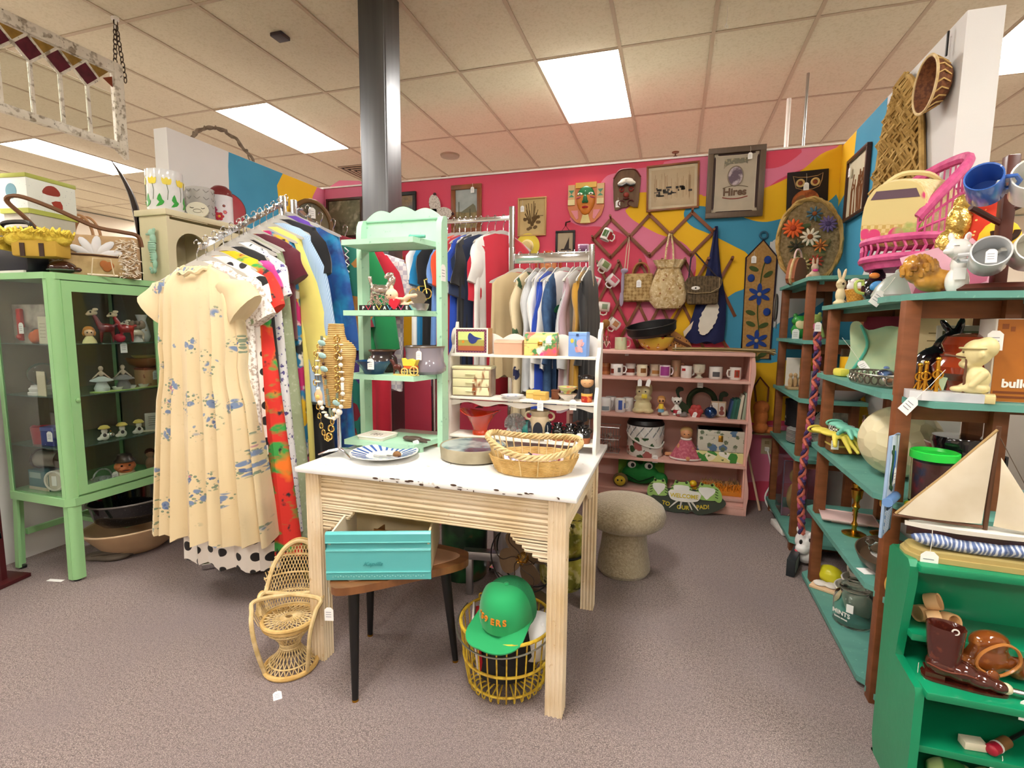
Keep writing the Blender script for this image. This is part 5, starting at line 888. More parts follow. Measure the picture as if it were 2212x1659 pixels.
t = T('doll_face_plaque','orange baby face wall plaque seen above the sweatshirts','plaque',(-.975,WY - .012,1.77)); P(t,'head',blob([(0,0,0,.07,.025,.085),(0,-.02,-.01,.012,.012,.012),(-.03,-.012,-.03,.02,.015,.018),(.03,-.012,-.03,.02,.015,.018),(0,0,.085,.02,.014,.025)],.005),C('e0905a',.4)); P(t,'border',B().torus(0,.0,0,.1,.012,'y',26,6),C('c84a2a',.5))
for s in (-1,1): P(t,'eye',B().ell(s * .028,-.024,.012,.01,.004,.006),C('f1e4d4',.3))
t = T('owl_wall_plaque','pair of yellow moulded owls on a branch, wall plaque behind the mint shelf','plaque',(-2.24,WY - .01,1.7)); OY = C('e0a81c',.5)
for x in (-.1,.08): o_ = P(t,'owl',blob([(x,0,.05,.06,.03,.085),(x,0,.12,.058,.03,.045),(x - .045,0,.165,.014,.014,.025),(x + .045,0,.165,.014,.014,.025)],.006),OY); P(o_,'eye',B().ell(x - .024,-.032,.12,.016,.008,.016).ell(x + .024,-.032,.12,.016,.008,.016),C('5a3a10',.3))
P(t,'branch',B().tube(smooth_poly([(-.2,0,-.05),(-.08,-.02,-.035),(.05,-.02,-.045),(.18,0,-.03)],4,False),.014,7),C('8a5a18',.6)); P(t,'flower_cup',B().lathe([(0,-.12),(.05,-.11),(.055,-.07),(0,-.06)],14),OY)
t = T('tall_wall_mirror','arched wooden framed mirror in the left corner of the room','mirror',(-2.98,3.72,2.0),55); q = [(-.17,-.3),(.17,-.3),(.17,.1)] + [(.17 * math.cos(R(a)),.1 + .22 * math.sin(R(a))) for a in range(15,180,15)] + [(-.17,.1)]
P(t,'frame',B().tube([(x,0,z) for x,z in q],.02,8,True),C('7a5a34',.45)); P(t,'glass',B().prism(q,.006,'xz',0),PM('old_mirror','6f726a',[('noise',5,.5,'7a6a4c',.2)],r=.12,m=.6)); ptag(t,0,-.03,.28,0,.02,2.6)
# ---- expanding peg racks
SLAT = PM('peg_rack_wood','8a5030',[('noise',8,.5,'6e3c20',.2)],r=.5)
def slat(par,x0,z0,x1,z1,y,w=.012): 
    L_ = math.hypot(x1 - x0,z1 - z0); a = math.degrees(math.atan2(z1 - z0,x1 - x0)); P(par,'slat',B().box(0,0,0,L_ + .02,.008,w * 2,.002),SLAT,loc=((x0 + x1) / 2,y,(z0 + z1) / 2),rot=(0,-a,0))
t = T('peg_rack','upper expanding wooden peg rack holding bags and mugs','peg rack',(0,0,0)); PK,MD,LO = [(-.49,2.1),(-.205,2.115),(.096,2.114)],[(-.622,1.955),(-.344,1.955),(-.044,1.962),(.247,1.967)],[(-.484,1.811),(-.193,1.812),(.098,1.809)]
for a,b_ in (((-.622,1.955),PK[0]),(LO[0],PK[1]),(LO[1],PK[2]),(LO[2],MD[3])): slat(t,*a,*b_,4.036)
for a,b_ in ((MD[0],LO[0]),(PK[0],LO[1]),(PK[1],LO[2]),(PK[2],MD[3])): slat(t,*a,*b_,4.026)
for x,z in PK + MD + LO: P(t,'peg',B().cyl((x,4.03,z),(x,3.965,z + .012),.007,.009,8),SLAT)
t = T('peg_rack','lower expanding wooden peg rack spread wide above the pink bookcase','peg rack',(0,0,0)); X2 = [-.58 + .16 * k for k in range(7)]
for k,x in enumerate(X2):
    for s,y in ((1,4.036),(-1,4.027)):
        x1 = x + s * .32; z1 = 1.13
        if x1 > .42: f = (.42 - x) / .32; x1,z1 = .42,1.77 - .64 * f
        if x1 < -.62: f = (x + .62) / .32; x1,z1 = -.62,1.77 - .64 * f
        if abs(x1 - x) > .05: slat(t,x,1.77,x1,z1,y,.011)
    P(t,'peg',B().cyl((x,4.03,1.77),(x,3.975,1.778),.008,.011,8),SLAT)
# ---- mugs
def mug(label,loc,rot,body,pr=None,r=.038,h=.085,hs=1,g=None,foot=0,name='mug',tagd=False,handle=None):
    t = T(name,label,'mug',loc,rot=rot if isinstance(rot,tuple) else (0,0,rot),g=g); bm = C(body,.18,co=.5)
    P(t,'cup',B().lathe([(0,.003),(r * .9,0),(r,.006),(r,h - .003),(r * .98,h),(r * .9,h - .002),(r * .88,.008),(0,.007)],26),bm)
    P(t,'handle',B().tube([(hs * (r * .95 + .0),0,h * .8),(hs * (r + .02),0,h * .78),(hs * (r + .027),0,h * .5),(hs * (r + .018),0,h * .24),(hs * r * .95,0,h * .2)],.0058,7),handle or bm)
    if pr:
        for i,(colr,a0,w,z0,z1) in enumerate(pr):
            n = 6; q = []
            for k in range(n + 1): a = R(a0 - w / 2 + w * k / n); q.append((math.sin(a),-math.cos(a)))
            P(t,'printed_motif',B().ring_skin([[(x * rr,y * rr,zz) for zz in (z0 * h,z1 * h) for rr in ((r + .0004,r + .0012) if zz == z0 * h else (r + .0012,r + .0004))] for x,y in q]),C(colr,.3))
    if tagd: ptag(t,hs * r,-.02,h * .3,0,.03,1.2)
    return t
GM_ = 'mugs hanging on the peg racks'
for lb,x,z,rot,bd,pr in (('white mug with red and black label on the top left peg',-.496,2.042,(0,205,20),'efece8',[('a02a2c',-40,50,.2,.9),('4a6a3a',30,60,.2,.8)]),('lilac checked mug hanging above the clothes rail',-.645,1.905,(0,-90,10),'c9a8c0',[('8a5a80',0,100,.15,.85)]),('floral mug on the lower left peg of the upper rack',-.49,1.755,(0,-60,30),'e6e0d4',[('7a8a5a',0,70,.2,.8)]),('white and pink mug, left of the pair on the lower rack',-.555,1.645,(0,-70,10),'efe6e8',[('c85a74',0,60,.2,.7)]),('mug with a pink circle, right of the pair on the lower rack',-.425,1.635,(0,-50,20),'efeaea',[('d05a70',10,60,.2,.8)]),('pale floral mug below the pair of pink ones',-.475,1.46,(0,-85,10),'e9e4da',[('8a9a7a',0,60,.2,.7)]),('lowest hanging mug, cream with a brown label',-.405,1.31,(0,-55,25),'efe9e0',[('b9845a',0,60,.2,.7)])):
    mug(lb,(x,3.985,z - .03),rot,bd,pr,.038,.085,-1,GM_)
# ---- bags
WEAV = PM('bag_weave','a88a58',[('check',55,.5,'8a6c3c',.01,(1,1,1,0,45,0)),('noise',30,.55,'c0a470',.1)],r=.8,b=(55,.8,.004))
t = T('woven_handbag','woven straw handbag with hoop handles hanging on the wall','handbag',(-.27,3.99,1.47)); P(t,'body',B().ring_skin([[(hw * math.copysign(abs(math.cos(a)) ** .5,math.cos(a)),.035 * math.sin(a) * sc,z) for a in [2 * math.pi * i / 28 for i in range(28)]] for hw,z,sc in ((.11,0,.6),(.125,.01,1),(.12,.12,.9),(.11,.19,.6),(.105,.21,.3))]),WEAV)
for y in (-.018,.018): P(t,'handle',B().torus(.02,y,.21,.06,.006,'y',20,7,0,180,1,1.3),C('a8703c',.5))
P(t,'fringe_tassel',blob([(-.11,-.03,.14,.014,.012,.1),(-.115,-.03,.02,.018,.012,.06),(-.1,-.03,.23,.03,.02,.02)],.006),C('a89ab0',.9)); P(t,'cord',B().tube([(-.1,-.02,.24),(-.09,-.01,.4),(-.075,.0,.485),(-.07,-.02,.4),(-.08,-.02,.24)],.004,5),C('d8c2a8',.8)); ptag(t,.01,-.04,.17,0,.01,1.6)
TAP = PM('tapestry_cloth','cdb68a',[('noise',26,.54,'b0905c',.08),('spot',26,.16,'8a4a28',.03),('noise',60,.6,'e2d2ac',.06)],r=.85,b=(90,.4,.003))
t = T('drawstring_bag','cream tapestry drawstring bag hanging from the upper rack','bag',(-.05,3.965,1.41)); n = 40
P(t,'body',B().ring_skin([[(hw * math.cos(a),(dp + rp * math.sin(9 * a)) * math.sin(a),z) for a in [2 * math.pi * i / n for i in range(n)]] for hw,dp,z,rp in ((.02,.01,0,0),(.09,.035,.01,0),(.13,.05,.06,.002),(.135,.055,.13,.004),(.11,.05,.22,.008),(.085,.04,.28,.012),(.078,.034,.3,.012),(.1,.044,.33,.012),(.118,.05,.36,.014),(.11,.044,.36,.012),(.07,.03,.31,.01))]),TAP)
P(t,'drawstring',B().torus(0,0,.3,.082,.004,'z',28,5,sy=.5),C('a88a58',.8))
for x in (-.03,.03): P(t,'strap',B().tube([(x,-.02,.34),(x * .8,0,.44),(x * .2,.03,.555)],.007,6),TAP)
t = T('brown_flap_bag','brown striped satchel with a rounded flap hanging on the wall','bag',(.19,3.945,1.45)); BST = PM('bag_stripe','5a4a34',[('wave',16,.5,'443622',.3,(1,.1,.1)),('noise',50,.55,'6c5a40',.1)],r=.8); P(t,'body',B().box(0,0,.09,.215,.06,.19,.02),BST); P(t,'flap',B().prism(smooth_poly([(-.108,.185),(.108,.185),(.106,.1),(.05,.075),(-.05,.072),(-.106,.08)],3),-.01,'xz',-.03),BST); P(t,'piping',B().tube([(.106,-.037,.18),(.106,-.037,.11),(.05,-.037,.078),(-.05,-.037,.074),(-.105,-.037,.082)],.004,6),C('b9a074',.6)); P(t,'clasp',B().ell(-.05,-.042,.11,.03,.003,.014),C('e4e0d8',.3)); P(t,'clasp_eye',B().ell(-.05,-.046,.11,.006,.003,.006),BLACK); P(t,'strap',B().tube([(-.1,0,.18),(-.09,.02,.33),(-.06,.03,.365),(.09,.0,.19)],.006,6),C('2a2230',.6))
t = T('navy_apron','navy apron with a white oval doily hanging from the rack','apron',(.24,4.0,1.13)); P(t,'cloth',B().ring_skin([[(cx + hw * math.cos(a),(.02 + .008 * math.sin(5 * a)) * math.sin(a),z + .01 * math.sin(4 * a) * (1 if z < .2 else 0)) for a in [2 * math.pi * i / 32 for i in range(32)]] for cx,hw,z in ((-.04,.1,.04),(-.02,.135,.06),(0,.12,.2),(.015,.1,.34),(.02,.05,.55),(.02,.022,.75),(.022,.012,.87))]),C('1c2450',.85)); P(t,'doily',B().prism([(x + .005 * math.sin(k * 2.6),z) for k,(x,z) in enumerate(oval(0,.22,.055,.13,40,-18))],-.004,'xz',-.028),C('ded8ca',.9)); P(t,'striped_side',B().prism([(-.16,.08),(-.07,.2),(-.06,.3),(-.1,.2),(-.17,.12)],.01,'xz',-.01),C('e4d4b8',.8))
# ---- felt flower banner and knitted boot
t = T('flower_banner','long tan felt banner with blue flowers and a pointed top','banner',(.575,WY - .006,1.06)); q = [(-.095,0),(.095,0),(.1,.72),(.005,.84),(-.1,.72)]; P(t,'felt',B().prism(q,.006,'xz',0),PM('tan_felt','b48c54',[('noise',60,.5,'a47c46',.15)],r=.95)); P(t,'binding',B().tube([(x,.0,z) for x,z in q],.006,6,True),C('2a1c2c',.9)); P(t,'ring',B().torus(.005,-.004,.872,.024,.006,'y',20,7),C('2a5c78',.5)); LF,BF = C('46562a',.9),C('22408c',.9)
for k,(x,z) in enumerate(((0,.13),(0,.46))):
    for j in range(6): P(t,'petal',B().prism(oval(x + .042 * math.cos(R(j * 60 + 30)),z + .042 * math.sin(R(j * 60 + 30)),.036,.015,14,j * 60 + 30),-.008,'xz',0),BF)
    P(t,'flower_centre',B().ell(x,-.01,z,.014,.006,.014),C('b9a074',.9))
for x,z,a in ((-.04,.03,-30),(.045,.03,30),(-.045,.25,-25),(.04,.24,25),(-.05,.33,-20),(.05,.6,35),(-.045,.64,-25),(.0,.0,10)): P(t,'leaf',B().prism(oval(x,z,.034,.016,14,a),-.007,'xz',0),LF)
for x,z in ((.055,.335),(-.06,.575),(.04,.7)): P(t,'bud',B().ell(x,-.008,z,.024,.008,.028),BF)
P(t,'vine',B().tube(smooth_poly([(0,-.004,.0),(.01,-.004,.2),(-.005,-.004,.33),(0,-.004,.46),(.01,-.004,.62),(.03,-.004,.7)],4,False),.004,5),LF); ptag(t,-.05,-.01,.76,0,.03,1.5)
t = T('knitted_boot','orange and green striped knitted boot hanging beside the bookcase','boot',(.62,3.93,.53),15); KN = PM('knit_stripe','c8743a',[('wave',9,.62,'7a7a3c',.1,(.1,.1,1)),('wave',6,.75,'b0503a',.1,(.1,.1,1))],r=.95,b=(180,.8,.004)); P(t,'boot',blob([(.0,0,.12,.05,.045,.07),(0,0,.19,.055,.05,.05),(.0,0,.045,.055,.05,.045),(.07,0,.025,.05,.045,.026)],.006),KN); P(t,'strap',B().tube([(-.04,0,.23),(-.05,.02,.34),(-.0,.05,.4),(.05,.02,.33),(.04,0,.23)],.007,6),C('6a3a1c',.6)); P(t,'sole',B().lathe([(0,0),(.1,0),(.1,.008),(0,.008)],20,x=.03,sy=.5),C('7a6a4a',.9))
# ================================================================ things on the pink bookcase
z = 1.1155
t = T('glass_vase','small clear glass vase at the left end of the bookcase top','vase',(-.47,3.82,z)); P(t,'vessel',B().lathe([(0,0),(.03,0),(.034,.02),(.028,.06),(.02,.08),(.026,.1),(.024,.1),(.017,.08),(.024,.06),(0,.01)],20),GLASS); P(t,'dried_stem',B().tube([(0,0,.02),(.01,0,.12),(-.01,.01,.2)],.003,5).tube([(0,0,.02),(-.02,0,.12),(-.04,.01,.18)],.003,5).ell(-.01,.01,.19,.03,.02,.03).ell(-.035,.0,.16,.022,.018,.028),C('9a6a34',.9))
mug('pink and green cabbage-leaf mug with a price tag on the bookcase top',(-.36,3.76,z),15,'cfd8b0',[('e09a9c',0,360,.7,1.0)],.043,.09,1,tagd=True,handle=C('e09a9c',.2))
t = T('painted_wooden_bowl','yellow bowl painted with autumn flowers on the bookcase top','bowl',(-.12,3.79,z)); P(t,'vessel',B().lathe([(0,0),(.06,0),(.1,.03),(.125,.075),(.13,.095),(.122,.095),(.095,.04),(0,.012)],36),PM('autumn_paint','d8b23c',[('blot',14,.2,'b8481e',.03),('blot',18,.16,'7a5a1c',.03),('blot',11,.12,'efe0b0',.03)],r=.25,co=.4)); P(t,'rim',B().torus(0,0,.095,.126,.004,'z',36,6),C('3a2a16',.4))
t = T('black_pan','black round pan lying tilted on the painted bowl','pan',(-.14,3.79,1.2),rot=(10,-9,0)); P(t,'dish',B().lathe([(0,.03),(.15,.03),(.17,.05),(.175,.1),(.17,.1),(.162,.055),(0,.04)],36),BLACK); P(t,'lip',B().torus(0,0,.1,.173,.005,'z',36,6),BLACK)
t = T('leopard_clutch','small leopard-print folded bag on the bookcase top','bag',(.04,3.84,z),20); P(t,'body',B().prism(smooth_poly([(-.08,0),(.08,0),(.07,.06),(.02,.1),(-.05,.14),(-.1,.12)],3),.05,'xz',-.025),PM('leopard','a8743c',[('spot',60,.3,'3a2010',.05)],r=.7)); P(t,'band',B().box(.0,-.027,.06,.17,.004,.02,.001,ry=25),C('5a3018',.5))
t = T('reed_bundle','bundle of long thin reeds and dried stalks lying along the bookcase top','reeds',(.3,3.7,z)); rn = random.Random(9)
for k in range(24):
    y0,z0 = rn.uniform(-.05,.05),rn.uniform(.004,.026); P(t,'reed',B().tube(smooth_poly([(-.3,y0 + rn.uniform(-.01,.01),z0),(0,y0,z0 + .004),(.26,y0 + rn.uniform(-.02,.02),z0),(.34,y0 - rn.uniform(0,.03),z0 - rn.uniform(-.01,.015) if k % 3 else z0 - .02)],3,False),rn.uniform(.002,.0035),5),C(('b8985c','8a7040','6a5a34','cdb684')[k % 4],.8))
P(t,'white_tie',B().torus(-.28,0,.015,.03,.004,'x',14,5),WHITE)
# row of mugs
z = .9255
G = 'mugs on the top bookcase shelf'
for x,y,rz,bd,pr,hs,lb,kw in (
 (-.475,3.83,0,'b8784a',[('8a4a26',0,120,.3,.7)],1,'tan patterned mug at the left end of the mug row',{}),
 (-.385,3.78,20,'efeeea',[('8a3a2a',-60,40,.2,.6),('555555',10,30,.3,.7)],1,'white mug with a black line drawing, second in the mug row',dict(r=.045)),
 (-.29,3.84,0,'eeebe6',[('7a3020',0,110,.25,.6)],1,'white mug with a brown animal band in the mug row',{}),
 (-.205,3.79,40,'e9e0c4',[('8a5a2a',-20,60,.3,.7)],1,'cream mug with dark brown handle in the mug row',dict(handle=C('3a1c14',.3))),
 (-.115,3.85,10,'e9dcc4',[('b9864a',0,80,.2,.5)],1,'cream picture mug behind, in the middle of the mug row',{}),
 (-.045,3.78,30,'ecdfe6',[('9a3f88',-30,100,.15,.9)],1,'white mug with a purple printed panel',{}),
 (.03,3.86,0,'cfa888',[('9ab08a',0,360,.35,.6)],1,'tall tan and green banded cup behind the white mugs',dict(r=.035,h=.12)),
 (.1,3.78,30,'f0eeea',[('b02a2a',-60,40,.6,.8)],1,'plain white mug with red letters and thick handle',{}),
 (.295,3.79,60,'ecebe6',[('55585c',-60,60,.2,.6)],1,'white mug with a grey bird drawing near the right of the row',dict(r=.045)),
 (.42,3.78,-150,'eeebe4',[('b8402c',160,50,.2,.8),('7a4a3a',160,24,.3,.7)],1,'white mug with an orange framed picture at the right end',{})):
    mug(lb,(x,y,z),rz,bd,pr,hs=hs,g=G,**kw)
t = T('footed_cup','pale celadon footed cup with a price tag in the mug row','cup',(.185,3.79,z)); P(t,'vessel',B().lathe([(0,0),(.026,0),(.028,.006),(.012,.018),(.014,.026),(.036,.04),(.043,.075),(.041,.098),(.038,.098),(.038,.072),(0,.035)],26),C('d5d2bf',.2,co=.4)); P(t,'handle',B().torus(.0,-.045,.065,.014,.004,'x',14,6),C('d5d2bf',.2,co=.4)); ptag(t,.01,-.05,.03,0,.035,1.7)
for x,lb,tl in ((-.21,'white price card hanging from the mug shelf edge, left one',0),(-.145,'white price card hanging from the mug shelf edge, right one',14)):
    t = T('price_card',lb,'price tag',(x,3.662,.915),rot=(0,tl,0)); P(t,'card',B().prism([(-.014,-.05),(.014,-.05),(.014,-.01),(.006,0),(-.006,0),(-.014,-.01)],.001,'xz',0),PAPER); P(t,'string',B().tube([(0,0,-.003),(0,.003,.012)],.001,4),STRING)
# second shelf
z = .6555
for x,y,rz,lb,pr in ((-.46,3.78,40,'white mug with grey band at the left of the second shelf',[('8a9aa4',-30,80,.1,.4)]),(-.43,3.86,30,'white mug standing behind, at the left of the second shelf',None),(-.35,3.78,25,'white mug with blue floral drawing on the second shelf',[('3f5aa8',-20,40,.2,.9),('6a80b8',30,20,.3,.7)]),(-.3,3.85,10,'plain white mug behind the blue floral one',None)): mug(lb,(x,y,z),rz,'eeedeb',pr,r=.04,h=.1,g='white mugs on the second bookcase shelf')
CRM = C('dccf9e',.45)
t = T('praying_figurine','cream ceramic sitting figure nibbling something yellow on the second shelf','figurine',(-.19,3.79,z)); P(t,'body',blob([(0,0,.05,.065,.05,.05),(-.03,-.02,.02,.045,.04,.022),(.04,-.02,.02,.04,.04,.022),(0,0,.1,.05,.045,.05),(0,-.005,.155,.055,.05,.045),(-.035,.01,.18,.02,.02,.03),(.045,.015,.17,.02,.02,.045),('c',(-.045,0,.11),(-.01,-.045,.115),.018,.014),('c',(.045,0,.11),(.015,-.045,.12),.018,.014)],.005),CRM); P(t,'yellow_piece',B().box(.012,-.058,.13,.04,.015,.03,.005),C('e8d040',.4))
for s in (-1,1): P(t,'eye',B().ell(s * .022 - .004,-.049,.162,.006,.004,.006),C('2a1c14',.3))
def smalldoll(label,x,y,skin,shirt,pants,hair,ears=False,tg=False):
    t = T('toy_doll',label,'figurine',(x,y,z)); P(t,'body',blob([(0,0,.055,.016,.013,.022),(0,0,.105,.03,.026,.028),('c',(-.014,0,.06),(-.03,-.004,.04),.007,.006),('c',(.014,0,.06),(.03,-.004,.04),.007,.006),('c',(-.009,0,.04),(-.012,0,.006),.01,.009),('c',(.009,0,.04),(.012,0,.006),.01,.009),(-.012,-.006,.006,.011,.014,.006),(.012,-.006,.006,.011,.014,.006)] + ([(-.028,.004,.115,.008,.01,.018),(.028,.004,.115,.008,.01,.018)] if ears else []),.0032),C(skin,.35)); P(t,'shirt',B().lathe([(0,.042),(.018,.042),(.0185,.06),(.014,.078),(0,.079)],16,sy=.85),shirt); P(t,'trousers',B().lathe([(0,.018),(.0225,.018),(.021,.03),(.0185,.046),(0,.046)],16,sy=.72),C(pants,.5)); P(t,'hair',B().ell(0,.004,.112,.0305,.0265,.0255,u=14,v=8) if hair else B().ell(0,.01,.125,.01,.008,.006),C(hair or skin,.5))
    for s in (-1,1): P(t,'eye',B().ell(s * .011,-.0255,.103,.006,.003,.007),C('1d1512',.25))
    if ears: P(t,'nose',B().ell(0,-.028,.094,.005,.004,.004),BLACK)
    if tg: ptag(t,.02,-.02,.05,0,.01,1.3)
smalldoll('little boy doll in striped shirt and blue trousers on the second shelf',-.06,3.76,'d9a06a',PM('bee_stripe','e8c83c',[('wave',22,.5,'2a1c14',.1,(.05,.05,1))],r=.5),'7ab0d0','c08a4a'); smalldoll('white puppy-faced figurine with red trousers and price tag',.045,3.76,'eeeae2',C('eeeae2',.4),'b02438',None,True,True)
for x,y,lb,h1,h2 in ((-.035,3.71,'small brown and white cap figurine lying at the shelf front','c8b8a4','6a3a24'),(.09,3.71,'flat grey and red trinket lying at the shelf front','7a706c','8a3a34')): t = T('small_trinket',lb,'trinket',(x,y,z)); P(t,'body',blob([(0,0,.012,.035,.02,.012),(.01,0,.025,.018,.014,.014)],.004),C(h1,.4)); P(t,'accent',B().ell(-.03,-.004,.01,.018,.012,.01),C(h2,.4))
t = T('green_scroll_stand','dark green scrolled wooden stand with a round hole on the second shelf','stand',(.22,3.9,z)); n = 24
gq = [(-.06,0)] + [(.105 * math.cos(R(a)),.085 + .105 * math.sin(R(a))) for a in range(180,-1,-12)] + [(.06,0),(.15,0),(.17,.06),(.165,.12),(.185,.14),(.17,.17),(.14,.165),(.13,.12),(.12,.06)]
P(t,'arch',B().tube([(.088 * math.cos(R(a)),0,.09 + .088 * math.sin(R(a))) for a in range(-60,241,12)],.02,8),C('2c3f22',.5)); P(t,'foot',B().prism(smooth_poly([(-.2,.0),(.16,.0),(.16,.02),(.1,.05),(.06,.03),(-.06,.03),(-.1,.06),(-.14,.09),(-.16,.14),(-.15,.16),(-.13,.165),(-.135,.185),(-.165,.19),(-.185,.165),(-.175,.13),(-.16,.09),(-.15,.06),(-.18,.03)],2),.03,'xz',-.015),C('2c3f22',.5)); P(t,'scroll',B().prism(smooth_poly([(.11,.0),(.17,.0),(.165,.05),(.14,.09),(.14,.13),(.165,.135),(.175,.155),(.15,.17),(.12,.155),(.115,.11),(.125,.06),(.12,.03)],2),.03,'xz',-.015),C('2c3f22',.5))
t = T('heart_rosette','coral red rosette ornament with a tag on the second shelf','ornament',(.175,3.745,z)); P(t,'body',blob([(.03 * math.cos(a),0,.04 + .03 * math.sin(a),.022,.016,.022) for a in [k * 1.05 for k in range(6)]] + [(0,-.004,.04,.02,.016,.02)],.004),C('b8403c',.5)); ptag(t,0,-.02,.04,0,.004,1.2,20)
t = T('blue_bauble','shiny blue round Christmas ornament with silver cap','ornament',(.27,3.73,z)); P(t,'ball',B().ell(0,0,.04,.042,.042,.04,u=24,v=16),PM('blue_foil','2a4a80',[('noise',30,.62,'8aa4c8',.05)],r=.15,m=.7)); P(t,'cap',B().lathe([(0,.078),(.012,.078),(.012,.09),(.004,.094),(.004,.1),(0,.1)],12),CHROME)
t = T('double_photo_frame','small double photo frame with portrait on the second shelf','photo frame',(.325,3.8,z),-8); P(t,'frame',B().bb(-.05,.05,0,.012,0,.11,.003),C('b99a78',.4)); P(t,'print',B().bb(-.043,-.003,-.002,0,.008,.1),C('e0d8cc',.5)); P(t,'print',B().bb(.003,.043,-.002,0,.008,.1),C('cfc4b8',.5)); P(t,'portrait',B().prism(oval(.023,.06,.012,.018,14),-.003,'xz',-.001).prism(oval(.023,.03,.018,.016,14),-.003,'xz',-.001),C('8a4a40',.6),kind='stuff')
xx = .385
for k,(w,h,lean,colr,nm) in enumerate(((.012,.13,9,'2f4a7a','thin navy paperback, leftmost'),(.011,.14,8,'1f5a50','thin dark green booklet, second'),(.011,.138,8,'2a6a5c','teal green booklet, third'),(.012,.142,7,'24584a','bottle green booklet, fourth'),(.011,.14,7,'2c6456','sea green booklet, fifth'),(.007,.155,7,'cfc8b4','thin cream booklet, sixth'),(.013,.17,6,'d9d2bc','taller cream book, seventh'),(.007,.172,6,'4a4434','thin dark book, eighth'),(.014,.185,5,'9fb09a','tall pale green book, ninth'),(.012,.2,5,'8a9a84','tallest grey-green book at the right'))):
    t = T('book',nm + ' in the leaning row on the bookcase','book',(xx,3.79,z),rot=(0,lean,0),g='leaning books on the pink bookcase'); P(t,'cover',B().bb(0,w,-.05,.06,0,h,.001),C(colr,.6)); P(t,'pages',B().bb(.0015,w - .0015,-.0495,.0605,.003,h - .002).at(),C('e6dfcc',.8),sm=0); xx += w + .0004
# third shelf
z = .3455
t = T('wire_bin','clear wire bin of shells at the left of the third shelf','bin',(-.43,3.8,z)); 
for zz in (0,.1,.19): P(t,'wire_hoop',B().tube([(-.08,-.06,zz + .004),(.08,-.06,zz + .004),(.08,.08,zz + .004),(-.08,.08,zz + .004)],.003,5,True),STEEL)
for k in range(9): P(t,'wire',B().cyl((-.08 + k * .02,-.06,.004),(-.08 + k * .02,-.06,.194),.002,n=5),STEEL)
rn = random.Random(4)
for k in range(16): tag(mk('sea_shell',B().ell(0,0,0,rn.uniform(.018,.028),rn.uniform(.014,.02),rn.uniform(.012,.018),u=10,v=7),C(('cdb4a4','b99a8c','d9cabb','9a7a70')[k % 4],.5),None,(-.43 + rn.uniform(-.055,.055),3.81 + rn.uniform(-.045,.05),z + .018 + .034 * (k // 4)),(rn.uniform(-40,40),rn.uniform(-40,40),rn.uniform(0,180))),'pale pinkish shell in the wire bin on the bookcase','shell','shells in the wire bin')
t = T('ice_bucket','white lattice and rose print bucket with black lid and swing handle','bucket',(-.165,3.81,z)); P(t,'body',B().lathe([(0,0),(.125,0),(.13,.01),(.13,.23),(0,.23)],40),PM('rose_print','efece4',[('blot',16,.42,'33552f',.02),('blot',11,.36,'b86a64',.02,(1,1,1,20,0,30)),('grad',2,.145,'eceae4',.004)],r=.35)); P(t,'lid',B().lathe([(.132,.225),(.134,.235),(.12,.262),(0,.268)],40),BLACK)
for k in range(14):
    a = R(k * 360 / 14)
    for s in (-1,1): P(t,'lattice_strip',B().ring_skin([[(rr * math.sin(a + s * .42 * f),-rr * math.cos(a + s * .42 * f),.15 + .07 * f + dz) for rr,dz in ((.1305,-.006),(.1335,-.006),(.1335,.006),(.1305,.006))] for f in (0,.33,.66,1)]),C('8f9698' if s > 0 else 'f4f3f0',.4))
P(t,'swing_handle',B().tube(smooth_poly([(-.132,0,.17),(-.1,-.1,.14),(0,-.145,.095),(.1,-.1,.075),(.133,0,.1)],6,False),.007,6),WHITE); ptag(t,.08,-.13,.04,0,.01,1.7)
t = T('bonnet_doll','baby doll sitting in a dusty pink dress on the third shelf','doll',(.12,3.76,z)); P(t,'body',blob([(0,0,.185,.042,.04,.042),(0,0,.225,.01,.01,.012),(0,0,.12,.03,.026,.04),('c',(.03,0,.13),(.045,-.035,.085),.014,.012),('c',(-.03,0,.13),(-.05,-.03,.09),.014,.012),('c',(.01,0,.03),(.015,-.085,.02),.018,.016),('c',(-.02,.02,.02),(-.13,.03,.02),.018,.015)],.005),C('d99a6c',.45)); n = 32
P(t,'dress',B().ring_skin([[(r_ * math.cos(a) * (1 + .08 * math.sin(8 * a) * f),r_ * .72 * math.sin(a) * (1 + .08 * math.sin(8 * a) * f) - .01,h) for a in [2 * math.pi * i / n for i in range(n)]] for r_,h,f in ((.105,.004,1),(.1,.02,1),(.07,.08,.8),(.042,.13,.4),(.03,.145,0))]),PM('pink_gingham','b8586a',[('noise',60,.55,'cf7a88',.1)],r=.85)); P(t,'collar',B().torus(0,-.004,.148,.032,.008,'z',20,6),C('efe4da',.8)); P(t,'lace_hem',B().torus(0,-.01,.012,.104,.007,'z',40,6,sy=.74),C('efe2dc',.8)); P(t,'hair',B().ell(0,.008,.2,.043,.04,.034,u=16,v=10),C('c8a468',.6))
for s in (-1,1): P(t,'eye',B().ell(s * .014,-.039,.185,.006,.003,.003),C('3a2a20',.3))
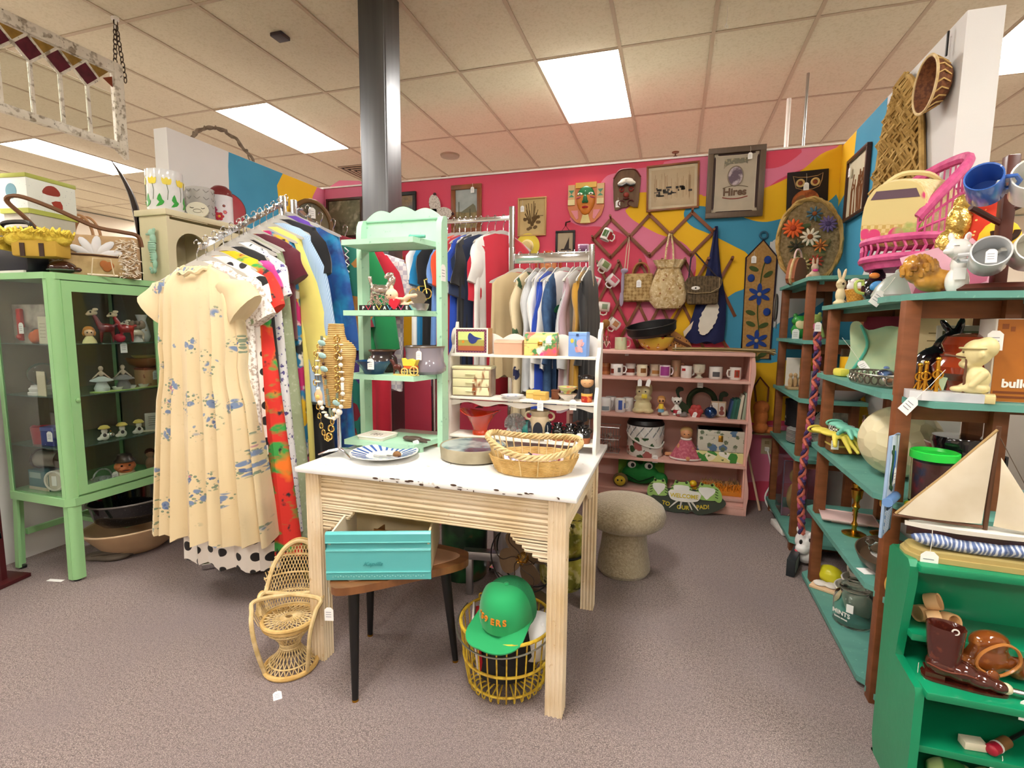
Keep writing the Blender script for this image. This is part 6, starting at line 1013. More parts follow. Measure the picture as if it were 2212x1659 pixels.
for lb,z0,h,m,w in (('flat yellow and green quilt-print box under the floral case',0,.075,PM('quilt_print','e0dc9a',[('cell',22,.6,'efeee4',.01),('cell',22,.85,'3f8a3a',.01),('blot',20,.16,'6a7a3a',.03)],r=.6),.158),('blue-grey floral train case with a brass clasp on the third shelf',.076,.15,PM('floral_vinyl','cfccbc',[('blot',13,.34,'5a7898',.02),('blot',20,.3,'66745a',.02),('noise',14,.68,'8a8a7c',.03)],r=.4),.15)):
    t = T('storage_case' if z0 else 'print_box',lb,'case',(.345,3.81,z + z0)); P(t,'body',B().bb(-w,w,-.08,.09,0,h,.006),m); P(t,'lid',B().bb(-w - .001,w + .001,-.081,.091,h * .7,h,.006),m)
    if z0: P(t,'clasp',B().box(0,-.084,h * .62,.03,.006,.045,.002),BRASS)
# bottom shelf
z = .1155
FG = C('1f7a34',.85)
t = T('plush_frog','big plush green frog face with white eyes on the bottom shelf','plush toy',(-.19,3.8,z)); P(t,'head',blob([(0,0,.08,.14,.08,.075),(-.06,-.01,.15,.045,.045,.045),(.06,-.01,.15,.045,.045,.045),(.15,-.02,.05,.05,.06,.055)],.008),FG); P(t,'back_patch',B().box(.0,.09,.1,.34,.02,.19,.008),C('6fa83a',.85)); P(t,'mouth',B().tube(smooth_poly([(-.1,-.06,.08),(-.03,-.083,.055),(0,-.085,.045),(.04,-.083,.06),(.1,-.06,.085)],4,False),.004,5),C('0c2a14',.9))
for s in (-1,1): e = P(t,'eye',B().ell(s * .06,-.047,.155,.03,.014,.026),C('eef0e8',.4)); P(e,'pupil',B().ell(s * .06 + .006,-.058,.156,.014,.006,.016),BLACK)
t = T('round_bee_toy','round tan toy with a smiling yellow face beside the plush frog','plush toy',(-.325,3.7,z)); P(t,'ball',B().ell(0,0,.05,.055,.045,.05,u=20,v=14),C('7a6a44',.85)); P(t,'face',B().ell(.0,-.03,.05,.04,.02,.038),C('e8c83c',.7))
for s in (-1,1): P(t,'eye',B().ell(s * .014,-.05,.058,.006,.003,.007),BLACK)
t = T('yellow_duck','small yellow rubber duck peeking above the frog sign','toy',(.18,3.72,z)); P(t,'body',blob([(0,.01,.025,.035,.028,.025),(0,0,.065,.026,.025,.024)],.004),C('e8c024',.35)); P(t,'beak',B().ell(-.005,-.03,.058,.014,.014,.005),C('d86a1c',.35))
t = T('pom_yarn_rug','shaggy orange and peach yarn piece at the right of the bottom shelf','yarn',(.37,3.8,z)); b = B(); rn = random.Random(11)
for k in range(420):
    x,y = rn.uniform(-.13,.13),rn.uniform(-.08,.09); h = .03 + .05 * rn.random(); b.tube([(x,y,.0),(x + rn.uniform(-.012,.012),y + rn.uniform(-.012,.012),h * .6),(x + rn.uniform(-.02,.02),y + rn.uniform(-.02,.02),h)],.004,4)
P(t,'yarn_loops',b,PM('orange_yarn','e08a24',[('grad',1,.0,'d9b88a',.05)],r=.95),kind='stuff'); P(t,'backing',B().bb(-.14,.14,-.085,.095,0,.03,.004),C('d9862a',.9))
# frog welcome sign leaning against the base
t = T('frog_welcome_sign','painted frog sign reading WELCOME TO OUR PAD leaning on the bookcase','sign',(.115,3.585,.002),rot=(-12,0,0)); P(t,'lily_pad',B().prism(smooth_poly([(-.255,.1),(-.24,.06),(-.16,.02),(-.05,.0),(.0,.01),(.03,.0),(.06,.02),(.1,.0),(.2,.03),(.27,.08),(.26,.12),(.18,.16),(0,.17),(-.18,.15)],3),.012,'xz',0),C('3c4438',.6)); FL = C('9ec86a',.5); SP = C('2a3a1c',.6)
for x,s in ((-.165,.8),(-.015,1),(.15,1)):
    P(t,'frog',B().prism(smooth_poly([(x - .06 * s,.11),(x - .075 * s,.15),(x - .05 * s,.2),(x - .04 * s,.225),(x - .02 * s,.215),(x + .02 * s,.215),(x + .04 * s,.225),(x + .055 * s,.2),(x + .075 * s,.15),(x + .06 * s,.11)],3),.01,'xz',-.01),FL); P(t,'white_belly',B().prism(smooth_poly([(x - .045 * s,.19),(x + .045 * s,.19),(x + .05 * s,.16),(x + .02 * s,.13),(x,.11),(x - .02 * s,.13),(x - .05 * s,.16)],2),-.004,'xz',-.01),C('f0f0ea',.5))
    for e in (-1,1): P(t,'eye',B().ell(x + e * .032 * s,-.013,.212,.009,.004,.009),SP)
    for e in (-1,1):
        for k in range(4): P(t,'stripe',B().box(x + e * .063 * s,-.0125,.13 + k * .018,.02,.003,.005,ry=e * 25),SP)
for s,x in ((-1,-.21),(1,.215)): P(t,'frog_leg',B().prism(oval(x,.15,.03,.055,16,s * 20),.008,'xz',-.008),FL)
P(t,'white_banner',B().prism(smooth_poly([(-.09,.105),(-.085,.155),(.1,.155),(.1,.1),(.06,.085),(0,.08),(-.06,.085)],3),-.006,'xz',-.01),C('f0eee6',.5)); YT = C('d8c23a',.5)
P(t,'lettering',text_mesh('WELCOME',.038,.0015,.001),YT,loc=(.005,-.018,.108),rot=(90,0,0))
for wd_,x,r1 in (('TO',-.115,10),('OUR',-.0,0),('PAD!',.13,-8)): P(t,'lettering',text_mesh(wd_,.038,.0015,.001),YT,loc=(x,-.003,.045 if x else .028),rot=(90,r1,0))
for x0,x1 in ((-.03,-.09),(.05,.1),(-.01,-.02),(.03,.06)): P(t,'white_reed',B().tube([(x0,-.004,.09),(x1,-.005,.03)],[.008,.003],5),C('eeeae0',.5))
# ================================================================ things on the right wall and shelves
STRAW = PM('dry_straw','b08d4c',[('noise',40,.5,'8a6a30',.15),('noise',9,.55,'c8a868',.2)],r=.85)
t = T('woven_straw_fan','tall woven straw fan hung on the right wall','fan',(1.022,3.03,1.9)); rn = random.Random(2); b = B()
for k in range(260):
    v = rn.random(); u = rn.uniform(-1,1); hw = .27 * math.sqrt(max(.05,1 - (v * 1.0) ** 2.6)); y = u * hw; z = -.05 + v * .62 - .08 * abs(u) ** 2
    b.tube([(-.01,y - rn.uniform(-.01,.01),z - .05),(-.03 - rn.random() * .02,y,z),(-.012,y + rn.uniform(-.02,.02),z + .05)],.007,4)
P(t,'straw_tufts',b,STRAW,kind='stuff'); P(t,'backing',B().prism(smooth_poly([(-.27,-.12),(.27,-.12),(.26,.2),(.2,.42),(.08,.56),(-.06,.56),(-.18,.42),(-.26,.2)],3),.012,'yz',-.012),C('8a6c38',.9)); P(t,'edge_braid',B().tube([(-.016,y,z) for y,z in smooth_poly([(-.27,-.12),(.27,-.12),(.26,.2),(.2,.42),(.08,.56),(-.06,.56),(-.18,.42),(-.26,.2)],3)],.011,6,True),STRAW)
t = T('wall_basket','round wicker basket hung sideways high on the white wall','basket',(1.025,2.63,2.28),rot=(0,-90,0)); t.scale = (.8,.8,.62); P(t,'bowl',B().lathe([(0,.01),(.08,.01),(.1,.03),(.115,.08),(.135,.12),(.13,.125),(.108,.085),(.09,.035),(0,.02)],36),PM('dark_wicker','7a4a26',[('noise',50,.5,'5a3016',.1)],r=.7)); b = B()
for k in range(20): a = R(k * 18); b.tube([(.1 * math.cos(a),.1 * math.sin(a),.03),(.122 * math.cos(a + .15),.122 * math.sin(a + .15),.08),(.138 * math.cos(a),.138 * math.sin(a),.122)],.004,4)
P(t,'weave',b,WICK,kind='stuff'); P(t,'rim',B().torus(0,0,.122,.135,.008,'z',36,7),WICKL); P(t,'bottom_label',B().lathe([(0,.021),(.07,.021),(.07,.024),(0,.025)],24),C('e0d2b4',.7)); P(t,'hanging_strap',B().box(.19,0,.02,.12,.012,.012,.003),BLACK)
t = T('small_framed_print','small dark framed print of reeds on the blue side wall','picture',(1.026,3.645,2.14),rot=(0,0,90))
for a in ((-.18,.18,.17,.19),(-.18,.18,-.19,-.17),(-.18,-.165,-.17,.17),(.165,.18,-.17,.17)): P(t,'frame_rail',B().bb(a[0],a[1],0,.025,a[2],a[3],.001),DKW)
P(t,'print',B().bb(-.166,.166,0,.01,-.17,.17),C('cfc6aa',.6)); b = B(); rn = random.Random(8)
for k in range(14): x = rn.uniform(-.1,.1); b.tube([(x,.0105,-.16),(x + rn.uniform(-.03,.03),.0105,-.02),(x + rn.uniform(-.06,.06),.0105,rn.uniform(0,.08))],.004,4)
P(t,'reed_drawing',b,C('7a4a24',.8),kind='stuff'); ptag(t,.1,.028,.16,180,.03,1.6)
# ---- top of the far unit
z = 1.556
t = T('dried_flower_wreath','oval straw wreath with orange, white and purple dried flowers','wreath',(.82,3.82,z + .29),rot=(-8,0,0)); P(t,'mat',B().prism(oval(0,0,.19,.28,32),.02,'xz',0),PM('wreath_straw','9a8560',[('noise',50,.5,'7a6642',.15)],r=.9,b=(70,.8,.006)))
for k in range(3): P(t,'braid',B().tube([(x,-.008 + .01 * math.sin(q * 1.3 + k * 2),zz + .006 * math.cos(q * 1.3 + k * 2)) for q,(x,zz) in enumerate(oval(0,0,.19 - .004 * k,.28 - .004 * k,60))],.01,5,True),STRAW)
def flower(par,x,z_,r_,hexc,n=10,cen='8a4a1c'):
    f = P(par,'flower',B().ell(x,-.03,z_,r_ * .3,.012,r_ * .3),C(cen,.8)); b = B()
    for k in range(n): P(f,'petal',B().ell(x + r_ * .6 * math.cos(R(k * 360 / n)),-.028,z_ + r_ * .6 * math.sin(R(k * 360 / n)),r_ * .42,.008,r_ * .15,(0,-k * 360 / n,0),u=8,v=5),C(hexc,.8))
for a in ((-.1,.08,.065,'e0622a',12,'a83a14'),(.0,.02,.06,'e8dcc4',10),(.1,.1,.055,'6a5a8a',12,'4a3a64'),(-.08,-.04,.05,'3a3a24',8,'2a2416'),(.06,-.04,.045,'d9843c',8),(-.04,-.16,.05,'c8b078',10),(.04,-.14,.045,'b8442c',9),(.02,.17,.05,'4a6a7a',9)): flower(t,*a)
for k in range(10): P(t,'leaf',B().ell(rn.uniform(-.12,.12),-.022,rn.uniform(-.2,.15),.035,.006,.016,(0,rn.uniform(0,180),0),u=8,v=5),C(('4a5a34','7a6a3c')[k % 2],.8))
t = T('bunny_mother_figurine','small brown and white bunny figurine beside the wreath','figurine',(.77,3.4,z)); P(t,'body',blob([(0,0,.03,.03,.028,.03),(0,-.004,.075,.02,.018,.022),(-.01,0,.11,.007,.006,.025),(.012,0,.11,.007,.006,.025),(-.03,-.01,.02,.016,.016,.018)],.004),C('c4a890',.45)); P(t,'pink_bow',B().ell(0,-.02,.058,.016,.006,.008),C('d83a8a',.4))
t = T('rattan_purse','brown and pink rattan purse leaning in front of the wreath','purse',(.72,3.6,z),60); P(t,'body',B().prism(smooth_poly([(-.1,0),(.1,0),(.09,.1),(.04,.15),(-.05,.15),(-.1,.09)],3),.05,'xz',-.025),PM('rattan_brown','a8643c',[('wave',70,.5,'8a4a28',.3,(1,.1,1,0,40,0))],r=.6,b=(80,.5,.003))); P(t,'rope_edge',B().tube([(x,0,zz) for x,zz in smooth_poly([(-.1,0),(.1,0),(.09,.1),(.04,.15),(-.05,.15),(-.1,.09)],3)],.008,6,True),WICKL); P(t,'handle',B().torus(0,0,.15,.06,.006,'y',16,6,0,180),C('d8b8b0',.5))
# ---- top of the near unit
z = 1.386
PKW = PM('pink_wicker','d0588c',[('noise',40,.5,'b8447a',.15)],r=.55)
t = T('pink_wicker_chair','bright pink wicker doll chair with a curved back on the shelf top','doll chair',(.88,2.45,z),-72); t.scale = (1.02,1.02,1.28)
for a in range(4): P(t,'leg',B().cyl((.1 * math.cos(R(45 + 90 * a)),.1 * math.sin(R(45 + 90 * a)),0),(.105 * math.cos(R(45 + 90 * a)),.105 * math.sin(R(45 + 90 * a)),.1),.016,n=10),PKW)
P(t,'seat',B().lathe([(0,.1),(.135,.1),(.145,.115),(.145,.13),(.12,.135),(0,.135)],32),PKW)
for zz in (.13,.185): P(t,'seat_band',B().torus(0,0,zz,.15,.012,'z',40,7),PKW)
b = B()
for k in range(32): a = R(k * 360 / 32); b.torus(.15 * math.cos(a),.15 * math.sin(a),.158,.018,.0035,'z',10,4) if False else b.tube([(.15 * math.cos(a),.15 * math.sin(a),.135),(.152 * math.cos(a + .08),.152 * math.sin(a + .08),.158),(.15 * math.cos(a + .0),.15 * math.sin(a),.182)],.005,4)
P(t,'loop_weave',b,PKW,kind='stuff'); bp = [(.155 * math.cos(R(a)) * (1 + .15 * math.sin(R((a - 20) * 180 / 140)) * 0),.155 * math.sin(R(a)),.19 + .24 * math.sin(R((a + 40) * 180 / 260)) ** .8) for a in range(-30,211,8)]
P(t,'back_rim',B().tube(bp,.016,8),PKW); b = B()
for i,(x,y,zz) in enumerate(bp): b.tube([(x,y,.18),(x,y,zz)],.004,4)
for f in (.35,.65): b.tube([(x,y,.18 + (zz - .18) * f) for x,y,zz in bp],.004,4)
P(t,'back_weave',b,PKW,kind='stuff')
t = T('straw_tote','cream straw tote with pink and green woven end sitting in the pink chair','bag',(.86,2.45,z + .23),rot=(6,8,-50)); t.scale = (.9,) * 3; P(t,'body',B().prism(smooth_poly([(-.1,0),(.1,0),(.13,.08),(.12,.2),(.06,.26),(-.05,.26),(-.12,.2),(-.13,.08)],3),.2,'xz',-.1),PM('cream_straw','dfcf98',[('wave',14,.5,'cdbb80',.3,(.1,1,.1)),('noise',60,.5,'e8dab0',.2)],r=.85,b=(14,.4,.006,(.1,1,.1)),bt='wave')); P(t,'woven_end',B().prism(smooth_poly([(-.095,.005),(.095,.005),(.125,.08),(.115,.2),(.058,.253),(-.05,.253),(-.115,.2),(-.125,.08)],3),-.006,'xz',-.1),PM('check_straw','dcc98c',[('check',60,.5,'c8a860',.01),('grad',2,.085,'dcc98c',.001),('spot',9,.3,'d8487c',.02),('noise',7,.6,'a8b86a',.03)],r=.85))
P(t,'strap',B().tube(smooth_poly([(-.06,-.09,.25),(-.02,-.05,.29),(.04,.02,.285),(.06,.08,.25)],4,False),.011,6),C('d6c590',.85)); P(t,'purple_band',B().prism([(-.1,.19),(.1,.19),(.08,.225),(-.08,.225)],-.008,'xz',-.1),C('6a5460',.9))
t = T('bisque_bell_figurine','white ceramic bell-shaped ornament on the shelf top','ornament',(.79,2.7,z)); P(t,'bell',B().lathe([(0,.0),(.03,0),(.028,.03),(.018,.06),(.02,.08),(.0,.1)],20),C('d9d6cc',.35)); P(t,'bow',B().ell(0,0,.095,.02,.01,.01),C('c8c4b4',.4))
def critter(name,label,loc,els,mat,rz=0,parts=(),vox=.0035,g=None):
    t = T(name,label,'figurine',loc,rz,g); P(t,'body',blob(els,vox),mat)
    for nm,bb_,mt in parts: P(t,nm,bb_,mt)
    return t
critter('rabbit_vase','cream and brown upright rabbit figurine at the left end of the shelf top',(.745,2.78,z),[(0,0,.012,.03,.03,.014),(0,0,.05,.022,.02,.035),(0,0,.1,.022,.02,.026),(-.012,0,.145,.008,.007,.03,(0,-14,0)),(.012,0,.145,.008,.007,.03,(0,14,0))],PM('cream_brown','e0d0a4',[('noise',22,.6,'8a6a34',.05)],r=.35),20,(('tag_mark',B().ell(-.005,-.022,.1,.006,.003,.006),C('3a2a18',.4)),))
t = T('kitten_basket','ceramic basket of white kittens with green bows','figurine',(.76,2.62,z),10); P(t,'basket',B().lathe([(0,0),(.028,0),(.034,.03),(.042,.06),(.04,.064),(.0,.06)],20),PM('amber_basket','d0963c',[('check',120,.5,'b87a28')],r=.4)); P(t,'kittens',blob([(-.02,-.004,.075,.02,.018,.02),(.018,-.004,.078,.02,.018,.02),(-.03,0,.098,.006,.005,.009),(-.01,0,.1,.006,.005,.009),(.01,0,.102,.006,.005,.009),(.03,0,.1,.006,.005,.009),(0,.01,.09,.025,.015,.025)],.0035),C('e6e4de',.4)); P(t,'green_bow',B().ell(.036,-.006,.08,.012,.006,.014),C('4a9a4a',.4))
t = T('blue_bird_teapot','glossy black teapot shaped with blue and coral bird decoration','teapot',(.77,2.42,z),15); P(t,'body',blob([(0,0,.05,.052,.048,.05),(.01,.01,.1,.03,.028,.03),(.02,.01,.14,.012,.012,.02),(-.03,-.03,.03,.03,.02,.03)],.004),PM('black_dot_glaze','151419',[('spot',45,.13,'d8d4cc',.02)],r=.08,co=.7)); P(t,'blue_wing',B().ell(-.025,-.045,.06,.028,.01,.018,(0,-20,0)),C('4f92cc',.25)); P(t,'coral_breast',B().ell(-.02,-.046,.028,.024,.01,.018),C('e0785a',.3)); P(t,'orange_beak',B().ell(-.03,-.035,.1,.02,.012,.012),C('e08a3c',.3)); P(t,'curl_handle',B().tube(smooth_poly([(-.05,-.02,.03),(-.085,-.02,.04),(-.09,-.02,.075),(-.065,-.02,.08),(-.062,-.02,.062)],4,False),.006,6),C('b8cc6a',.3))
t = T('white_goose_figurine','white and brown pair of bird figurines behind the black teapot','figurine',(.88,2.62,z)); P(t,'body',blob([(0,0,.03,.04,.025,.03),(-.025,0,.075,.012,.012,.035),(-.032,-.004,.11,.016,.013,.014),(.03,0,.05,.03,.02,.02)],.004),C('d8d2c6',.4)); P(t,'beak',B().ell(-.05,-.006,.108,.012,.006,.005),C('d88a3c',.4)); ptag(t,-.02,-.03,.1,0,.01,1.6)
t = T('glass_dome_dish','upturned frosted glass dish at the corner of the shelf top','glass dish',(.755,2.16,z)); P(t,'dish',B().lathe([(.075,0),(.078,.01),(.065,.04),(.04,.07),(.015,.085),(0,.087)],28),PM('frosted_glass','c8cfc4',r=.35,t=.6)); P(t,'knob',B().ell(0,0,.09,.012),PM('frosted_glass','c8cfc4')); ptag(t,-.06,-.05,.08,10,.06,1.6,35)
t = T('pinecone_lion','golden shaggy pottery lion with a brown face lying on the shelf top','figurine',(.775,1.97,z),15); t.scale = (.78,) * 3; GL = PM('honey_glaze','c8943c',[('noise',25,.5,'a8742a',.15),('noise',12,.64,'6a3c14',.05)],r=.2,co=.5); P(t,'body',blob([(-.02,.02,.09,.07,.05,.05),(-.05,.02,.12,.045,.045,.04),(.0,.0,.05,.06,.04,.04),(.03,-.02,.05,.035,.03,.05),(.045,-.03,.075,.022,.02,.02)],.005),GL); b = B(); rn = random.Random(6)
for k in range(60): a = rn.uniform(0,6.28); e = rn.uniform(-.6,1.3); x,y,zz = -.035 + .06 * math.cos(a) * math.cos(e),.02 + .05 * math.sin(a) * math.cos(e),.105 + .05 * math.sin(e); b.ell(x,y,zz,.012,.008,.014,u=6,v=4)
P(t,'mane',b,GL,kind='stuff'); P(t,'dark_mouth',B().ell(.045,-.047,.05,.02,.008,.018),C('2a140a',.4))
t = T('pink_print','pink photo print leaning at an angle behind the lion','print',(.86,2.02,z),rot=(-14,-16,-8)); P(t,'card',B().bb(-.1,.1,0,.003,0,.17),C('d8a4b4',.6)); P(t,'image',B().prism(smooth_poly([(-.09,.02),(.09,.02),(.08,.1),(.03,.12),(.0,.06),(-.06,.08)],3),-.001,'xz',0),C('b8607c',.6))
critter('white_cat','white ceramic cat with closed eyes and a price tag on the shelf top',(.815,1.9,z),[(0,0,.035,.03,.03,.045),(0,-.005,.085,.022,.022,.03),(-.008,-.015,.13,.032,.028,.03),(-.026,-.01,.165,.009,.006,.016,(0,-10,0)),(.014,-.006,.165,.009,.006,.016,(0,14,0)),(-.034,-.03,.122,.014,.012,.01)],C('ecebe6',.15,co=.6),-10,(('eye',B().box(-.018,-.043,.136,.012,.002,.002),C('6a625a',.4)),('ear_pink',B().ell(.014,-.012,.165,.005,.003,.009),C('d8b0a8',.4)),('label',B().box(-.004,-.034,.055,.03,.001,.034),PAPER)))
t = T('wooden_mug_tree','dark wooden mug tree holding mugs at the right edge','mug tree',(.93,1.93,z)); WT = PM('mahogany','5a2a1e',[('noise',8,.5,'44201a',.2)],r=.35); P(t,'base',B().lathe([(0,0),(.13,0),(.135,.01),(.12,.024),(.04,.03),(0,.03)],36),WT); P(t,'post',B().bb(-.016,.016,-.016,.016,.02,.4,.003),WT)
for a,zz in ((200,.2),(330,.24),(190,.1),(300,.11)): P(t,'peg',B().cyl((0,0,zz),(.11 * math.cos(R(a)),.11 * math.sin(R(a)),zz + .05),.009,n=8),WT)
GT = 'mugs on the mug tree'
for lb,l,rt,hx,rr,hh in (('glossy blue mug on the mug tree with its mouth facing out',(.845,1.86,1.665),(68,0,-30),'3f6cc0',.044,.09),('white mug at the top right of the mug tree',(.945,1.85,1.66),(70,0,-25),'e9e8e0',.05,.1),('pale grey mug with a price tag, lower left of the mug tree',(.86,1.85,1.47),(75,0,-20),'d3d6d8',.045,.09),('white mug at the lower right of the mug tree',(.955,1.86,1.485),(78,0,-15),'e6e4da',.046,.095)):
    m = mug(lb,l,rt,hx,None,rr,hh,1 if 'blue' in lb else -1,GT)
    if 'tag' in lb: ptag(m,0,-.0,.1,0,.0,1.1,str_=False).rotation_euler = (R(-80),0,0)
critter('gold_rooster','shiny gold crumpled-foil rooster ornament behind the blue mug',(.88,2.08,z + .0),[(0,0,.24,.035,.03,.06),(.01,0,.3,.03,.025,.03),(-.02,0,.17,.04,.03,.05),(.0,0,.08,.03,.03,.09),(.03,0,.33,.02,.015,.02)],PM('gold_foil','b8933c',[('noise',40,.5,'e0c070',.15)],r=.25,m=.7,b=(60,.8,.008)))
t = T('fabric_rooster','red dotted and yellow fabric bird behind the mug tree','stuffed toy',(.96,2.08,z)); P(t,'body',blob([(0,0,.15,.07,.04,.15),(-.02,0,.3,.05,.035,.05)],.007),PM('red_dot_fabric','c8341c',[('spot',60,.2,'e8c878',.03)],r=.85)); P(t,'yellow_breast',B().ell(.02,-.03,.17,.06,.03,.07),C('eec22c',.8)); P(t,'scallop',B().torus(.02,-.058,.2,.03,.009,'y',18,6,180,360),C('3a1c10',.8)); P(t,'comb',B().ell(-.04,0,.37,.022,.02,.03).ell(.03,0,.38,.022,.02,.03),C('c8341c',.8))
# ---- second level of the near unit
z = 1.063
t = T('glass_canister','clear glass tumbler with yellow flowers behind the butter-yellow box','glass',(.8,2.72,z)); P(t,'vessel',B().lathe([(0,.0),(.045,0),(.048,.01),(.05,.12),(.047,.12),(.045,.014),(0,.01)],28),GLASS); P(t,'flower_band',B().lathe([(.0505,.02),(.0505,.085)],28),PM('sunflower_band','e8b020',[('blot',30,.2,'7a4a14',.04),('blot',22,.18,'efe6d0',.04)],r=.4))
S('yellow_soap_box','pale yellow rounded box at the shelf edge','box',B().box(0,0,.018,.05,.075,.036,.012),C('e8dc5a',.45),(.735,2.63,z),10)
t = T('silver_gallery_tray','oval silver tray with a pierced gallery rim','tray',(.79,2.32,z),90); SV = PM('tarnished_silver','8a8478',r=.3,m=.9); P(t,'plate',B().lathe([(0,.004),(.2,.0),(.205,.006),(0,.008)],44,sy=.48),SV)
for k in range(30): a = R(k * 12); P(t,'gallery_loop',B().torus(0,0,0,.016,.0028,'y',12,5),SV,loc=(.203 * math.cos(a),.0975 * math.sin(a),.024),rot=(0,0,math.degrees(math.atan2(.0975 * math.cos(a),-.203 * math.sin(a)))))
P(t,'rim_wire',B().torus(0,0,.042,.204,.003,'z',48,5,sy=.48),SV)
critter('glass_dolphin','dark and pale blue glass fish lying in the silver tray',(.79,2.3,z + .012),[(0,.02,.03,.03,.07,.018),(0,-.06,.02,.014,.03,.012),(0,.09,.045,.012,.03,.01)],PM('dark_blue_glass','2a2438',[('noise',8,.55,'6f90c8',.1)],r=.08,co=.6),-20)
t = T('white_shell_dish','white seashell with coral inside in the silver tray','shell',(.775,2.18,z + .01)); P(t,'shell',blob([(0,0,.018,.035,.03,.017),(.02,.01,.026,.015,.014,.014)],.004),C('e8e0da',.35)); P(t,'opening',B().ell(-.02,-.022,.018,.016,.01,.009),C('d8a07c',.4))
t = T('green_leaf_plate','pale green glass leaf plate standing upright','plate',(.86,2.55,z),rot=(-18,0,-20)); P(t,'plate',B().prism(smooth_poly([(-.12,0),(.1,0),(.14,.1),(.1,.2),(.02,.24),(-.06,.22),(-.1,.26),(-.13,.24),(-.12,.12)],4),.01,'xz',0),PM('green_milk_glass','9fc0a0',[('noise',6,.5,'c8cfa0',.2),('noise',5,.62,'4fae98',.1)],r=.1,co=.5)); P(t,'ridge',B().tube(smooth_poly([(-.11,-.006,.02),(-.06,-.008,.14),(-.09,-.006,.24)],5,False),.006,6),C('58b49c',.15)); ptag(t,-.08,-.02,.2,0,.13,1.4,-35)
t = T('table_lamp','small lamp with a burgundy drum shade on a pale stone base','lamp',(.92,2.74,z)); P(t,'base',B().lathe([(0,0),(.05,0),(.052,.02),(.04,.03),(.035,.05),(.04,.06),(.038,.14),(0,.15)],20),C('b9b08a',.4)); P(t,'shade',B().lathe([(.09,.15),(.075,.27),(.073,.27),(.088,.15)],28),C('7a1c34',.7)); P(t,'trim',B().torus(0,0,.15,.09,.004,'z',28,5),C('c8b07a',.5))
t = T('parchment_booklet','cream parchment booklet standing at the back of the shelf','booklet',(.95,2.3,z),rot=(-10,0,-55)); P(t,'cover',B().bb(-.11,.11,0,.012,0,.27,.002),C('dcc898',.7)); b = B()
for k in range(4): b.bb(-.06,.07,-.001,0,.2 - k * .03,.204 - k * .03)
P(t,'print_line',b,C('8a7448',.8),kind='stuff')
critter('black_fish_vase','glossy black ceramic fish standing on its tail',(.85,2.12,z),[(0,0,.03,.045,.035,.03),(.01,0,.09,.055,.035,.07,(0,30,0)),(.05,0,.16,.035,.025,.05,(0,35,0)),(.08,0,.21,.014,.01,.05,(0,10,0)),(.045,0,.22,.012,.01,.035,(0,-35,0)),(.1,0,.17,.03,.008,.02)],C('1c161c',.06,co=.8),0,(('eye',B().ell(-.025,-.032,.1,.008,.004,.008),WHITE),),.005)
t = T('red_mushroom_vase','brick red glazed mushroom-shaped lamp on the shelf','vase',(.9,1.98,z)); P(t,'vessel',B().lathe([(0,0),(.05,0),(.045,.03),(.05,.05),(.085,.075),(.09,.095),(.07,.12),(.062,.14),(.07,.165),(.06,.19),(.03,.2),(0,.202)],36),PM('brick_glaze','a03c1e',[('noise',8,.55,'842c14',.2)],r=.1,co=.7)); P(t,'collar',B().torus(0,0,.13,.066,.005,'z',30,6),C('8a3018',.2)); ptag(t,-.03,-.09,.06,0,.01,1.8)
t = T('brass_trio_statue','small brass instrument figures on a white marble base','statue',(.785,1.845,z),-8); P(t,'marble_base',B().prism([(-.085,-.02),(-.06,-.045),(.085,-.045),(.085,.045),(-.085,.045)],.026,'xy',0),PM('white_marble','d6d8da',[('noise',9,.58,'b4b8be',.1)],r=.25)); b = B()
for x,y,h in ((-.045,.0,.1),(-.02,-.012,.115),(-.055,.02,.09)): f = P(t,'figure',B().cyl((x,y,.026),(x,y,.026 + h * .8),.006,n=8).ell(x,y,.026 + h * .85,.008).torus(x,y - .006,.026 + h * .45,.012,.003,'y',12,5).tube([(x - .012,y,.03),(x,y,.06),(x + .012,y,.03)],.003,5),BRASS)
P(t,'lamp_post',B().tube([(.045,-.01,.026),(.045,-.01,.13),(-.01,-.02,.138)],.0035,6),C('6a4630',.4)); P(t,'green_card',B().box(-.005,.0,.05,.02,.001,.04,ry=12),C('b9d0ac',.6)); ptag(t,-.075,-.05,.12,20,.115,1.6,40)
t = T('thinker_bust','pale yellow carved seated cartoon-like man statuette on a base','statuette',(.855,1.835,z),-25); YB = PM('cream_resin','dccf9a',[('noise',12,.55,'cabd84',.2)],r=.4); P(t,'base',B().box(0,0,.012,.1,.075,.024,.003),YB); P(t,'body',blob([(.005,0,.07,.032,.03,.035),(.0,0,.04,.038,.034,.018),(-.03,-.01,.036,.026,.014,.01),(.0,0,.145,.036,.034,.04),(-.035,0,.135,.014,.011,.01),(-.02,0,.11,.02,.02,.014),(.02,0,.16,.028,.03,.032),('c',(.02,-.028,.085),(-.005,-.036,.05),.012,.009),('c',(.02,.028,.085),(-.005,.034,.05),.012,.009),(.012,-.034,.14,.006,.006,.012)],.0035),YB); P(t,'cap_brim',B().torus(-.004,0,.158,.036,.003,'z',24,5),C('c8ba82',.4)); P(t,'eye',B().ell(-.03,-.018,.146,.003,.003,.003),C('5a4a34',.4))
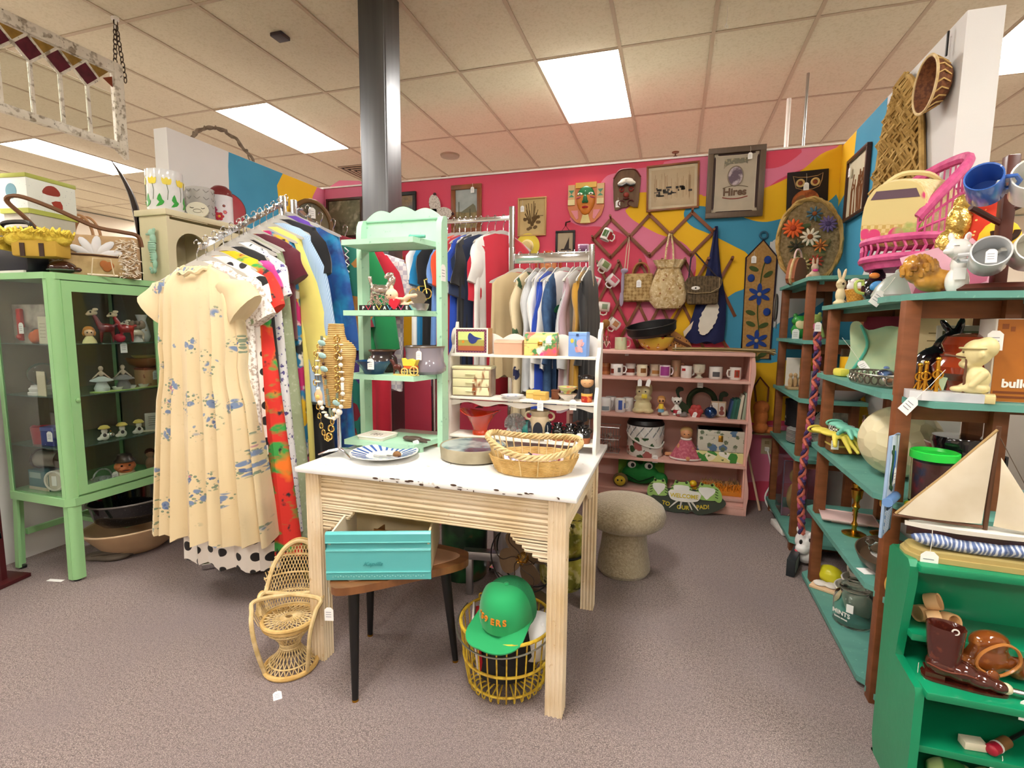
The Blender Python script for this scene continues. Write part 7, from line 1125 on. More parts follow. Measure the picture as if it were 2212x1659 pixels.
t = T('orange_game_box','orange-brown box lettered bullet at the right edge of the shelf','box',(.99,1.9,z),-4); P(t,'carton',B().bb(-.085,.12,-.05,.05,0,.245,.001),C('e4ddd4',.6)); P(t,'orange_face',B().bb(-.08,.12,-.0515,-.05,.002,.243),C('b0681c',.5)); P(t,'lettering',text_mesh('bullet',.034,.0006,.0012),WHITE,loc=(-.02,-.0522,.045),rot=(90,0,0)); P(t,'print_band',B().bb(-.075,.12,-.0522,-.0515,.026,.033).bb(-.075,.12,-.0522,-.0515,.012,.019),C('7a3c12',.5)); P(t,'print_mark',B().bb(-.07,-.055,-.0522,-.0515,.215,.23).bb(-.05,-.04,-.0522,-.0515,.208,.222),C('8a4a18',.5)); ptag(t,-.085,-.056,.24,0,.03,1.7)
t = T('standing_print','framed green landscape print standing at the back of the shelf','picture',(.98,2.12,z),rot=(-8,0,-12)); P(t,'frame',B().bb(-.1,.1,0,.015,0,.23,.002),C('cfc8b8',.5)); P(t,'print',B().bb(-.085,.085,-.002,0,.02,.21),PM('dim_landscape','5a6a44',[('noise',12,.52,'8a8a70',.1),('noise',20,.6,'3a2c20',.05)],r=.5))
# ---- third level
z = .717
t = T('checked_tin','small black and white checked tin under the rubber gloves','tin',(.76,2.66,z + .07)); P(t,'body',B().lathe([(0,0),(.05,0),(.05,.04),(0,.04)],24),PM('gingham_tin','e4e2de',[('check',110,.5,'2a2a2c')],r=.5)); P(t,'lid',B().lathe([(.052,.035),(.052,.045),(0,.047)],24),PM('gingham_tin','e4e2de'))
t = T('wooden_crate','small slatted wooden crate with yellow trim on the shelf','crate',(.765,2.62,z),5)
for k in range(2): P(t,'slat',B().bb(-.06,.08,-.05,.05,.002 + k * .036,.03 + k * .036,.002),C('9a6a34' if k else '8a5a2c',.6))
P(t,'yellow_trim',B().bb(-.062,.082,-.052,.052,.03,.038),C('e8cf6a',.5)); ptag(t,-.06,-.06,.07,0,.0,1.4)
for lb,hx,z0,x0,ry in (('pale yellow rubber glove draped over the crate','ecd95a',.085,.735,0),('mint green rubber glove lying on top of the yellow one','7fcdb4',.115,.77,0)):
    t = T('rubber_glove',lb,'glove',(x0,2.55,z + z0),-60 if hx[0] == 'e' else -80); e = [(0,0,.0,.045,.04,.012),(-.06,0,.0,.05,.035,.012),(-.12,.0,.004,.04,.04,.014)]
    for k in range(4): e.append(('c',(.035,-.028 + k * .019,0),(.085 + .012 * (k in (1,2)),-.04 + k * .026,-.02 - (.03 if hx[0] == 'e' else 0)),.012,.008))
    e.append(('c',(-.01,-.03,0),(.04,-.075,-.03 if hx[0] == 'e' else -.01),.013,.009)); P(t,'hand',blob(e,.004),C(hx,.5)); P(t,'cuff',B().torus(-.155,0,.004,.036,.005,'x',18,6,sy=.4),C(hx,.5))
t = T('giant_golf_ball','oversized cream dimpled golf ball globe on the shelf','globe',(.84,2.25,z + .135)); P(t,'ball',B().ell(0,0,0,.135,.135,.135,u=40,v=24),PM('dimpled_cream','e6dcb8',[('noise',4,.55,'d8cca0',.3)],r=.4,b=(22,.9,.01),bt='cell')); P(t,'label',B().ell(-.02,-.06,.118,.03,.02,.004,(25,0,0)),C('c8605a',.5))
t = T('pink_tumbler','pink flower-print glass tumbler behind the gloves','glass',(.9,2.62,z)); P(t,'vessel',B().lathe([(0,0),(.06,0),(.07,.17),(.066,.17),(.057,.008),(0,.008)],28),GLASS); P(t,'flower_band',B().lathe([(.0665,.09),(.0695,.15)],28),PM('daisy_band','c87a88',[('blot',26,.2,'f0e0e4',.04),('blot',18,.14,'8a3040',.04)],r=.4))
t = T('green_lid_mug','clear travel mug with lime green lid and handle','travel mug',(.79,1.865,z)); LIME = C('2fd84a',.3); P(t,'cup',B().lathe([(0,.012),(.05,.012),(.056,.02),(.058,.16),(.055,.16),(.052,.024),(0,.02)],32),GLASS); P(t,'inner_sleeve',B().lathe([(.046,.022),(.052,.15)],32),PM('red_flag_print','5a2a28',[('noise',10,.52,'a02a30',.05),('noise',16,.6,'24284a',.04)],r=.4)); P(t,'stripe_print',B().ring_skin([[(r_ * math.sin(R(a)),-r_ * math.cos(R(a)),zz) for r_,zz in ((.0585,.03),(.0595,.03),(.0595,.08),(.0585,.08))] for a in (-35,-20,-5,5)]),PM('red_white_stripe','e8e0dc',[('wave',26,.5,'b02a30',.05,(.05,.05,1))],r=.4)); P(t,'lid',B().lathe([(0,.165),(.05,.165),(.058,.158),(.062,.16),(.062,.182),(.058,.184),(.052,.174),(0,.172)],32),LIME); P(t,'base_ring',B().lathe([(0,0),(.062,0),(.064,.006),(.056,.014),(0,.014)],32),LIME); P(t,'handle',B().tube(smooth_poly([(.05,-.03,.15),(.075,-.045,.145),(.08,-.048,.09),(.07,-.042,.03),(.05,-.03,.02)],4,False),.009,8),LIME)
t = T('black_pitcher','black lidded pitcher behind the lime-lidded mug','pitcher',(.9,1.98,z)); P(t,'vessel',B().lathe([(0,0),(.065,0),(.07,.02),(.066,.17),(.075,.2),(.07,.215),(0,.22)],30),C('15131a',.12,co=.6)); P(t,'handle',B().tube([(.065,-.02,.17),(.11,-.03,.16),(.11,-.03,.06),(.068,-.02,.04)],.009,7),C('15131a',.12,co=.6))
t = T('red_cut_bowl','clear and red pressed-glass bowl behind the golf ball globe','glass bowl',(.96,2.1,z + .0)); P(t,'bowl',B().lathe([(0,0),(.05,0),(.06,.05),(.085,.13),(.1,.17),(.096,.17),(.05,.05),(0,.012)],30),PM('ruby_pressed_glass','d8a8a8',[('noise',20,.5,'b04a4a',.1)],r=.1,t=.4)); P(t,'rim',B().torus(0,0,.17,.098,.003,'z',30,5),C('d8c4c0',.2))
t = T('yellow_cylinder','yellow tube lying on the shelf edge with a paper tag','tube',(.76,1.83,z + .02),rot=(0,80,20)); P(t,'tube',B().cyl((0,0,-.04),(0,0,.06),.018,n=16),C('e8cf2a',.4)); P(t,'cap',B().cyl((0,0,-.046),(0,0,-.04),.019,n=16),C('d8bc1c',.4))
t = T('bluebird_calendar','pale blue beaded bluebird calendar hanging on the front of the post','calendar',(.665,1.83,.95),rot=(0,4,62)); P(t,'board',B().bb(-.065,.065,-.006,0,-.31,.0,.002),PM('beaded_blue','ccd6e2',[('check',130,.5,'b8c6d8')],r=.7,b=(120,.5,.003))); P(t,'border',B().tube([(-.065,-.003,-.31),(.065,-.003,-.31),(.065,-.003,0),(-.065,-.003,0)],.005,6,True),C('9ab4d4',.7)); P(t,'bird',B().prism(smooth_poly([(.0,-.05),(.02,-.06),(.03,-.1),(.01,-.14),(-.015,-.15),(.0,-.11),(-.01,-.08)],3),-.003,'xz',-.006),C('3f74c0',.6)); P(t,'vine',B().tube(smooth_poly([(-.03,-.008,-.03),(-.02,-.008,-.08),(-.03,-.008,-.13),(.0,-.008,-.17)],4,False),.003,5).ell(-.035,-.008,-.05,.012,.002,.008).ell(-.015,-.008,-.16,.014,.002,.009).ell(.012,-.008,-.17,.012,.002,.008),C('2f5a34',.7)); P(t,'scroll_band',B().cyl((-.07,-.012,-.2),(.07,-.012,-.2),.014,n=12),C('6f98d0',.5)); P(t,'day_grid',B().bb(-.05,.05,-.0085,-.006,-.3,-.235),PM('calendar_grid','dfe6ee',[('check',90,.5,'8aa8d0')],r=.7)); P(t,'dark_panel',B().bb(-.03,.04,-.009,-.006,-.232,-.218),C('4a5a70',.5)); ptag(t,-.005,-.014,-.0,0,.1,1.5)
# ---- fourth level
z = .389
t = T('pink_ceramic_plate','flat pale pink rectangular plate on the lower shelf','plate',(.8,2.64,z),-8); P(t,'plate',B().bb(-.1,.12,-.075,.075,.012,.018,.002),C('e4c4c0',.3)); P(t,'foot',B().bb(-.06,.08,-.05,.05,0,.012),C('c8a8a4',.4)); P(t,'rim',B().tube([(-.1,-.075,.019),(.12,-.075,.019),(.12,.075,.019),(-.1,.075,.019)],.004,6,True),C('e8cdc8',.3))
for lb,x,y,h in (('tall brass candlestick at the shelf front',.785,2.47,.2),('shorter brass candle holder behind the tall one',.85,2.68,.17),('third brass candlestick at the back of the shelf',.9,2.5,.16)):
    t = T('candlestick',lb,'candlestick',(x,y,z),g='brass candlesticks'); k = h / .2; P(t,'stem',B().lathe([(0,.012),(.012,.014),(.008,.03),(.013,.045),(.007,.06),(.008,.11),(.016,.125),(.01,.14),(.012,.155),(.02,.165),(.022,.19),(.024,.2),(.019,.2),(.016,.17),(0,.165)],18) if True else None,BRASS).scale = (1,1,k); P(t,'foot',B().lathe([(0,0),(.045,0),(.046,.005),(.03,.012),(.012,.018),(0,.018)],24),BRASS)
t = T('wooden_dish_boat','shallow brown carved wooden dish holding glass pieces','dish',(.8,2.16,z),70); P(t,'dish',B().lathe([(0,.008),(.1,.0),(.15,.03),(.17,.06),(.163,.06),(.14,.035),(0,.018)],36,sy=.6),C('5a4634',.4)); P(t,'carved_head',blob([(-.17,0,.07,.03,.02,.03),(-.19,0,.09,.018,.014,.016)],.004),C('6a503a',.4))
for k,(x,y,lb) in enumerate(((.79,2.2,'clear faceted glass bird in the wooden dish'),(.81,2.1,'clear glass piece with a red base in the wooden dish'))): t = T('glass_bird',lb,'glass ornament',(x,y,z + .022),30 * k); P(t,'body',blob([(0,0,.03,.04,.022,.024),(-.035,0,.055,.018,.014,.016),(.045,0,.045,.02,.008,.012)],.004),GLASS); P(t,'base',B().lathe([(0,0),(.03,0),(.028,.01),(0,.012)],18),C('b02a34' if k else 'c8c8c4',.2))
S('price_label_card','small white price card lying on the lower shelf edge','card',B().box(0,0,.001,.045,.05,.0012),PAPER,(.715,2.09,z),15)
t = T('black_bead_strand','strand of black and gold beads lying beside the post','beads',(.78,1.95,z)); 
for k in range(14): P(t,'bead',B().ell(.05 * math.cos(k * .45),.05 * math.sin(k * .45),.008,.009,.009,.008,u=8,v=6),(BLACK,GOLD)[k % 3 == 0])
t = T('gourd','orange-yellow dried gourd on the shelf behind the green shelf','gourd',(.745,1.86,z)); P(t,'body',blob([(0,0,.06,.055,.05,.055),(.0,0,.12,.03,.03,.04)],.005),C('d8a24a',.4)); P(t,'stem',B().tube([(0,0,.15),(.01,0,.18),(.025,0,.19)],.007,6),C('7a5a2c',.7))
# ---- lowest level
z = .039
t = T('mints_jar','clear glass apothecary jar with white lettering on the lowest shelf','glass jar',(.775,2.37,z),-50); JG = PM('aqua_glass','f2fbfa',r=.03,t=1,ior=1.25); P(t,'jar',B().lathe([(0,0),(.066,0),(.073,.01),(.074,.1),(.066,.125),(.05,.138),(.052,.146),(.047,.146),(.06,.12),(.069,.1),(.068,.012),(0,.008)],36),JG); P(t,'lid',B().lathe([(0,.148),(.052,.148),(.055,.154),(.05,.166),(.03,.17),(.025,.178),(.028,.19),(.015,.196),(0,.196)],32),JG)
for i,(s_,sz_,zz) in enumerate((('MINTS',.026,.05),('home sweet',.011,.034))): P(t,'lettering',text_mesh(s_,sz_,.0005,.0005),WHITE,loc=(-.0,-.0755,zz),rot=(90,0,0))
P(t,'paper_label',B().box(.03,-.069,.09,.025,.001,.035,rz=20),PAPER)
for lb,x,y,r_,zz in (('large pale stoneware bowl at the back of the lowest shelf',.84,2.5,.1,0),('pale mixing bowl nested in the stoneware bowl',.845,2.48,.086,.05),('small pale bowl on top of the nested bowls',.85,2.46,.072,.095)):
    t = T('mixing_bowl',lb,'bowl',(x,y,z + zz),g='nested pale bowls'); P(t,'vessel',B().lathe([(0,0),(r_ * .5,0),(r_ * .55,.01),(r_ * .9,.06),(r_,.09),(r_ * .95,.09),(r_ * .82,.06),(0,.012)],34),C('cfcabc',.3)); P(t,'rim',B().torus(0,0,.09,r_ * .98,.004,'z',34,6),C('d8d3c6',.3))
critter('yellow_lemon_jar','yellow lemon-shaped ceramic with a price tag on the lowest shelf',(.78,2.72,z),[(0,0,.045,.045,.06,.045),(0,.065,.045,.014,.02,.014)],C('d9d22c',.25),60,(('label',B().box(.03,-.04,.03,.025,.002,.02,rz=40),C('8a8a20',.5)),))
t = T('black_red_toucan','black, white and red ceramic bird at the back of the lowest shelf','figurine',(.9,2.7,z)); P(t,'body',blob([(0,0,.1,.06,.05,.09),(-.02,0,.2,.04,.04,.04),(-.07,0,.19,.04,.018,.02)],.006),C('17161a',.15,co=.5)); P(t,'white_chest',B().ell(-.03,-.035,.12,.04,.02,.06),C('e4ded2',.3)); P(t,'red_crest',B().ell(0,0,.235,.03,.02,.015),C('b02028',.3))
t = T('lace_tray','small peach and white lace-topped tray on the lowest shelf front','tray',(.745,2.66,z),-30); P(t,'tray',B().bb(-.055,.055,-.045,.045,0,.012,.002),C('e8c49c',.6)); P(t,'lace',blob([(-.02,0,.018,.03,.035,.008),(.025,.01,.018,.03,.035,.008)],.004),C('ece4dc',.8))
critter('panda_jar','white ceramic cow head jar with dark ears and open mouth',(.735,3.0,z - .03),[(0,0,.12,.055,.06,.06),(-.03,-.03,.09,.035,.035,.03),(0,0,.05,.05,.055,.05),(-.02,.045,.17,.014,.016,.02),(.0,-.045,.17,.014,.016,.02)],C('eeecea',.15,co=.5),10,(('eye',B().ell(-.04,-.035,.13,.01,.008,.014),BLACK),('ear_patch',B().ell(.01,-.052,.15,.02,.01,.022),C('2a2430',.3)),('mouth',B().ell(-.062,-.035,.078,.008,.016,.008),C('c83a4a',.3))),.005)
t = T('floor_frame_box','dark flat metal box with a grey label standing on the floor by the shelves','box',(.67,2.93,0),70); P(t,'case',B().bb(-.12,.1,-.02,.02,0,.09,.002),C('2a3034',.4)); P(t,'label',B().bb(-.1,-.02,-.022,-.02,.02,.08),C('8fa39a',.5))
# ---- far unit shelves
z = 1.215
for lb,x,y,els,m,extra in (('green frog figurine with open cream mouth on the far unit',.76,3.62,[(0,0,.05,.05,.045,.05),(0,-.01,.11,.05,.045,.035),(-.03,-.01,.145,.014,.014,.014),(.03,-.01,.145,.014,.014,.014)],C('2f8a3a',.25),True),('pale green frog figurine sitting up on the far unit',.79,3.38,[(0,0,.05,.03,.03,.05),(0,-.01,.12,.032,.03,.026),(-.018,-.01,.148,.01,.01,.012),(.018,-.01,.148,.01,.01,.012),('c',(.02,-.02,.08),(.035,-.04,.02),.012,.01),('c',(-.02,-.02,.08),(-.035,-.04,.02),.012,.01)],C('a8c468',.3),False)):
    t = T('frog_figurine',lb,'figurine',(x,y,z)); P(t,'body',blob(els,.004),m); P(t,'belly',B().ell(0,-.045 if extra else -.026,.09 if extra else .05,.034,.012,.03),C('e4d8a4' if extra else 'dfe6c0',.4))
    if extra: ptag(t,-.03,-.05,.06,0,.0,1.8)
t = T('clear_acrylic_case','clear acrylic display box holding a tan and black doll on the far unit floor','display case',(.8,3.62,.086)); P(t,'case',B().bb(-.09,.09,-.1,.1,0,.36),PM('acrylic','eef4f4',r=.03,t=.97,ior=1.12)); P(t,'doll',blob([(0,0,.1,.05,.05,.1),(0,0,.24,.04,.04,.05)],.006),C('a8874a',.7)); P(t,'edge',B().tube([(-.09,-.1,.0),(-.09,-.1,.36)],.004,5).tube([(.09,-.1,0),(.09,-.1,.36)],.004,5).tube([(-.09,-.1,.36),(.09,-.1,.36)],.004,5),C('6a5a6c',.2))
for k in range(9):
    t = T('stacked_plate',('bottom','second','third','fourth','middle','sixth','seventh','eighth','top')[k] + ' white dinner plate of the stack on the far unit','plate',(.84,3.55,.561 + k * .009),g='stacked dinner plates'); P(t,'dish',B().lathe([(0,.003),(.07,.003),(.08,0),(.085,.003),(.125,.013),(.126,.0155),(.12,.015),(.08,.0065),(0,.006)],32),C('dcdad6',.2)); P(t,'rim_line',B().torus(0,0,.015,.1245,.001,'z',32,4),C('8a6a6a',.3))
t = T('snowman_platter','painted platter standing behind the stacked plates','platter',(.9,3.36,.561),rot=(-15,0,-40)); P(t,'plate',B().prism(oval(0,.13,.12,.13,28),.01,'xz',0),PM('painted_platter','d8d4c8',[('noise',14,.55,'7a8a8a',.1),('noise',20,.62,'8a4a3a',.05)],r=.25)); P(t,'rim',B().tube([(x,-.002,zz) for x,zz in oval(0,.13,.118,.128,32)],.005,6,True),C('b8b4a8',.3))
t = T('black_floral_hatbox','black hat box with small white flowers on the far unit','box',(.83,3.7,.66 - .0),0); t.location.z = .645; P(t,'body',B().lathe([(0,0),(.1,0),(.1,.15),(0,.15)],28),PM('black_flower_print','141216',[('blot',16,.14,'d8d0c0',.03)],r=.6)); P(t,'lid',B().lathe([(.104,.135),(.104,.17),(0,.172)],28),PM('black_flower_print','141216'))
t = T('pirate_band_figurines','tight group of tan moulded figures on one base','figurine',(.79,3.63,.891)); P(t,'base',B().box(0,0,.008,.16,.1,.016,.003),C('b8986c',.6)); TN = PM('tan_cast','d0b080',[('noise',24,.55,'a8845a',.15)],r=.6)
for k in range(5): x = -.06 + .03 * k; P(t,'figure',blob([(x,-.01 + .02 * (k % 2),.045,.015,.014,.035),(x,-.01 + .02 * (k % 2),.09,.013,.013,.015)],.004),TN)
P(t,'card',B().bb(-.08,.0,.05,.052,.016,.2),C('e4ded2',.6)); P(t,'tree',B().ell(.03,.03,.13,.035,.025,.05),C('7a6a3c',.7))
t = T('striped_glass_block','navy and white striped card standing beside the rope','card',(.78,3.22,.891),30); P(t,'card',B().bb(-.04,.04,0,.01,0,.15),C('eae8e4',.5)); P(t,'navy_stripe',B().bb(-.026,-.014,-.001,0,.005,.145).bb(.014,.026,-.001,0,.005,.145),C('1f2a4c',.5))
t = T('enamel_pot','mauve-grey round enamel pot on the near unit behind the post','pot',(.87,3.0,.891)); t.location = (.9,3.2,.891); P(t,'vessel',B().lathe([(0,0),(.08,0),(.11,.03),(.12,.08),(.11,.13),(.1,.135),(0,.13)],30),C('8d8280',.3)); P(t,'handle',B().torus(-.12,0,.09,.02,.005,'y',12,5),C('4a4244',.4))
# braided rope hanging from the post
t = T('braided_rope','long braided purple, pink and orange yarn rope hanging between the shelving units','rope',(.705,2.98,0)); RP = [PM('yarn_purple','4a3a6c',r=.95,b=(200,.6,.003)),PM('yarn_pink','a04a6a',r=.95,b=(200,.6,.003)),PM('yarn_orange','c46a58',r=.95,b=(200,.6,.003))]
for k in range(3): P(t,'strand',B().tube([(.0 + .011 * math.cos(q * .55 + k * 2.094) + .02 * math.sin(q * .05),.03 * math.sin(q * .04) + .011 * math.sin(q * 1.1 + k * 2.094),1.3 - q * .0092) for q in range(122)],.009,6),RP[k])
P(t,'tie',B().torus(0,0,1.28,.014,.004,'z',12,5),WHITE); ptag(t,.0,-.02,1.31,0,.0,1.4)
t = T('oval_tag_mirror','small oval hand mirror hanging on the far shelving post','mirror',(.665,3.9,1.42),70); P(t,'frame',B().tube([(x,0,zz) for x,zz in oval(0,0,.05,.09,28)],.006,6,True),C('5a5048',.4)); P(t,'glass',B().prism(oval(0,0,.048,.088,28),.004,'xz',-.002),PM('old_mirror','6f726a')); ptag(t,0,-.008,-.08,0,.0,1.8)
# ---- green stepped shelf contents
z = .656
t = T('model_sailboat','model sailing boat with tan sails on a carved wave base','model boat',(.79,1.615,z),-3); P(t,'gilt_base',B().prism([(-.155,-.02),(-.135,-.05),(.16,-.05),(.16,.05),(-.135,.05),(-.155,.02)],.014,'xy',0).prism([(-.145,-.02),(-.128,-.044),(.16,-.044),(.16,.044),(-.128,.044),(-.145,.02)],.012,'xy',.014),C('b8a468',.35)); P(t,'sea',blob([(0,0,.045,.14,.035,.022),(-.08,0,.05,.06,.036,.022),(.09,0,.05,.07,.036,.022)],.005),PM('carved_waves','5a6e9c',[('wave',30,.6,'c8d0dc',.15,(1,.2,1),6),('noise',30,.6,'33466e',.1)],r=.4,b=(40,.8,.006)))
P(t,'hull',B().ring_skin([[(x,y * w,zz) for y,zz in ((0,.055),(.02,.062),(.03,.082),(.026,.084),(-.026,.084),(-.03,.082),(-.02,.062))] for x,w in ((-.15,.05),(-.12,.5),(-.05,.95),(.05,1),(.12,.8),(.16,.5))]),C('3a1c1a',.35)); P(t,'deck_stripe',B().ring_skin([[(x,y * w,zz) for y,zz in ((.031,.08),(.033,.092),(-.033,.092),(-.031,.08))] for x,w in ((-.155,.05),(-.12,.52),(-.05,.97),(.05,1.02),(.12,.82),(.16,.52))]),C('ece8de',.4)); SAIL = PM('sail_cloth','dcd2bc',[('noise',12,.55,'cfc2a6',.2)],r=.85)
P(t,'mast',B().cyl((.02,0,.08),(.025,0,.37),.006,n=8),C('5a3a24',.5)); P(t,'boom',B().cyl((-.185,-.005,.105),(.012,-.005,.1),.0045,n=8),C('6a4630',.5))
def sail(a,b_,c,bow): return B().sheet(lambda u,v: tuple((Vector(a).lerp(Vector(b_),u)).lerp(Vector(c),v) + Vector((0,-bow * 4 * u * (1 - u) * (1 - v) - bow * 3 * v * (1 - v) * (1 - u),0))),10,10)
P(t,'main_sail',sail((-.18,-.006,.11),(.01,-.006,.108),(.02,-.006,.36),.012),SAIL); P(t,'gaff_edge',B().tube([(-.18,-.006,.11),(-.08,-.012,.235),(.02,-.006,.362)],.0035,6),C('a88a58',.6)); P(t,'jib',sail((.035,-.004,.105),(.15,-.004,.1),(.035,-.004,.29),.01),SAIL); P(t,'rigging',B().tube([(.02,0,.36),(.16,0,.09)],.001,4).tube([(.02,0,.36),(-.15,0,.09)],.001,4),C('5a4a3a',.7)); ptag(t,-.11,-.05,.09,0,.06,1.8,str_=True)
z = .461
RGM = C('e8bb86',.4)
for lb,x,y,zz,rt in (('peach wooden napkin ring lying behind the boot',.7,1.63,.022,(0,90,20)),('peach wooden napkin ring facing left',.715,1.6,.024,(0,75,-10)),('peach wooden napkin ring with its hole facing the camera',.75,1.6,.025,(75,0,25)),('peach wooden napkin ring at the top of the group',.72,1.625,.062,(30,60,0))):
    t = T('napkin_ring',lb,'napkin ring',(x,y,z + zz),rot=rt,g='peach napkin rings'); P(t,'ring',B().lathe([(.018,-.014),(.022,-.016),(.0235,0),(.022,.016),(.018,.014),(.017,0),(.018,-.014)],22),RGM); P(t,'edge_line',B().torus(0,0,.015,.021,.001,'z',22,4),C('d8a068',.4))
z = .3655
BOOT = PM('brown_glaze','4f2018',[('noise',8,.55,'3a1610',.2),('noise',40,.66,'6a3020',.06)],r=.12,co=.7)
t = T('ceramic_cowboy_boot','dark brown glazed cowboy boot planter with a stitched shaft','boot',(.73,1.515,z),-14); n = 28
P(t,'shaft',B().ring_skin([[(cx + rx * math.cos(a),ry * math.sin(a),zz + (.012 * math.cos(2 * a) if i == len(sec) - 1 or i == len(sec) - 2 else 0)) for a in [2 * math.pi * k / n for k in range(n)]] for sec in [[(-.02,.035,.026,.028),(-.022,.036,.028,.06),(-.024,.04,.031,.1),(-.025,.043,.033,.14),(-.025,.044,.034,.155),(-.025,.039,.029,.15),(-.024,.03,.022,.08)]] for i,(cx,rx,ry,zz) in enumerate(sec)]),BOOT)
t.scale = (.95,) * 3; P(t,'foot',blob([(-.025,0,.04,.038,.031,.034),(.012,0,.036,.042,.031,.03),(.05,0,.027,.038,.029,.022),(.088,0,.022,.026,.021,.016)],.004),BOOT); P(t,'sole',B().prism(smooth_poly([(-.062,-.026),(0,-.03),(.06,-.026),(.108,-.01),(.108,.01),(.06,.026),(0,.03),(-.062,.026)],3),.006,'xy',.0),BOOT); P(t,'heel',B().prism([(-.062,-.024),(-.02,-.024),(-.02,.024),(-.062,.024)],.02,'xy',0),BOOT); P(t,'pull_tab',B().torus(-.01,-.03,.155,.007,.002,'y',12,5),C('e4ded4',.4)); P(t,'stitch_band',B().tube(smooth_poly([(-.06,-.02,.045),(-.02,-.031,.04),(.02,-.031,.045),(.045,-.024,.038)],4,False),.003,5),C('6a3424',.2)); ptag(t,-.075,-.005,.03,90,.04,1.3)
t = T('ceramic_saddle','amber-brown glazed western saddle planter','planter',(.82,1.56,z),15); AM = PM('amber_glaze','8a4a1c',[('noise',9,.52,'6a3412',.2),('noise',30,.64,'a8682c',.06)],r=.12,co=.7); P(t,'seat',blob([(0,0,.06,.06,.03,.055),(.0,0,.1,.05,.03,.03),(.05,0,.05,.05,.03,.03),(-.055,.0,.045,.03,.025,.02),(.08,0,.03,.03,.03,.03)],.004),AM); P(t,'rope_edge',B().tube(smooth_poly([(-.05,-.03,.05),(-.045,-.034,.09),(0,-.036,.115),(.04,-.034,.1),(.05,-.034,.06),(0,-.036,.03)],4),.004,6,True),C('b8783c',.15)); P(t,'stirrup',B().ell(-.02,-.04,.03,.02,.008,.018),AM)
t = T('ice_cream_scoop','metal baller with white knob and silver graters lying on the green shelf','utensil',(.9,1.485,z),-8); P(t,'knob',B().ell(-.07,0,.018,.014),C('d8cfae',.3)); P(t,'handle',B().cyl((-.06,0,.016),(.06,0,.014),.007,n=10),CHROME); P(t,'toothed_wheel',B().lathe([(0,0),(.036,0),(.036,.004),(0,.004)],40,x=.03,y=.02,z=.016),STEEL); ptag(t,-.03,-.02,.02,0,.005,1.7)
z = .206
t = T('wooden_awl','cork and red handled tool with a price tag lying on the lower green shelf','tool',(.83,1.5,z),rot=(0,0,40)); P(t,'cork_handle',B().cyl((0,0,.014),(.045,0,.014),.014,n=14),C('8a6238',.7)); P(t,'red_cap',B().cyl((-.025,0,.014),(0,0,.014),.0145,n=14).ell(-.025,0,.014,.008,.0145,.0145),C('a81f34',.3)); P(t,'white_band',B().cyl((-.004,0,.014),(.003,0,.014),.015,n=14),WHITE); P(t,'shaft',B().cyl((.045,0,.014),(.16,0,.014),.005,n=8),BLACK); ptag(t,-.02,-.02,.012,-40,.02,2.0)
for lb,x,hx,zz in (('green striped ceramic gourd at the bottom of the green shelf',.76,'2f7a3c',.061),('second green gourd with white stripes at the bottom',.86,'4a9a4a',.061)): critter('green_gourd',lb,(x,1.53,zz),[(0,0,.035,.06,.035,.034),(.06,0,.04,.02,.018,.018)],PM('gourd_' + hx,hx,[('wave',20,.7,'b8cc8a',.1,(.2,1,1))],r=.2),-10)
critter('red_ceramic_pot','dusty red round pottery jar at the bottom front',(.83,1.475,.061),[(0,0,.02,.06,.02,.02),(.05,0,.022,.03,.018,.018)],C('a8503c',.4))
S('paper_note','cream paper note lying under the boot on the middle green board','paper',B().box(0,0,.0105,.05,.03,.02,.001),C('e4dcc4',.8),(.78,1.5,.206),5)
# ================================================================ hanging window sash
t = T('stained_glass_sash','old white window sash with maroon glass diamonds hanging from the ceiling','window sash',(-3.49,0,0)); OLD = PM('peeling_white','cfc8ba',[('noise',30,.56,'8a7e6c',.05),('noise',9,.6,'e0dace',.2),('noise',60,.68,'5a4c3c',.03)],r=.7,b=(50,.5,.004))
Y0,Y1 = 1.05,2.56
P(t,'top_rail',B().bb(-.02,.02,Y0,Y1,2.865,2.93,.003),OLD); P(t,'bottom_rail',B().bb(-.02,.02,Y0,Y1,2.395,2.44,.003),OLD)
P(t,'stile',B().prism([(Y1 - .055,2.39),(Y1,2.345),(Y1,2.93),(Y1 - .055,2.93)],.044,'yz',-.022),OLD); P(t,'stile',B().bb(-.022,.022,Y0,Y0 + .055,2.37,2.93),OLD)
p_,z0,hh = .147,2.715,.072; MAR_ = PM('maroon_glass','6a2436',[('noise',30,.5,'511a2a',.2)],r=.15,t=.25); AMB = PM('amber_glass_pane','a8843c',[('noise',30,.5,'8a6a2c',.2)],r=.2,t=.3); RED_ = PM('red_amber_glass','8a3a1c',r=.2,t=.3)
ym = [Y1 - .055 - p_ * (k + .5) - .01 + p_ * .5 - p_ for k in range(0,9)]
ym = [Y1 - .065 - p_ * (k + 1) for k in range(9)]
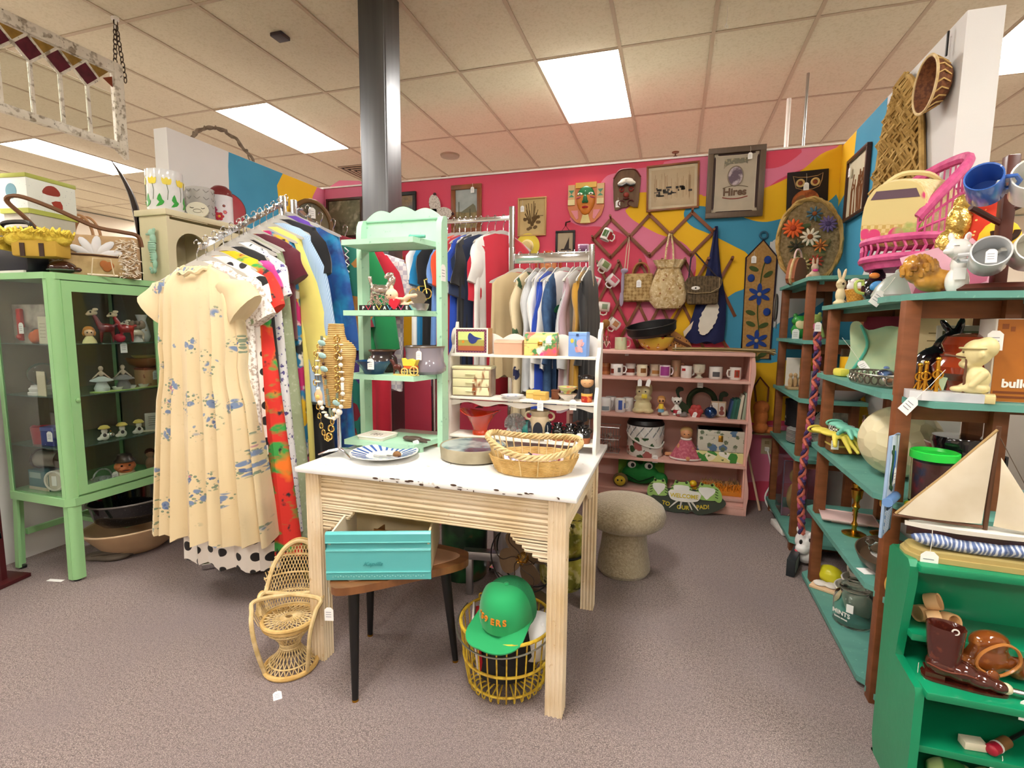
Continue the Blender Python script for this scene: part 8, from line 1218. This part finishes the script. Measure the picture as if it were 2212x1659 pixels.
for y in ym:
    P(t,'mullion',B().bb(-.009,.009,y - .008,y + .008,2.44,z0),OLD); P(t,'diamond_pane',B().prism([(y,z0 + .008),(y + p_ / 2 - .008,z0 + hh),(y,z0 + 2 * hh - .008),(y - p_ / 2 + .008,z0 + hh)],.004,'yz',-.002),MAR_)
    P(t,'clear_pane',B().bb(-.0015,.0015,y + .008,y + p_ - .008,2.44,z0 + .02),PM('old_clear_glass','f0f4ee',r=.03,t=1,ior=1.08)); P(t,'amber_pane',B().prism([(y + .012,z0 + 2 * hh),(y + p_ - .012,z0 + 2 * hh),(y + p_ / 2,z0 + hh + .01)],.004,'yz',-.002),AMB)
    for a,b_ in (((y,z0),(y + p_ / 2,z0 + hh)),((y,z0),(y - p_ / 2,z0 + hh)),((y + p_ / 2,z0 + hh),(y,z0 + 2 * hh + .005)),((y - p_ / 2,z0 + hh),(y,z0 + 2 * hh + .005))): P(t,'glazing_bar',B().tube([(0,a[0],a[1]),(0,b_[0],b_[1])],.008,6),OLD)
P(t,'corner_pane',B().prism([(Y1 - .058,z0 + .06),(Y1 - .058,z0 + 2 * hh - .02),(Y1 - .115,z0 + hh + .02)],.004,'yz',-.002),RED_)
for k,(ya,yb,zb) in enumerate(((Y1 - .01,Y1 - .03,2.93),(Y1 - .01,Y1 + .03,2.84))):
    ch = T('hanging_chain',('front' if k else 'rear') + ' rusty chain strand holding the window sash','chain',(-3.49,0,0),g='sash chains'); n = 9 + k * 3
    for i in range(n): f = (i + .5) / n; y = ya + (yb - ya) * f; z = 3.2 + (zb - 3.2) * f; P(ch,'chain_link',B().torus(0,0,0,.019,.0032,'y' if i % 2 else 'x',12,5,sx=.62),C('4a3c30',.5,m=.6),loc=(0,y,z))
S('ceiling_eye_hook','white hook plate in the ceiling grid above the sash chain','hook',B().cyl((-3.49,2.55,3.15),(-3.49,2.55,3.219),.008,n=8).cyl((-3.49,2.55,3.2),(-3.49,2.55,3.219),.022,n=12),WHITE)
# ================================================================ on top of the green cabinet
z = 1.506
t = T('black_suitcase','navy black soft case standing at the far left on the cabinet top','suitcase',(-3.04,1.68,z),0); DK = PM('navy_vinyl','15161f',[('noise',10,.55,'20212e',.2)],r=.4); P(t,'case',B().bb(-.17,.11,-.04,.06,0,.215,.02),DK); P(t,'handle',B().tube(smooth_poly([(-.14,.01,.215),(-.12,.01,.25),(.05,.01,.245),(.08,.01,.215)],4,False),.011,7),C('1c1410',.5)); P(t,'clasp',B().box(-.02,-.042,.15,.02,.006,.03,.002),BRASS); P(t,'white_mat',B().bb(-.17,.1,-.05,-.04,0,.012),C('d9d6d0',.6))
t = T('yellow_straw_hat','yellow ruffled straw purse lying on the dark case','purse',(-2.86,1.66,z + .1),25); YS = PM('yellow_raffia','e6d052',[('noise',30,.5,'c8ac34',.15)],r=.85,b=(60,.8,.008)); P(t,'flap',blob([(-.02,0,.06,.12,.06,.035),(-.08,0,.05,.06,.06,.04),(.07,0,.055,.06,.06,.035)],.007),YS); b = B(); rn = random.Random(3)
for k in range(90): x,y = rn.uniform(-.14,.13),rn.uniform(-.06,.05); b.tube([(x,y,.06),(x + rn.uniform(-.02,.02),y - .01,.085 + rn.uniform(0,.02)),(x + rn.uniform(-.03,.03),y - .03,.075)],.005,4)
for k in range(24): a = k * .26; b.tube([(-.12,-.05 + k * .004,.05),(-.15,-.055 + k * .004,.03 + .01 * (k % 3)),(-.145,-.06 + k * .004,-.0)],.006,4)
P(t,'ruffle',b,YS,kind='stuff'); P(t,'basket_body',B().bb(-.09,.1,-.05,.05,-.03,.05,.01),C('bf9c3c',.8))
for x in (-.04,.04): P(t,'leather_strap',B().bb(x - .01,x + .01,-.054,-.05,-.03,.03),C('3a2414',.6))
FUR = PM('pale_fur','e4ddd0',[('noise',50,.5,'c8b89c',.15)],r=.95)
t = T('fur_flower_bag','tan handbag with white fur flower and long brown strap','handbag',(-2.87,1.9,z),40); t.scale = (1.3,1,1.12); P(t,'body',B().bb(-.15,.15,-.03,.03,0,.19,.012),PM('tan_suede','b89a74',[('noise',20,.5,'a4855e',.15)],r=.9)); b = B(); rn = random.Random(5)
for k in range(10):
    a = R(k * 36 + 10); f = P(t,'fur_petal',B().ell(.01 + .05 * math.cos(a),-.036,.1 + .045 * math.sin(a),.045,.008,.016,(0,-math.degrees(a),0),u=10,v=6),C('d6d6d8',.95))
for k in range(240): s = rn.choice((-1,1)); x,zz = s * rn.uniform(.085,.15),rn.uniform(.01,.18); b.tube([(x,-.03,zz),(x + rn.uniform(-.012,.012),-.043,zz - .004),(x + rn.uniform(-.02,.02),-.046,zz - .012)],.002,3)
P(t,'fringe',b,FUR,kind='stuff'); P(t,'long_strap',B().tube(smooth_poly([(-.15,0,.17),(-.2,-.02,.25),(-.24,-.04,.31),(-.2,-.06,.33),(-.1,-.06,.29),(.02,-.05,.225),(.1,-.04,.21),(.15,-.01,.2),(.16,0,.15)],5,False),.009,6),C('6a4426',.5)); ptag(t,.05,-.04,.08,0,.0,1.6)
critter('brown_glass_shell','glossy dark brown glass turtle-like ornament on the cabinet edge',(-2.82,1.72,z),[(0,0,.03,.06,.05,.032),(.07,0,.02,.02,.015,.012)],C('3a1c14',.06,co=.8),20,(('foil_edge',B().torus(0,0,.018,.062,.003,'z',24,5,sy=.85),C('9aa4a8',.2,m=.8)),),.005)
t = T('flower_clutch','tan clutch with painted brown flower standing on a wire easel','clutch',(-2.8,1.85,z + .008),62); P(t,'body',B().prism(smooth_poly([(-.11,0),(.11,0),(.115,.06),(.1,.1),(-.1,.1),(-.115,.06)],3),.03,'xz',-.0),PM('aged_canvas','b89e70',[('noise',18,.55,'9a8054',.15)],r=.8)); P(t,'painted_flower',B().ell(.04,-.004,.055,.018,.003,.02).ell(.062,-.004,.05,.018,.003,.02).ell(.05,-.004,.035,.018,.003,.016),C('a8642c',.7)); P(t,'dark_trim',B().tube([(-.11,-.003,.095),(0,-.004,.098),(.1,-.003,.095)],.004,5),C('4a2814',.6))
t = T('wire_easel','thin cream wire easel in front of the clutch','easel',(-2.755,1.855,z),62); P(t,'wire',B().tube([(-.045,-.03,0),(-.035,-.025,.085),(.035,-.025,.085),(.045,-.03,0)],.0028,6),C('d8c9a8',.5)); P(t,'ledge',B().cyl((-.06,-.02,.005),(.06,-.02,.005),.005,n=8),C('e4d8c0',.4))
# behind the cabinet, on the low wall
z = 1.601
t = T('snowman_gift_box','white patterned gift box with a red-hatted snowman and green edges','gift box',(-3.42,2.0,z),8); P(t,'body',B().bb(-.09,.09,-.13,.13,.28,.44),PM('speckled_white','e4e6e0',[('spot',60,.12,'b8bcc4',.03)],r=.6)); P(t,'lid',B().bb(-.094,.094,-.134,.134,.44,.462,.002),C('a8ac50',.6)); P(t,'bottom_band',B().bb(-.092,.092,-.132,.132,.255,.28),C('b8bc5a',.6)); P(t,'stand_box',B().bb(-.085,.085,-.12,.12,0,.255),C('cfc8bc',.6)); P(t,'round_label',B().prism(oval(-.01,.37,.035,.04,22),-.002,'xz',-.13),C('6f9aa8',.6)); sn = P(t,'snowman_body',B().prism(oval(-.01,.35,.045,.045,20),.002,'yz',.09),C('f0f0ee',.6)); P(sn,'red_hat',B().prism(smooth_poly([(-.05,.375),(.03,.375),(.04,.4),(.01,.425),(-.03,.415)],3),.003,'yz',.09),C('9a3428',.6)); P(sn,'scarf',B().prism(smooth_poly([(-.01,.335),(.04,.35),(.05,.31),(.02,.305)],2),.003,'yz',.09),C('a83a2a',.6))
t = T('handled_wicker_hampers','low wicker hamper with two arched handles behind the fur bag','basket',(-3.4,2.2,z),20); P(t,'body',B().lathe([(0,0),(.1,0),(.11,.1),(.105,.17),(0,.17)],24),PM('dark_wicker','7a4a26'))
for y in (-.03,.03): P(t,'handle',B().torus(0,y,.17,.08,.008,'y',20,6,0,180,1,1.7),C('b08258',.6))
t = T('white_table_lamp','pale lampshade cut by the left edge of the picture','lamp',(-3.4,1.62,z)); P(t,'shade',B().lathe([(.1,.25),(.08,.48),(.077,.48),(.097,.25)],28),C('cfc8c0',.8)); P(t,'base',B().lathe([(0,0),(.07,0),(.05,.05),(.03,.1),(.02,.3),(0,.3)],20),C('4a3428',.4))
# ================================================================ on the cream cupboard
z = 1.936
t = T('tulip_glass_vase','tall white glass cylinder with yellow tulips and green leaves','vase',(-2.95,2.38,z)); P(t,'vessel',B().lathe([(0,0),(.09,0),(.095,.01),(.095,.235),(.09,.235),(.088,.012),(0,.01)],40),C('e2e4e4',.12,co=.6))
for k in range(8):
    a = k * 45 + 12; h = P(t,'tulip',B().prism(smooth_poly([(-.02,.15),(.02,.15),(.024,.185),(.012,.178),(0,.19),(-.012,.178),(-.024,.185)],2),-.002,'xz',-.0945),C('ead43a',.4),rot=(0,0,a)); P(h,'stem',B().tube([(0,-.096,.15),(.006,-.096,.11),(0,-.096,.06)],.0018,4),C('5a6a4a',.5)); P(t,'leaf',B().prism(smooth_poly([(-.018,.02),(0,.045),(-.012,.06),(.004,.095),(.016,.06),(.026,.05),(.014,.03)],2),-.002,'xz',-.0945),C('2f9a34',.4),rot=(0,0,a + 20))
t = T('chevron_glass_cylinder','clear glass cylinder with grey leaf-stripe pattern','vase',(-2.95,2.62,z)); P(t,'vessel',B().lathe([(0,0),(.075,0),(.08,.01),(.08,.2),(.077,.2),(.076,.012),(0,.01)],36),PM('milky_glass','d6d4d0',r=.1,t=.5,ior=1.2)); 
for k in range(10):
    a = k * 36
    for j in range(4):
        for s in (-1,1): P(t,'leaf_stroke',B().box(s * .009,-.0815,.04 + j * .045,.022,.001,.004,ry=s * -40),C('7a7874',.5),rot=(0,0,a))
t = T('pig_face_plate','cream spotted plate with a sleeping pig face leaning on the glass cylinder','plate',(-2.87,2.52,z),rot=(-22,0,40)); P(t,'plate',B().prism(oval(0,.055,.062,.055,28),.008,'xz',0),PM('cream_spots','dcd8c4',[('spot',22,.14,'b8b49c',.03)],r=.3)); P(t,'snout',B().tube([(x,-.002,zz) for x,zz in oval(0,.045,.022,.013,20)],.0015,5,True),C('8a8670',.5)); P(t,'eye',B().tube([(-.04,-.002,.068),(-.03,-.002,.062),(-.02,-.002,.066)],.0018,5),C('4a463c',.5)); P(t,'eye',B().tube([(.02,-.002,.066),(.03,-.002,.062),(.04,-.002,.068)],.0018,5),C('4a463c',.5))
t = T('red_flower_canister','white canister with red and pink flowers and a clear domed lid','canister',(-2.95,2.78,z)); P(t,'body',B().lathe([(0,0),(.07,0),(.07,.19),(0,.19)],32),C('d8d4d8',.4)); P(t,'lid',B().lathe([(.071,.19),(.072,.2),(.066,.23),(.04,.255),(.015,.262),(0,.264)],32),GLASS)
for x,zz,r_,hx in ((0,.05,.03,'b81f34'),(-.03,.09,.024,'c04a70'),(.035,.08,.014,'c85a80'),(-.04,.13,.012,'b83a60'),(.03,.12,.01,'7a2a40')):
    a = math.degrees(x / .07) + 35; f = P(t,'flower',B().ell(0,-.071,zz,r_ * .3,.002,r_ * .3),C('e8a83c',.4),rot=(0,0,a))
    for k in range(6): P(f,'petal',B().ell(r_ * .6 * math.cos(R(k * 60)),-.0705,zz + r_ * .6 * math.sin(R(k * 60)),r_ * .42,.0015,r_ * .36,u=8,v=4),C(hx,.4))
t = T('red_round_tray','round red tray standing on edge behind the canister','tray',(-3.0,2.86,z),rot=(-6,0,50)); P(t,'tray',B().lathe([(0,0),(.12,0),(.125,.012),(.12,.014),(0,.008)],36),C('a8323c',.4),loc=(0,0,.125),rot=(90,0,0)); P(t,'rim',B().torus(0,-.006,.125,.123,.007,'y',36,6),C('3a1c18',.5)); P(t,'dark_motif',B().box(-.05,-.012,.12,.03,.003,.1),C('2a1416',.5))
t = T('twig_arch','twisted grey twig arch rising over the top of the left partition','branch',(-3.14,3.0,2.5)); P(t,'twig',B().tube([(.012 * math.sin(q * .7),-.26 + .53 * q / 40 + .008 * math.sin(q),.005 + .15 * math.sin(math.pi * q / 40) ** .7) for q in range(41)],.011,7),PM('grey_twig','8a7a68',[('noise',30,.5,'6a5a48',.2)],r=.9,b=(40,.8,.008))); P(t,'vine_twist',B().tube([(.016 * math.cos(q * .9),-.26 + .53 * q / 40,.005 + .15 * math.sin(math.pi * q / 40) ** .7 + .014 * math.sin(q * .9)) for q in range(41)],.005,5),PM('grey_twig','8a7a68'))
S('dark_horn','curved dark horn tip rising behind the tulip vase','horn',B().tube(smooth_poly([(-3.25,2.45,1.7),(-3.26,2.42,2.0),(-3.28,2.38,2.15),(-3.32,2.34,2.26)],4,False),[.02] * 5 + [.017,.015,.013,.011,.009,.006,.004,.002],8),C('2a1c18',.3))
# ================================================================ inside the glass cabinet
CG_ = 'things in the glass cabinet'
def cab(name,label,cat,x,y,z,rz=0): return T(name,label,cat,(x,y,z),rz)
z = 1.1705
t = cab('red_toy_phone','red plastic toy on a card behind the left glass','toy',-3.08,1.68,z); P(t,'card',B().bb(-.1,.14,.02,.024,0,.19),PM('packaged_film','b8aca0',[('noise',12,.55,'6a5a54',.15)],r=.3)); P(t,'red_body',B().bb(-.045,-.01,.0,.02,.01,.17,.008).ell(-.028,.0,.03,.012),C('c02a24',.3)); ptag(t,.0,-.004,.1,0,.0,1.6)
t = cab('orange_toy_pack','orange toy in clear film behind the left glass','toy',-2.99,1.68,z); P(t,'toy',blob([(0,0,.03,.035,.02,.03),(.02,0,.04,.02,.02,.03)],.005),C('e0703c',.4)); P(t,'film',B().bb(-.05,.05,-.02,.02,0,.08,.008),PM('thin_film','ffffff',r=.1,t=1,ior=1.05))
t = cab('leaflet_tag','large cream paper leaflet standing in the cabinet corner','leaflet',-2.905,1.665,z); P(t,'sheet',B().bb(-.03,.03,0,.002,0,.13),C('dcd4bc',.7)); b = B()
for k in range(5): b.bb(-.02,.02,-.0006,0,.03 + k * .016,.032 + k * .016)
P(t,'print_line',b,C('9a9078',.8),kind='stuff')
def deer(label,x,y,h,c1,c2,rz=0):
    t = cab('deer_figurine',label,'figurine',x,y,z,rz); t['group'] = 'deer figurines in the cabinet'; P(t,'body',blob([(.02,0,.07 * h,.035 * h,.018 * h,.022 * h),('c',(-.005,0,.08 * h),(-.025,0,.125 * h),.013 * h,.01 * h),('c',(.0,.0,.06 * h),(-.005,0,.006),.01 * h,.006 * h),('c',(.045,0,.06 * h),(.045,0,.006),.01 * h,.006 * h),(.06,0,.085 * h,.01 * h,.008 * h,.008 * h)],.004),C(c1,.2,co=.5)); P(t,'head',blob([(-.032,0,.14 * h,.02 * h,.013 * h,.014 * h),(-.05,0,.133 * h,.01 * h,.008 * h,.008 * h),(-.02,-.014,.155 * h,.012 * h,.005 * h,.008 * h),(-.02,.014,.155 * h,.012 * h,.005 * h,.008 * h)],.003),C(c2,.25)); P(t,'eye',B().ell(-.04,-.013 * h,.143 * h,.004,.003,.005),BLACK)
deer('tall dark red deer figurine with pale face in the cabinet',-2.83,1.88,1.1,'7a2420','e0cba8',60); deer('pale spotted deer figurine with red saddle in the cabinet',-2.83,1.98,1.05,'b8302c','e4d2b0',50); deer('small white fawn figurine in the cabinet',-2.8,2.02,.75,'d8c8b0','e8dcc4',70)
t = cab('girl_head_vase','little girl figurine with orange hair and yellow dress in the cabinet','figurine',-2.8,1.8,z,60); P(t,'body',B().lathe([(0,0),(.03,0),(.026,.015),(.014,.035),(0,.04)],18),C('e0d89a',.4)); P(t,'head',B().ell(0,0,.055,.022),C('e8c4a0',.4)); P(t,'hair',blob([(0,.006,.064,.025,.024,.022),(-.02,.004,.05,.008,.01,.014),(.02,.004,.05,.008,.01,.014)],.003),C('c8843c',.5))
for s in (-1,1): P(t,'eye',B().ell(s * .008,-.021,.054,.003,.002,.004),BLACK)
t = cab('red_glass_apple','red glossy round ornament in front of the deer figurines','ornament',-2.79,1.94,z); P(t,'ball',B().ell(0,0,.024,.026,.026,.023,u=18,v=12),C('b81a30',.1,co=.6)); P(t,'stem',B().cyl((0,0,.045),(.004,0,.056),.002,n=6),C('4a2a14',.6)); ptag(t,.01,.01,.0,90,.0,1.6)
t = cab('white_swan_vase','white glossy swan-neck vase at the right of the cabinet shelf','vase',-2.84,2.1,z); P(t,'vessel',B().lathe([(0,0),(.03,0),(.04,.03),(.03,.08),(.02,.12),(.03,.15),(.027,.15),(.015,.12),(0,.02)],22),C('d6d4d2',.15,co=.6)); P(t,'card',B().bb(-.02,.02,-.045,-.044,.0,.04),PAPER)
t = cab('angel_figurine_pair','brown and white angel figurine behind the swan vase','figurine',-2.82,2.06,z,60); P(t,'body',blob([(0,0,.03,.028,.022,.03),(0,0,.075,.014,.013,.02),(.02,.01,.09,.02,.006,.03),(-.02,.01,.09,.02,.006,.03),(0,0,.105,.012,.012,.013)],.0035),C('9a8470',.4)); P(t,'gown',B().lathe([(0,0),(.034,0),(.02,.05),(0,.055)],16),C('c8c4bc',.4))
z = .9155
t = cab('snow_globe','clear snow globe on a white stepped base','snow globe',-3.0,1.7,z); P(t,'globe',B().ell(0,0,.1,.058,.058,.058,u=24,v=16),GLASS); P(t,'base',B().lathe([(0,0),(.06,0),(.06,.012),(.052,.016),(.056,.03),(.046,.04),(.046,.046),(0,.046)],28),C('e0ddd6',.4)); P(t,'scene',B().box(0,0,.08,.02,.02,.05,.003).ell(.02,0,.07,.012),C('8a8a86',.5))
t = cab('folded_leaflet','tall cream leaflet leaning against the cabinet glass','leaflet',-2.925,1.65,z); P(t,'sheet',B().bb(-.03,.03,0,.002,0,.12),C('d9cfb4',.7)); P(t,'fold',B().bb(-.03,.03,.002,.004,.0,.1),C('c9bea0',.7))
for x,y,lb in ((-2.83,1.86,'pale ballerina figurine with a wide tutu, left of two'),(-2.83,1.97,'grey ballerina figurine with a wide tutu, right of two')):
    t = cab('ballerina_figurine',lb,'figurine',x,y,z,60); P(t,'tutu',B().lathe([(0,.0),(.03,0),(.034,.02),(.02,.05),(.05,.058),(.046,.064),(.012,.08),(0,.082)],22),C('c9d2ce' if '1.86' in str(y) else '8a8884',.3)); P(t,'body',blob([(0,0,.095,.01,.009,.016),(0,0,.122,.011,.011,.013),('c',(.008,0,.1),(.035,0,.07),.005,.004),('c',(-.008,0,.1),(-.035,0,.07),.005,.004)],.0025),C('c8b49c',.4))
t = cab('green_trim_teacups','small tea set tray with a lime rim and white cups','tea set',-2.82,1.98,z,90); P(t,'tray',B().bb(-.17,.17,-.03,.03,0,.004,.002),C('b8d878',.3))
for k in range(4): P(t,'cup',B().lathe([(0,.004),(.018,.004),(.026,.02),(.024,.02),(.016,.008),(0,.008)],18,x=-.12 + k * .07),C('e8e8e2',.2))
t = cab('wooden_bowl_stack','brown wooden bowl with a yellow inner bowl in the cabinet','bowl',-2.86,2.12,z + .11); P(t,'bowl',B().lathe([(0,0),(.04,0),(.08,.02),(.095,.05),(.09,.055),(0,.03)],28),C('8a5a34',.35)); P(t,'inner_bowl',B().lathe([(.03,.04),(.06,.06),(.065,.068),(.05,.066),(0,.05)],24),C('cfc47a',.4))
t = cab('tan_spice_tin','tan tin with brown print under the wooden bowl','tin',-2.86,2.12,z); P(t,'body',B().bb(-.04,.04,-.04,.04,0,.105,.003),PM('tan_tin_print','b8946a',[('blot',30,.2,'7a4a2c',.04)],r=.5)); P(t,'lid',B().bb(-.041,.041,-.041,.041,.095,.108,.003),C('8a4a34',.5)); ptag(t,.045,.02,.09,90,.0,1.5)
z = .6625
t = cab('red_paper_clip_mug','red watering-can shaped cup lying at the left of the cabinet','cup',-3.04,1.7,z); P(t,'cup',B().lathe([(0,0),(.038,0),(.045,.085),(.042,.085),(0,.01)],24),C('b01f30',.3)); P(t,'handle',B().torus(-.058,0,.06,.022,.007,'y',14,6),C('b01f30',.3))
t = cab('blue_tin_box','dark blue tin with printed label beside the red cup','tin',-2.94,1.69,z,8); P(t,'body',B().bb(-.04,.04,-.03,.03,0,.085,.003),PM('blue_tin_print','3a4484',[('blot',40,.16,'b8b4c8',.04)],r=.4)); P(t,'lid',B().bb(-.042,.042,-.032,.032,.075,.095,.004),C('565f9c',.35)); ptag(t,.02,-.034,.075,0,.0,1.5)
for k,(y,lb) in enumerate(((1.84,'left'),(1.93,'middle'),(2.02,'right'))):
    t = cab('mushroom_girl_figurine',lb + ' small white figurine with a yellow mushroom hat','figurine',-2.81,y,z,60); t['group'] = 'mushroom hat figurines'; P(t,'body',blob([(0,0,.02,.02,.018,.02),(0,0,.05,.014,.013,.016),(-.02,-.005,.012,.012,.012,.01)],.003),C('e0dccf',.4)); P(t,'hat',B().lathe([(0,.062),(.024,.062),(.026,.066),(.016,.078),(0,.082)],18),C('dcc868',.4)); P(t,'accent',B().ell(0,-.016,.03,.008,.004,.01),C('4a4440',.5))
t = cab('silver_ball_ornament','small silver ball between the mushroom hat figurines','ornament',-2.84,1.89,z); P(t,'ball',B().ell(0,0,.018,.018),CHROME); P(t,'cap',B().cyl((0,0,.034),(0,0,.042),.004,n=8),BRASS)
t = cab('verse_plaque','small white plaque with printed verse on the cabinet shelf','plaque',-2.83,2.12,z,65); P(t,'plaque',B().bb(-.04,.04,0,.01,0,.1,.003),C('d6d4ca',.5)); b = B()
for k in range(5): b.bb(-.025,.025,-.0008,0,.03 + k * .012,.033 + k * .012)
P(t,'print_line',b,C('7a766c',.8),kind='stuff')
t = cab('cream_bone_brush','small cream brush lying by the verse plaque','brush',-2.79,2.07,z,40); P(t,'handle',B().cyl((-.04,0,.008),(.02,0,.008),.006,n=8),C('e4dcc0',.4)); P(t,'head',B().box(.035,0,.01,.03,.018,.016,.003),C('d8ceac',.5))
z = .4275
t = cab('blue_cardboard_box','teal cardboard box at the bottom left of the cabinet','box',-3.03,1.71,z); P(t,'carton',B().bb(-.075,.075,-.05,.05,0,.1,.001),C('4a7a80',.6)); P(t,'label',B().bb(-.065,.02,-.051,-.05,.06,.09),C('9ab4b0',.6)); P(t,'lower_band',B().bb(-.075,.075,-.0512,-.05,0,.016),C('d8d0b4',.6))
t = cab('film_canister_reel','brown and chrome film projector lens lying on the teal box','projector',-3.02,1.71,z + .101,10); P(t,'barrel',B().cyl((-.05,0,.05),(.07,0,.05),.045,n=24),PM('bakelite_chrome','9a9084',r=.25,m=.6)); P(t,'end_disc',B().cyl((-.06,0,.05),(-.05,0,.05),.05,n=24),C('3a2018',.2)); P(t,'hub',B().ell(-.062,0,.05,.008),CHROME)
t = cab('tape_reel','white round tape reel standing by the cabinet corner','reel',-2.93,1.68,z,15); P(t,'reel',B().cyl((0,-.012,.055),(0,.012,.055),.052,n=28),C('cfc8b4',.5)); P(t,'rim',B().torus(0,-.012,.055,.048,.006,'y',28,6),C('e6e2d6',.4)); P(t,'label',B().bb(-.012,.012,-.0145,-.012,.03,.08),PAPER)
t = cab('toby_jug','orange-faced ceramic toby jug at the bottom of the cabinet','jug',-2.81,1.93,z,60); P(t,'face',blob([(0,0,.075,.05,.042,.035),(0,-.04,.075,.01,.012,.01),(-.02,-.036,.066,.014,.012,.01),(.02,-.036,.066,.014,.012,.01),(0,-.02,.055,.035,.03,.014)],.004),C('d87a4a',.3)); P(t,'collar',B().lathe([(0,0),(.045,0),(.05,.02),(.04,.05),(0,.05)],22),C('e0cfa4',.35)); P(t,'hat',B().lathe([(.045,.1),(.05,.104),(.035,.12),(.03,.14),(0,.14)],22),C('4a3a30',.3)); P(t,'mouth',B().ell(0,-.047,.06,.018,.004,.004),C('6a241c',.4))
for s in (-1,1): P(t,'eye',B().ell(s * .017,-.04,.085,.006,.004,.005),C('2a1c14',.3))
t = cab('cut_glass_basket','clear cut-glass basket beside the toby jug','glass dish',-2.82,1.82,z); P(t,'bowl',B().lathe([(0,0),(.03,0),(.055,.035),(.052,.037),(.028,.008),(0,.008)],24),PM('cut_crystal','e4e4e2')); P(t,'handle',B().torus(0,0,.04,.045,.004,'x',18,6,0,180),PM('cut_crystal','e4e4e2')); ptag(t,.02,.05,.06,90,.0,1.5)
t = cab('doll_in_box','brown-haired doll and yellow box at the right end of the cabinet floor','doll',-2.85,2.1,z,60); P(t,'body',blob([(0,0,.04,.025,.022,.04),(0,0,.1,.022,.02,.022)],.004),C('b88a70',.5)); P(t,'hair',B().ell(0,.006,.108,.025,.023,.022),C('4a2a1a',.6)); P(t,'yellow_carton',B().bb(.035,.08,-.02,.03,0,.12,.002),C('d8b83a',.5))
# below the cabinet
t = T('black_enamel_pan','large black oval enamel roasting pan under the green cabinet','pan',(-2.82,2.0,.19),rot=(0,0,80)); P(t,'pan',B().lathe([(0,0),(.18,0),(.21,.03),(.235,.12),(.245,.125),(.23,.128),(.2,.035),(0,.012)],44,sy=.72),PM('black_enamel','121214',[('spot',140,.1,'8a8a8c',.04)],r=.12,co=.6)); P(t,'rim',B().torus(0,0,.126,.24,.005,'z',44,6,sy=.72),C('6a6460',.3)); P(t,'cord',B().tube([(.1,-.18,.06),(.12,-.19,.02),(.1,-.2,-.03)],.003,5),STRING)
t = T('tan_dough_bowl','wide tan wooden dough bowl lying under the black pan','bowl',(-2.82,2.0,.008),rot=(0,0,80)); P(t,'bowl',B().lathe([(0,0),(.1,.0),(.2,.06),(.27,.15),(.278,.16),(.262,.16),(.19,.075),(0,.02)],40,sy=.72),C('c0a07c',.5)); P(t,'rim',B().torus(0,0,.16,.272,.006,'z',40,6,sy=.72),C('cdb08c',.5))
critter('cloth_bundle','crumpled grey-brown cloth on the floor behind the cabinet leg',(-2.86,1.86,0),[(0,0,.02,.1,.06,.025),(.06,.03,.03,.05,.04,.03),(-.08,.0,.015,.06,.05,.018)],C('6a6054',.9),20,(('fold',B().tube([(-.08,-.03,.03),(0,-.04,.045),(.08,-.02,.05)],.01,6),C('5a5046',.9)),),.008)
S('floor_paper_slip','white slip of paper on the carpet at the cabinet leg','paper',B().box(0,0,.001,.08,.02,.0015,0,12),PAPER,(-2.87,1.6,0))
# earrings / tags on the left edge
for k,(zz,lb) in enumerate(((.86,'top'),(.6,'middle'),(.31,'bottom'))):
    t = T('wall_plaque_sign',lb + ' of three white lettered signs with black scroll frames at the left edge','sign',(-3.07,1.47,zz),10,'scroll signs at the left edge'); P(t,'panel',B().bb(-.07,.05,-.008,0,-.05,.05),C('e8e6e0',.5)); P(t,'scroll_frame',B().tube([(-.075,-.004,-.056),(.056,-.004,-.056),(.056,-.004,.056),(-.075,-.004,.056)],.008,6,True).ell(.0,-.004,.075,.012,.008,.02).ell(.0,-.004,-.075,.012,.008,.018),BLACK); P(t,'lettering',text_mesh('LIVE',.032,.0006,.001),INK,loc=(-.01,-.0092,-.01),rot=(90,0,0))
t = T('sign_stand','dark wooden stand holding the scroll signs at the left edge','stand',(-3.1,1.5,0),10); P(t,'post',B().bb(-.03,.03,-.012,.012,0,1.0),C('4a1418',.5)); P(t,'foot',B().bb(-.1,.08,-.08,.08,0,.02,.003),C('4a1418',.5))
bpy.data.scenes.remove(S2)
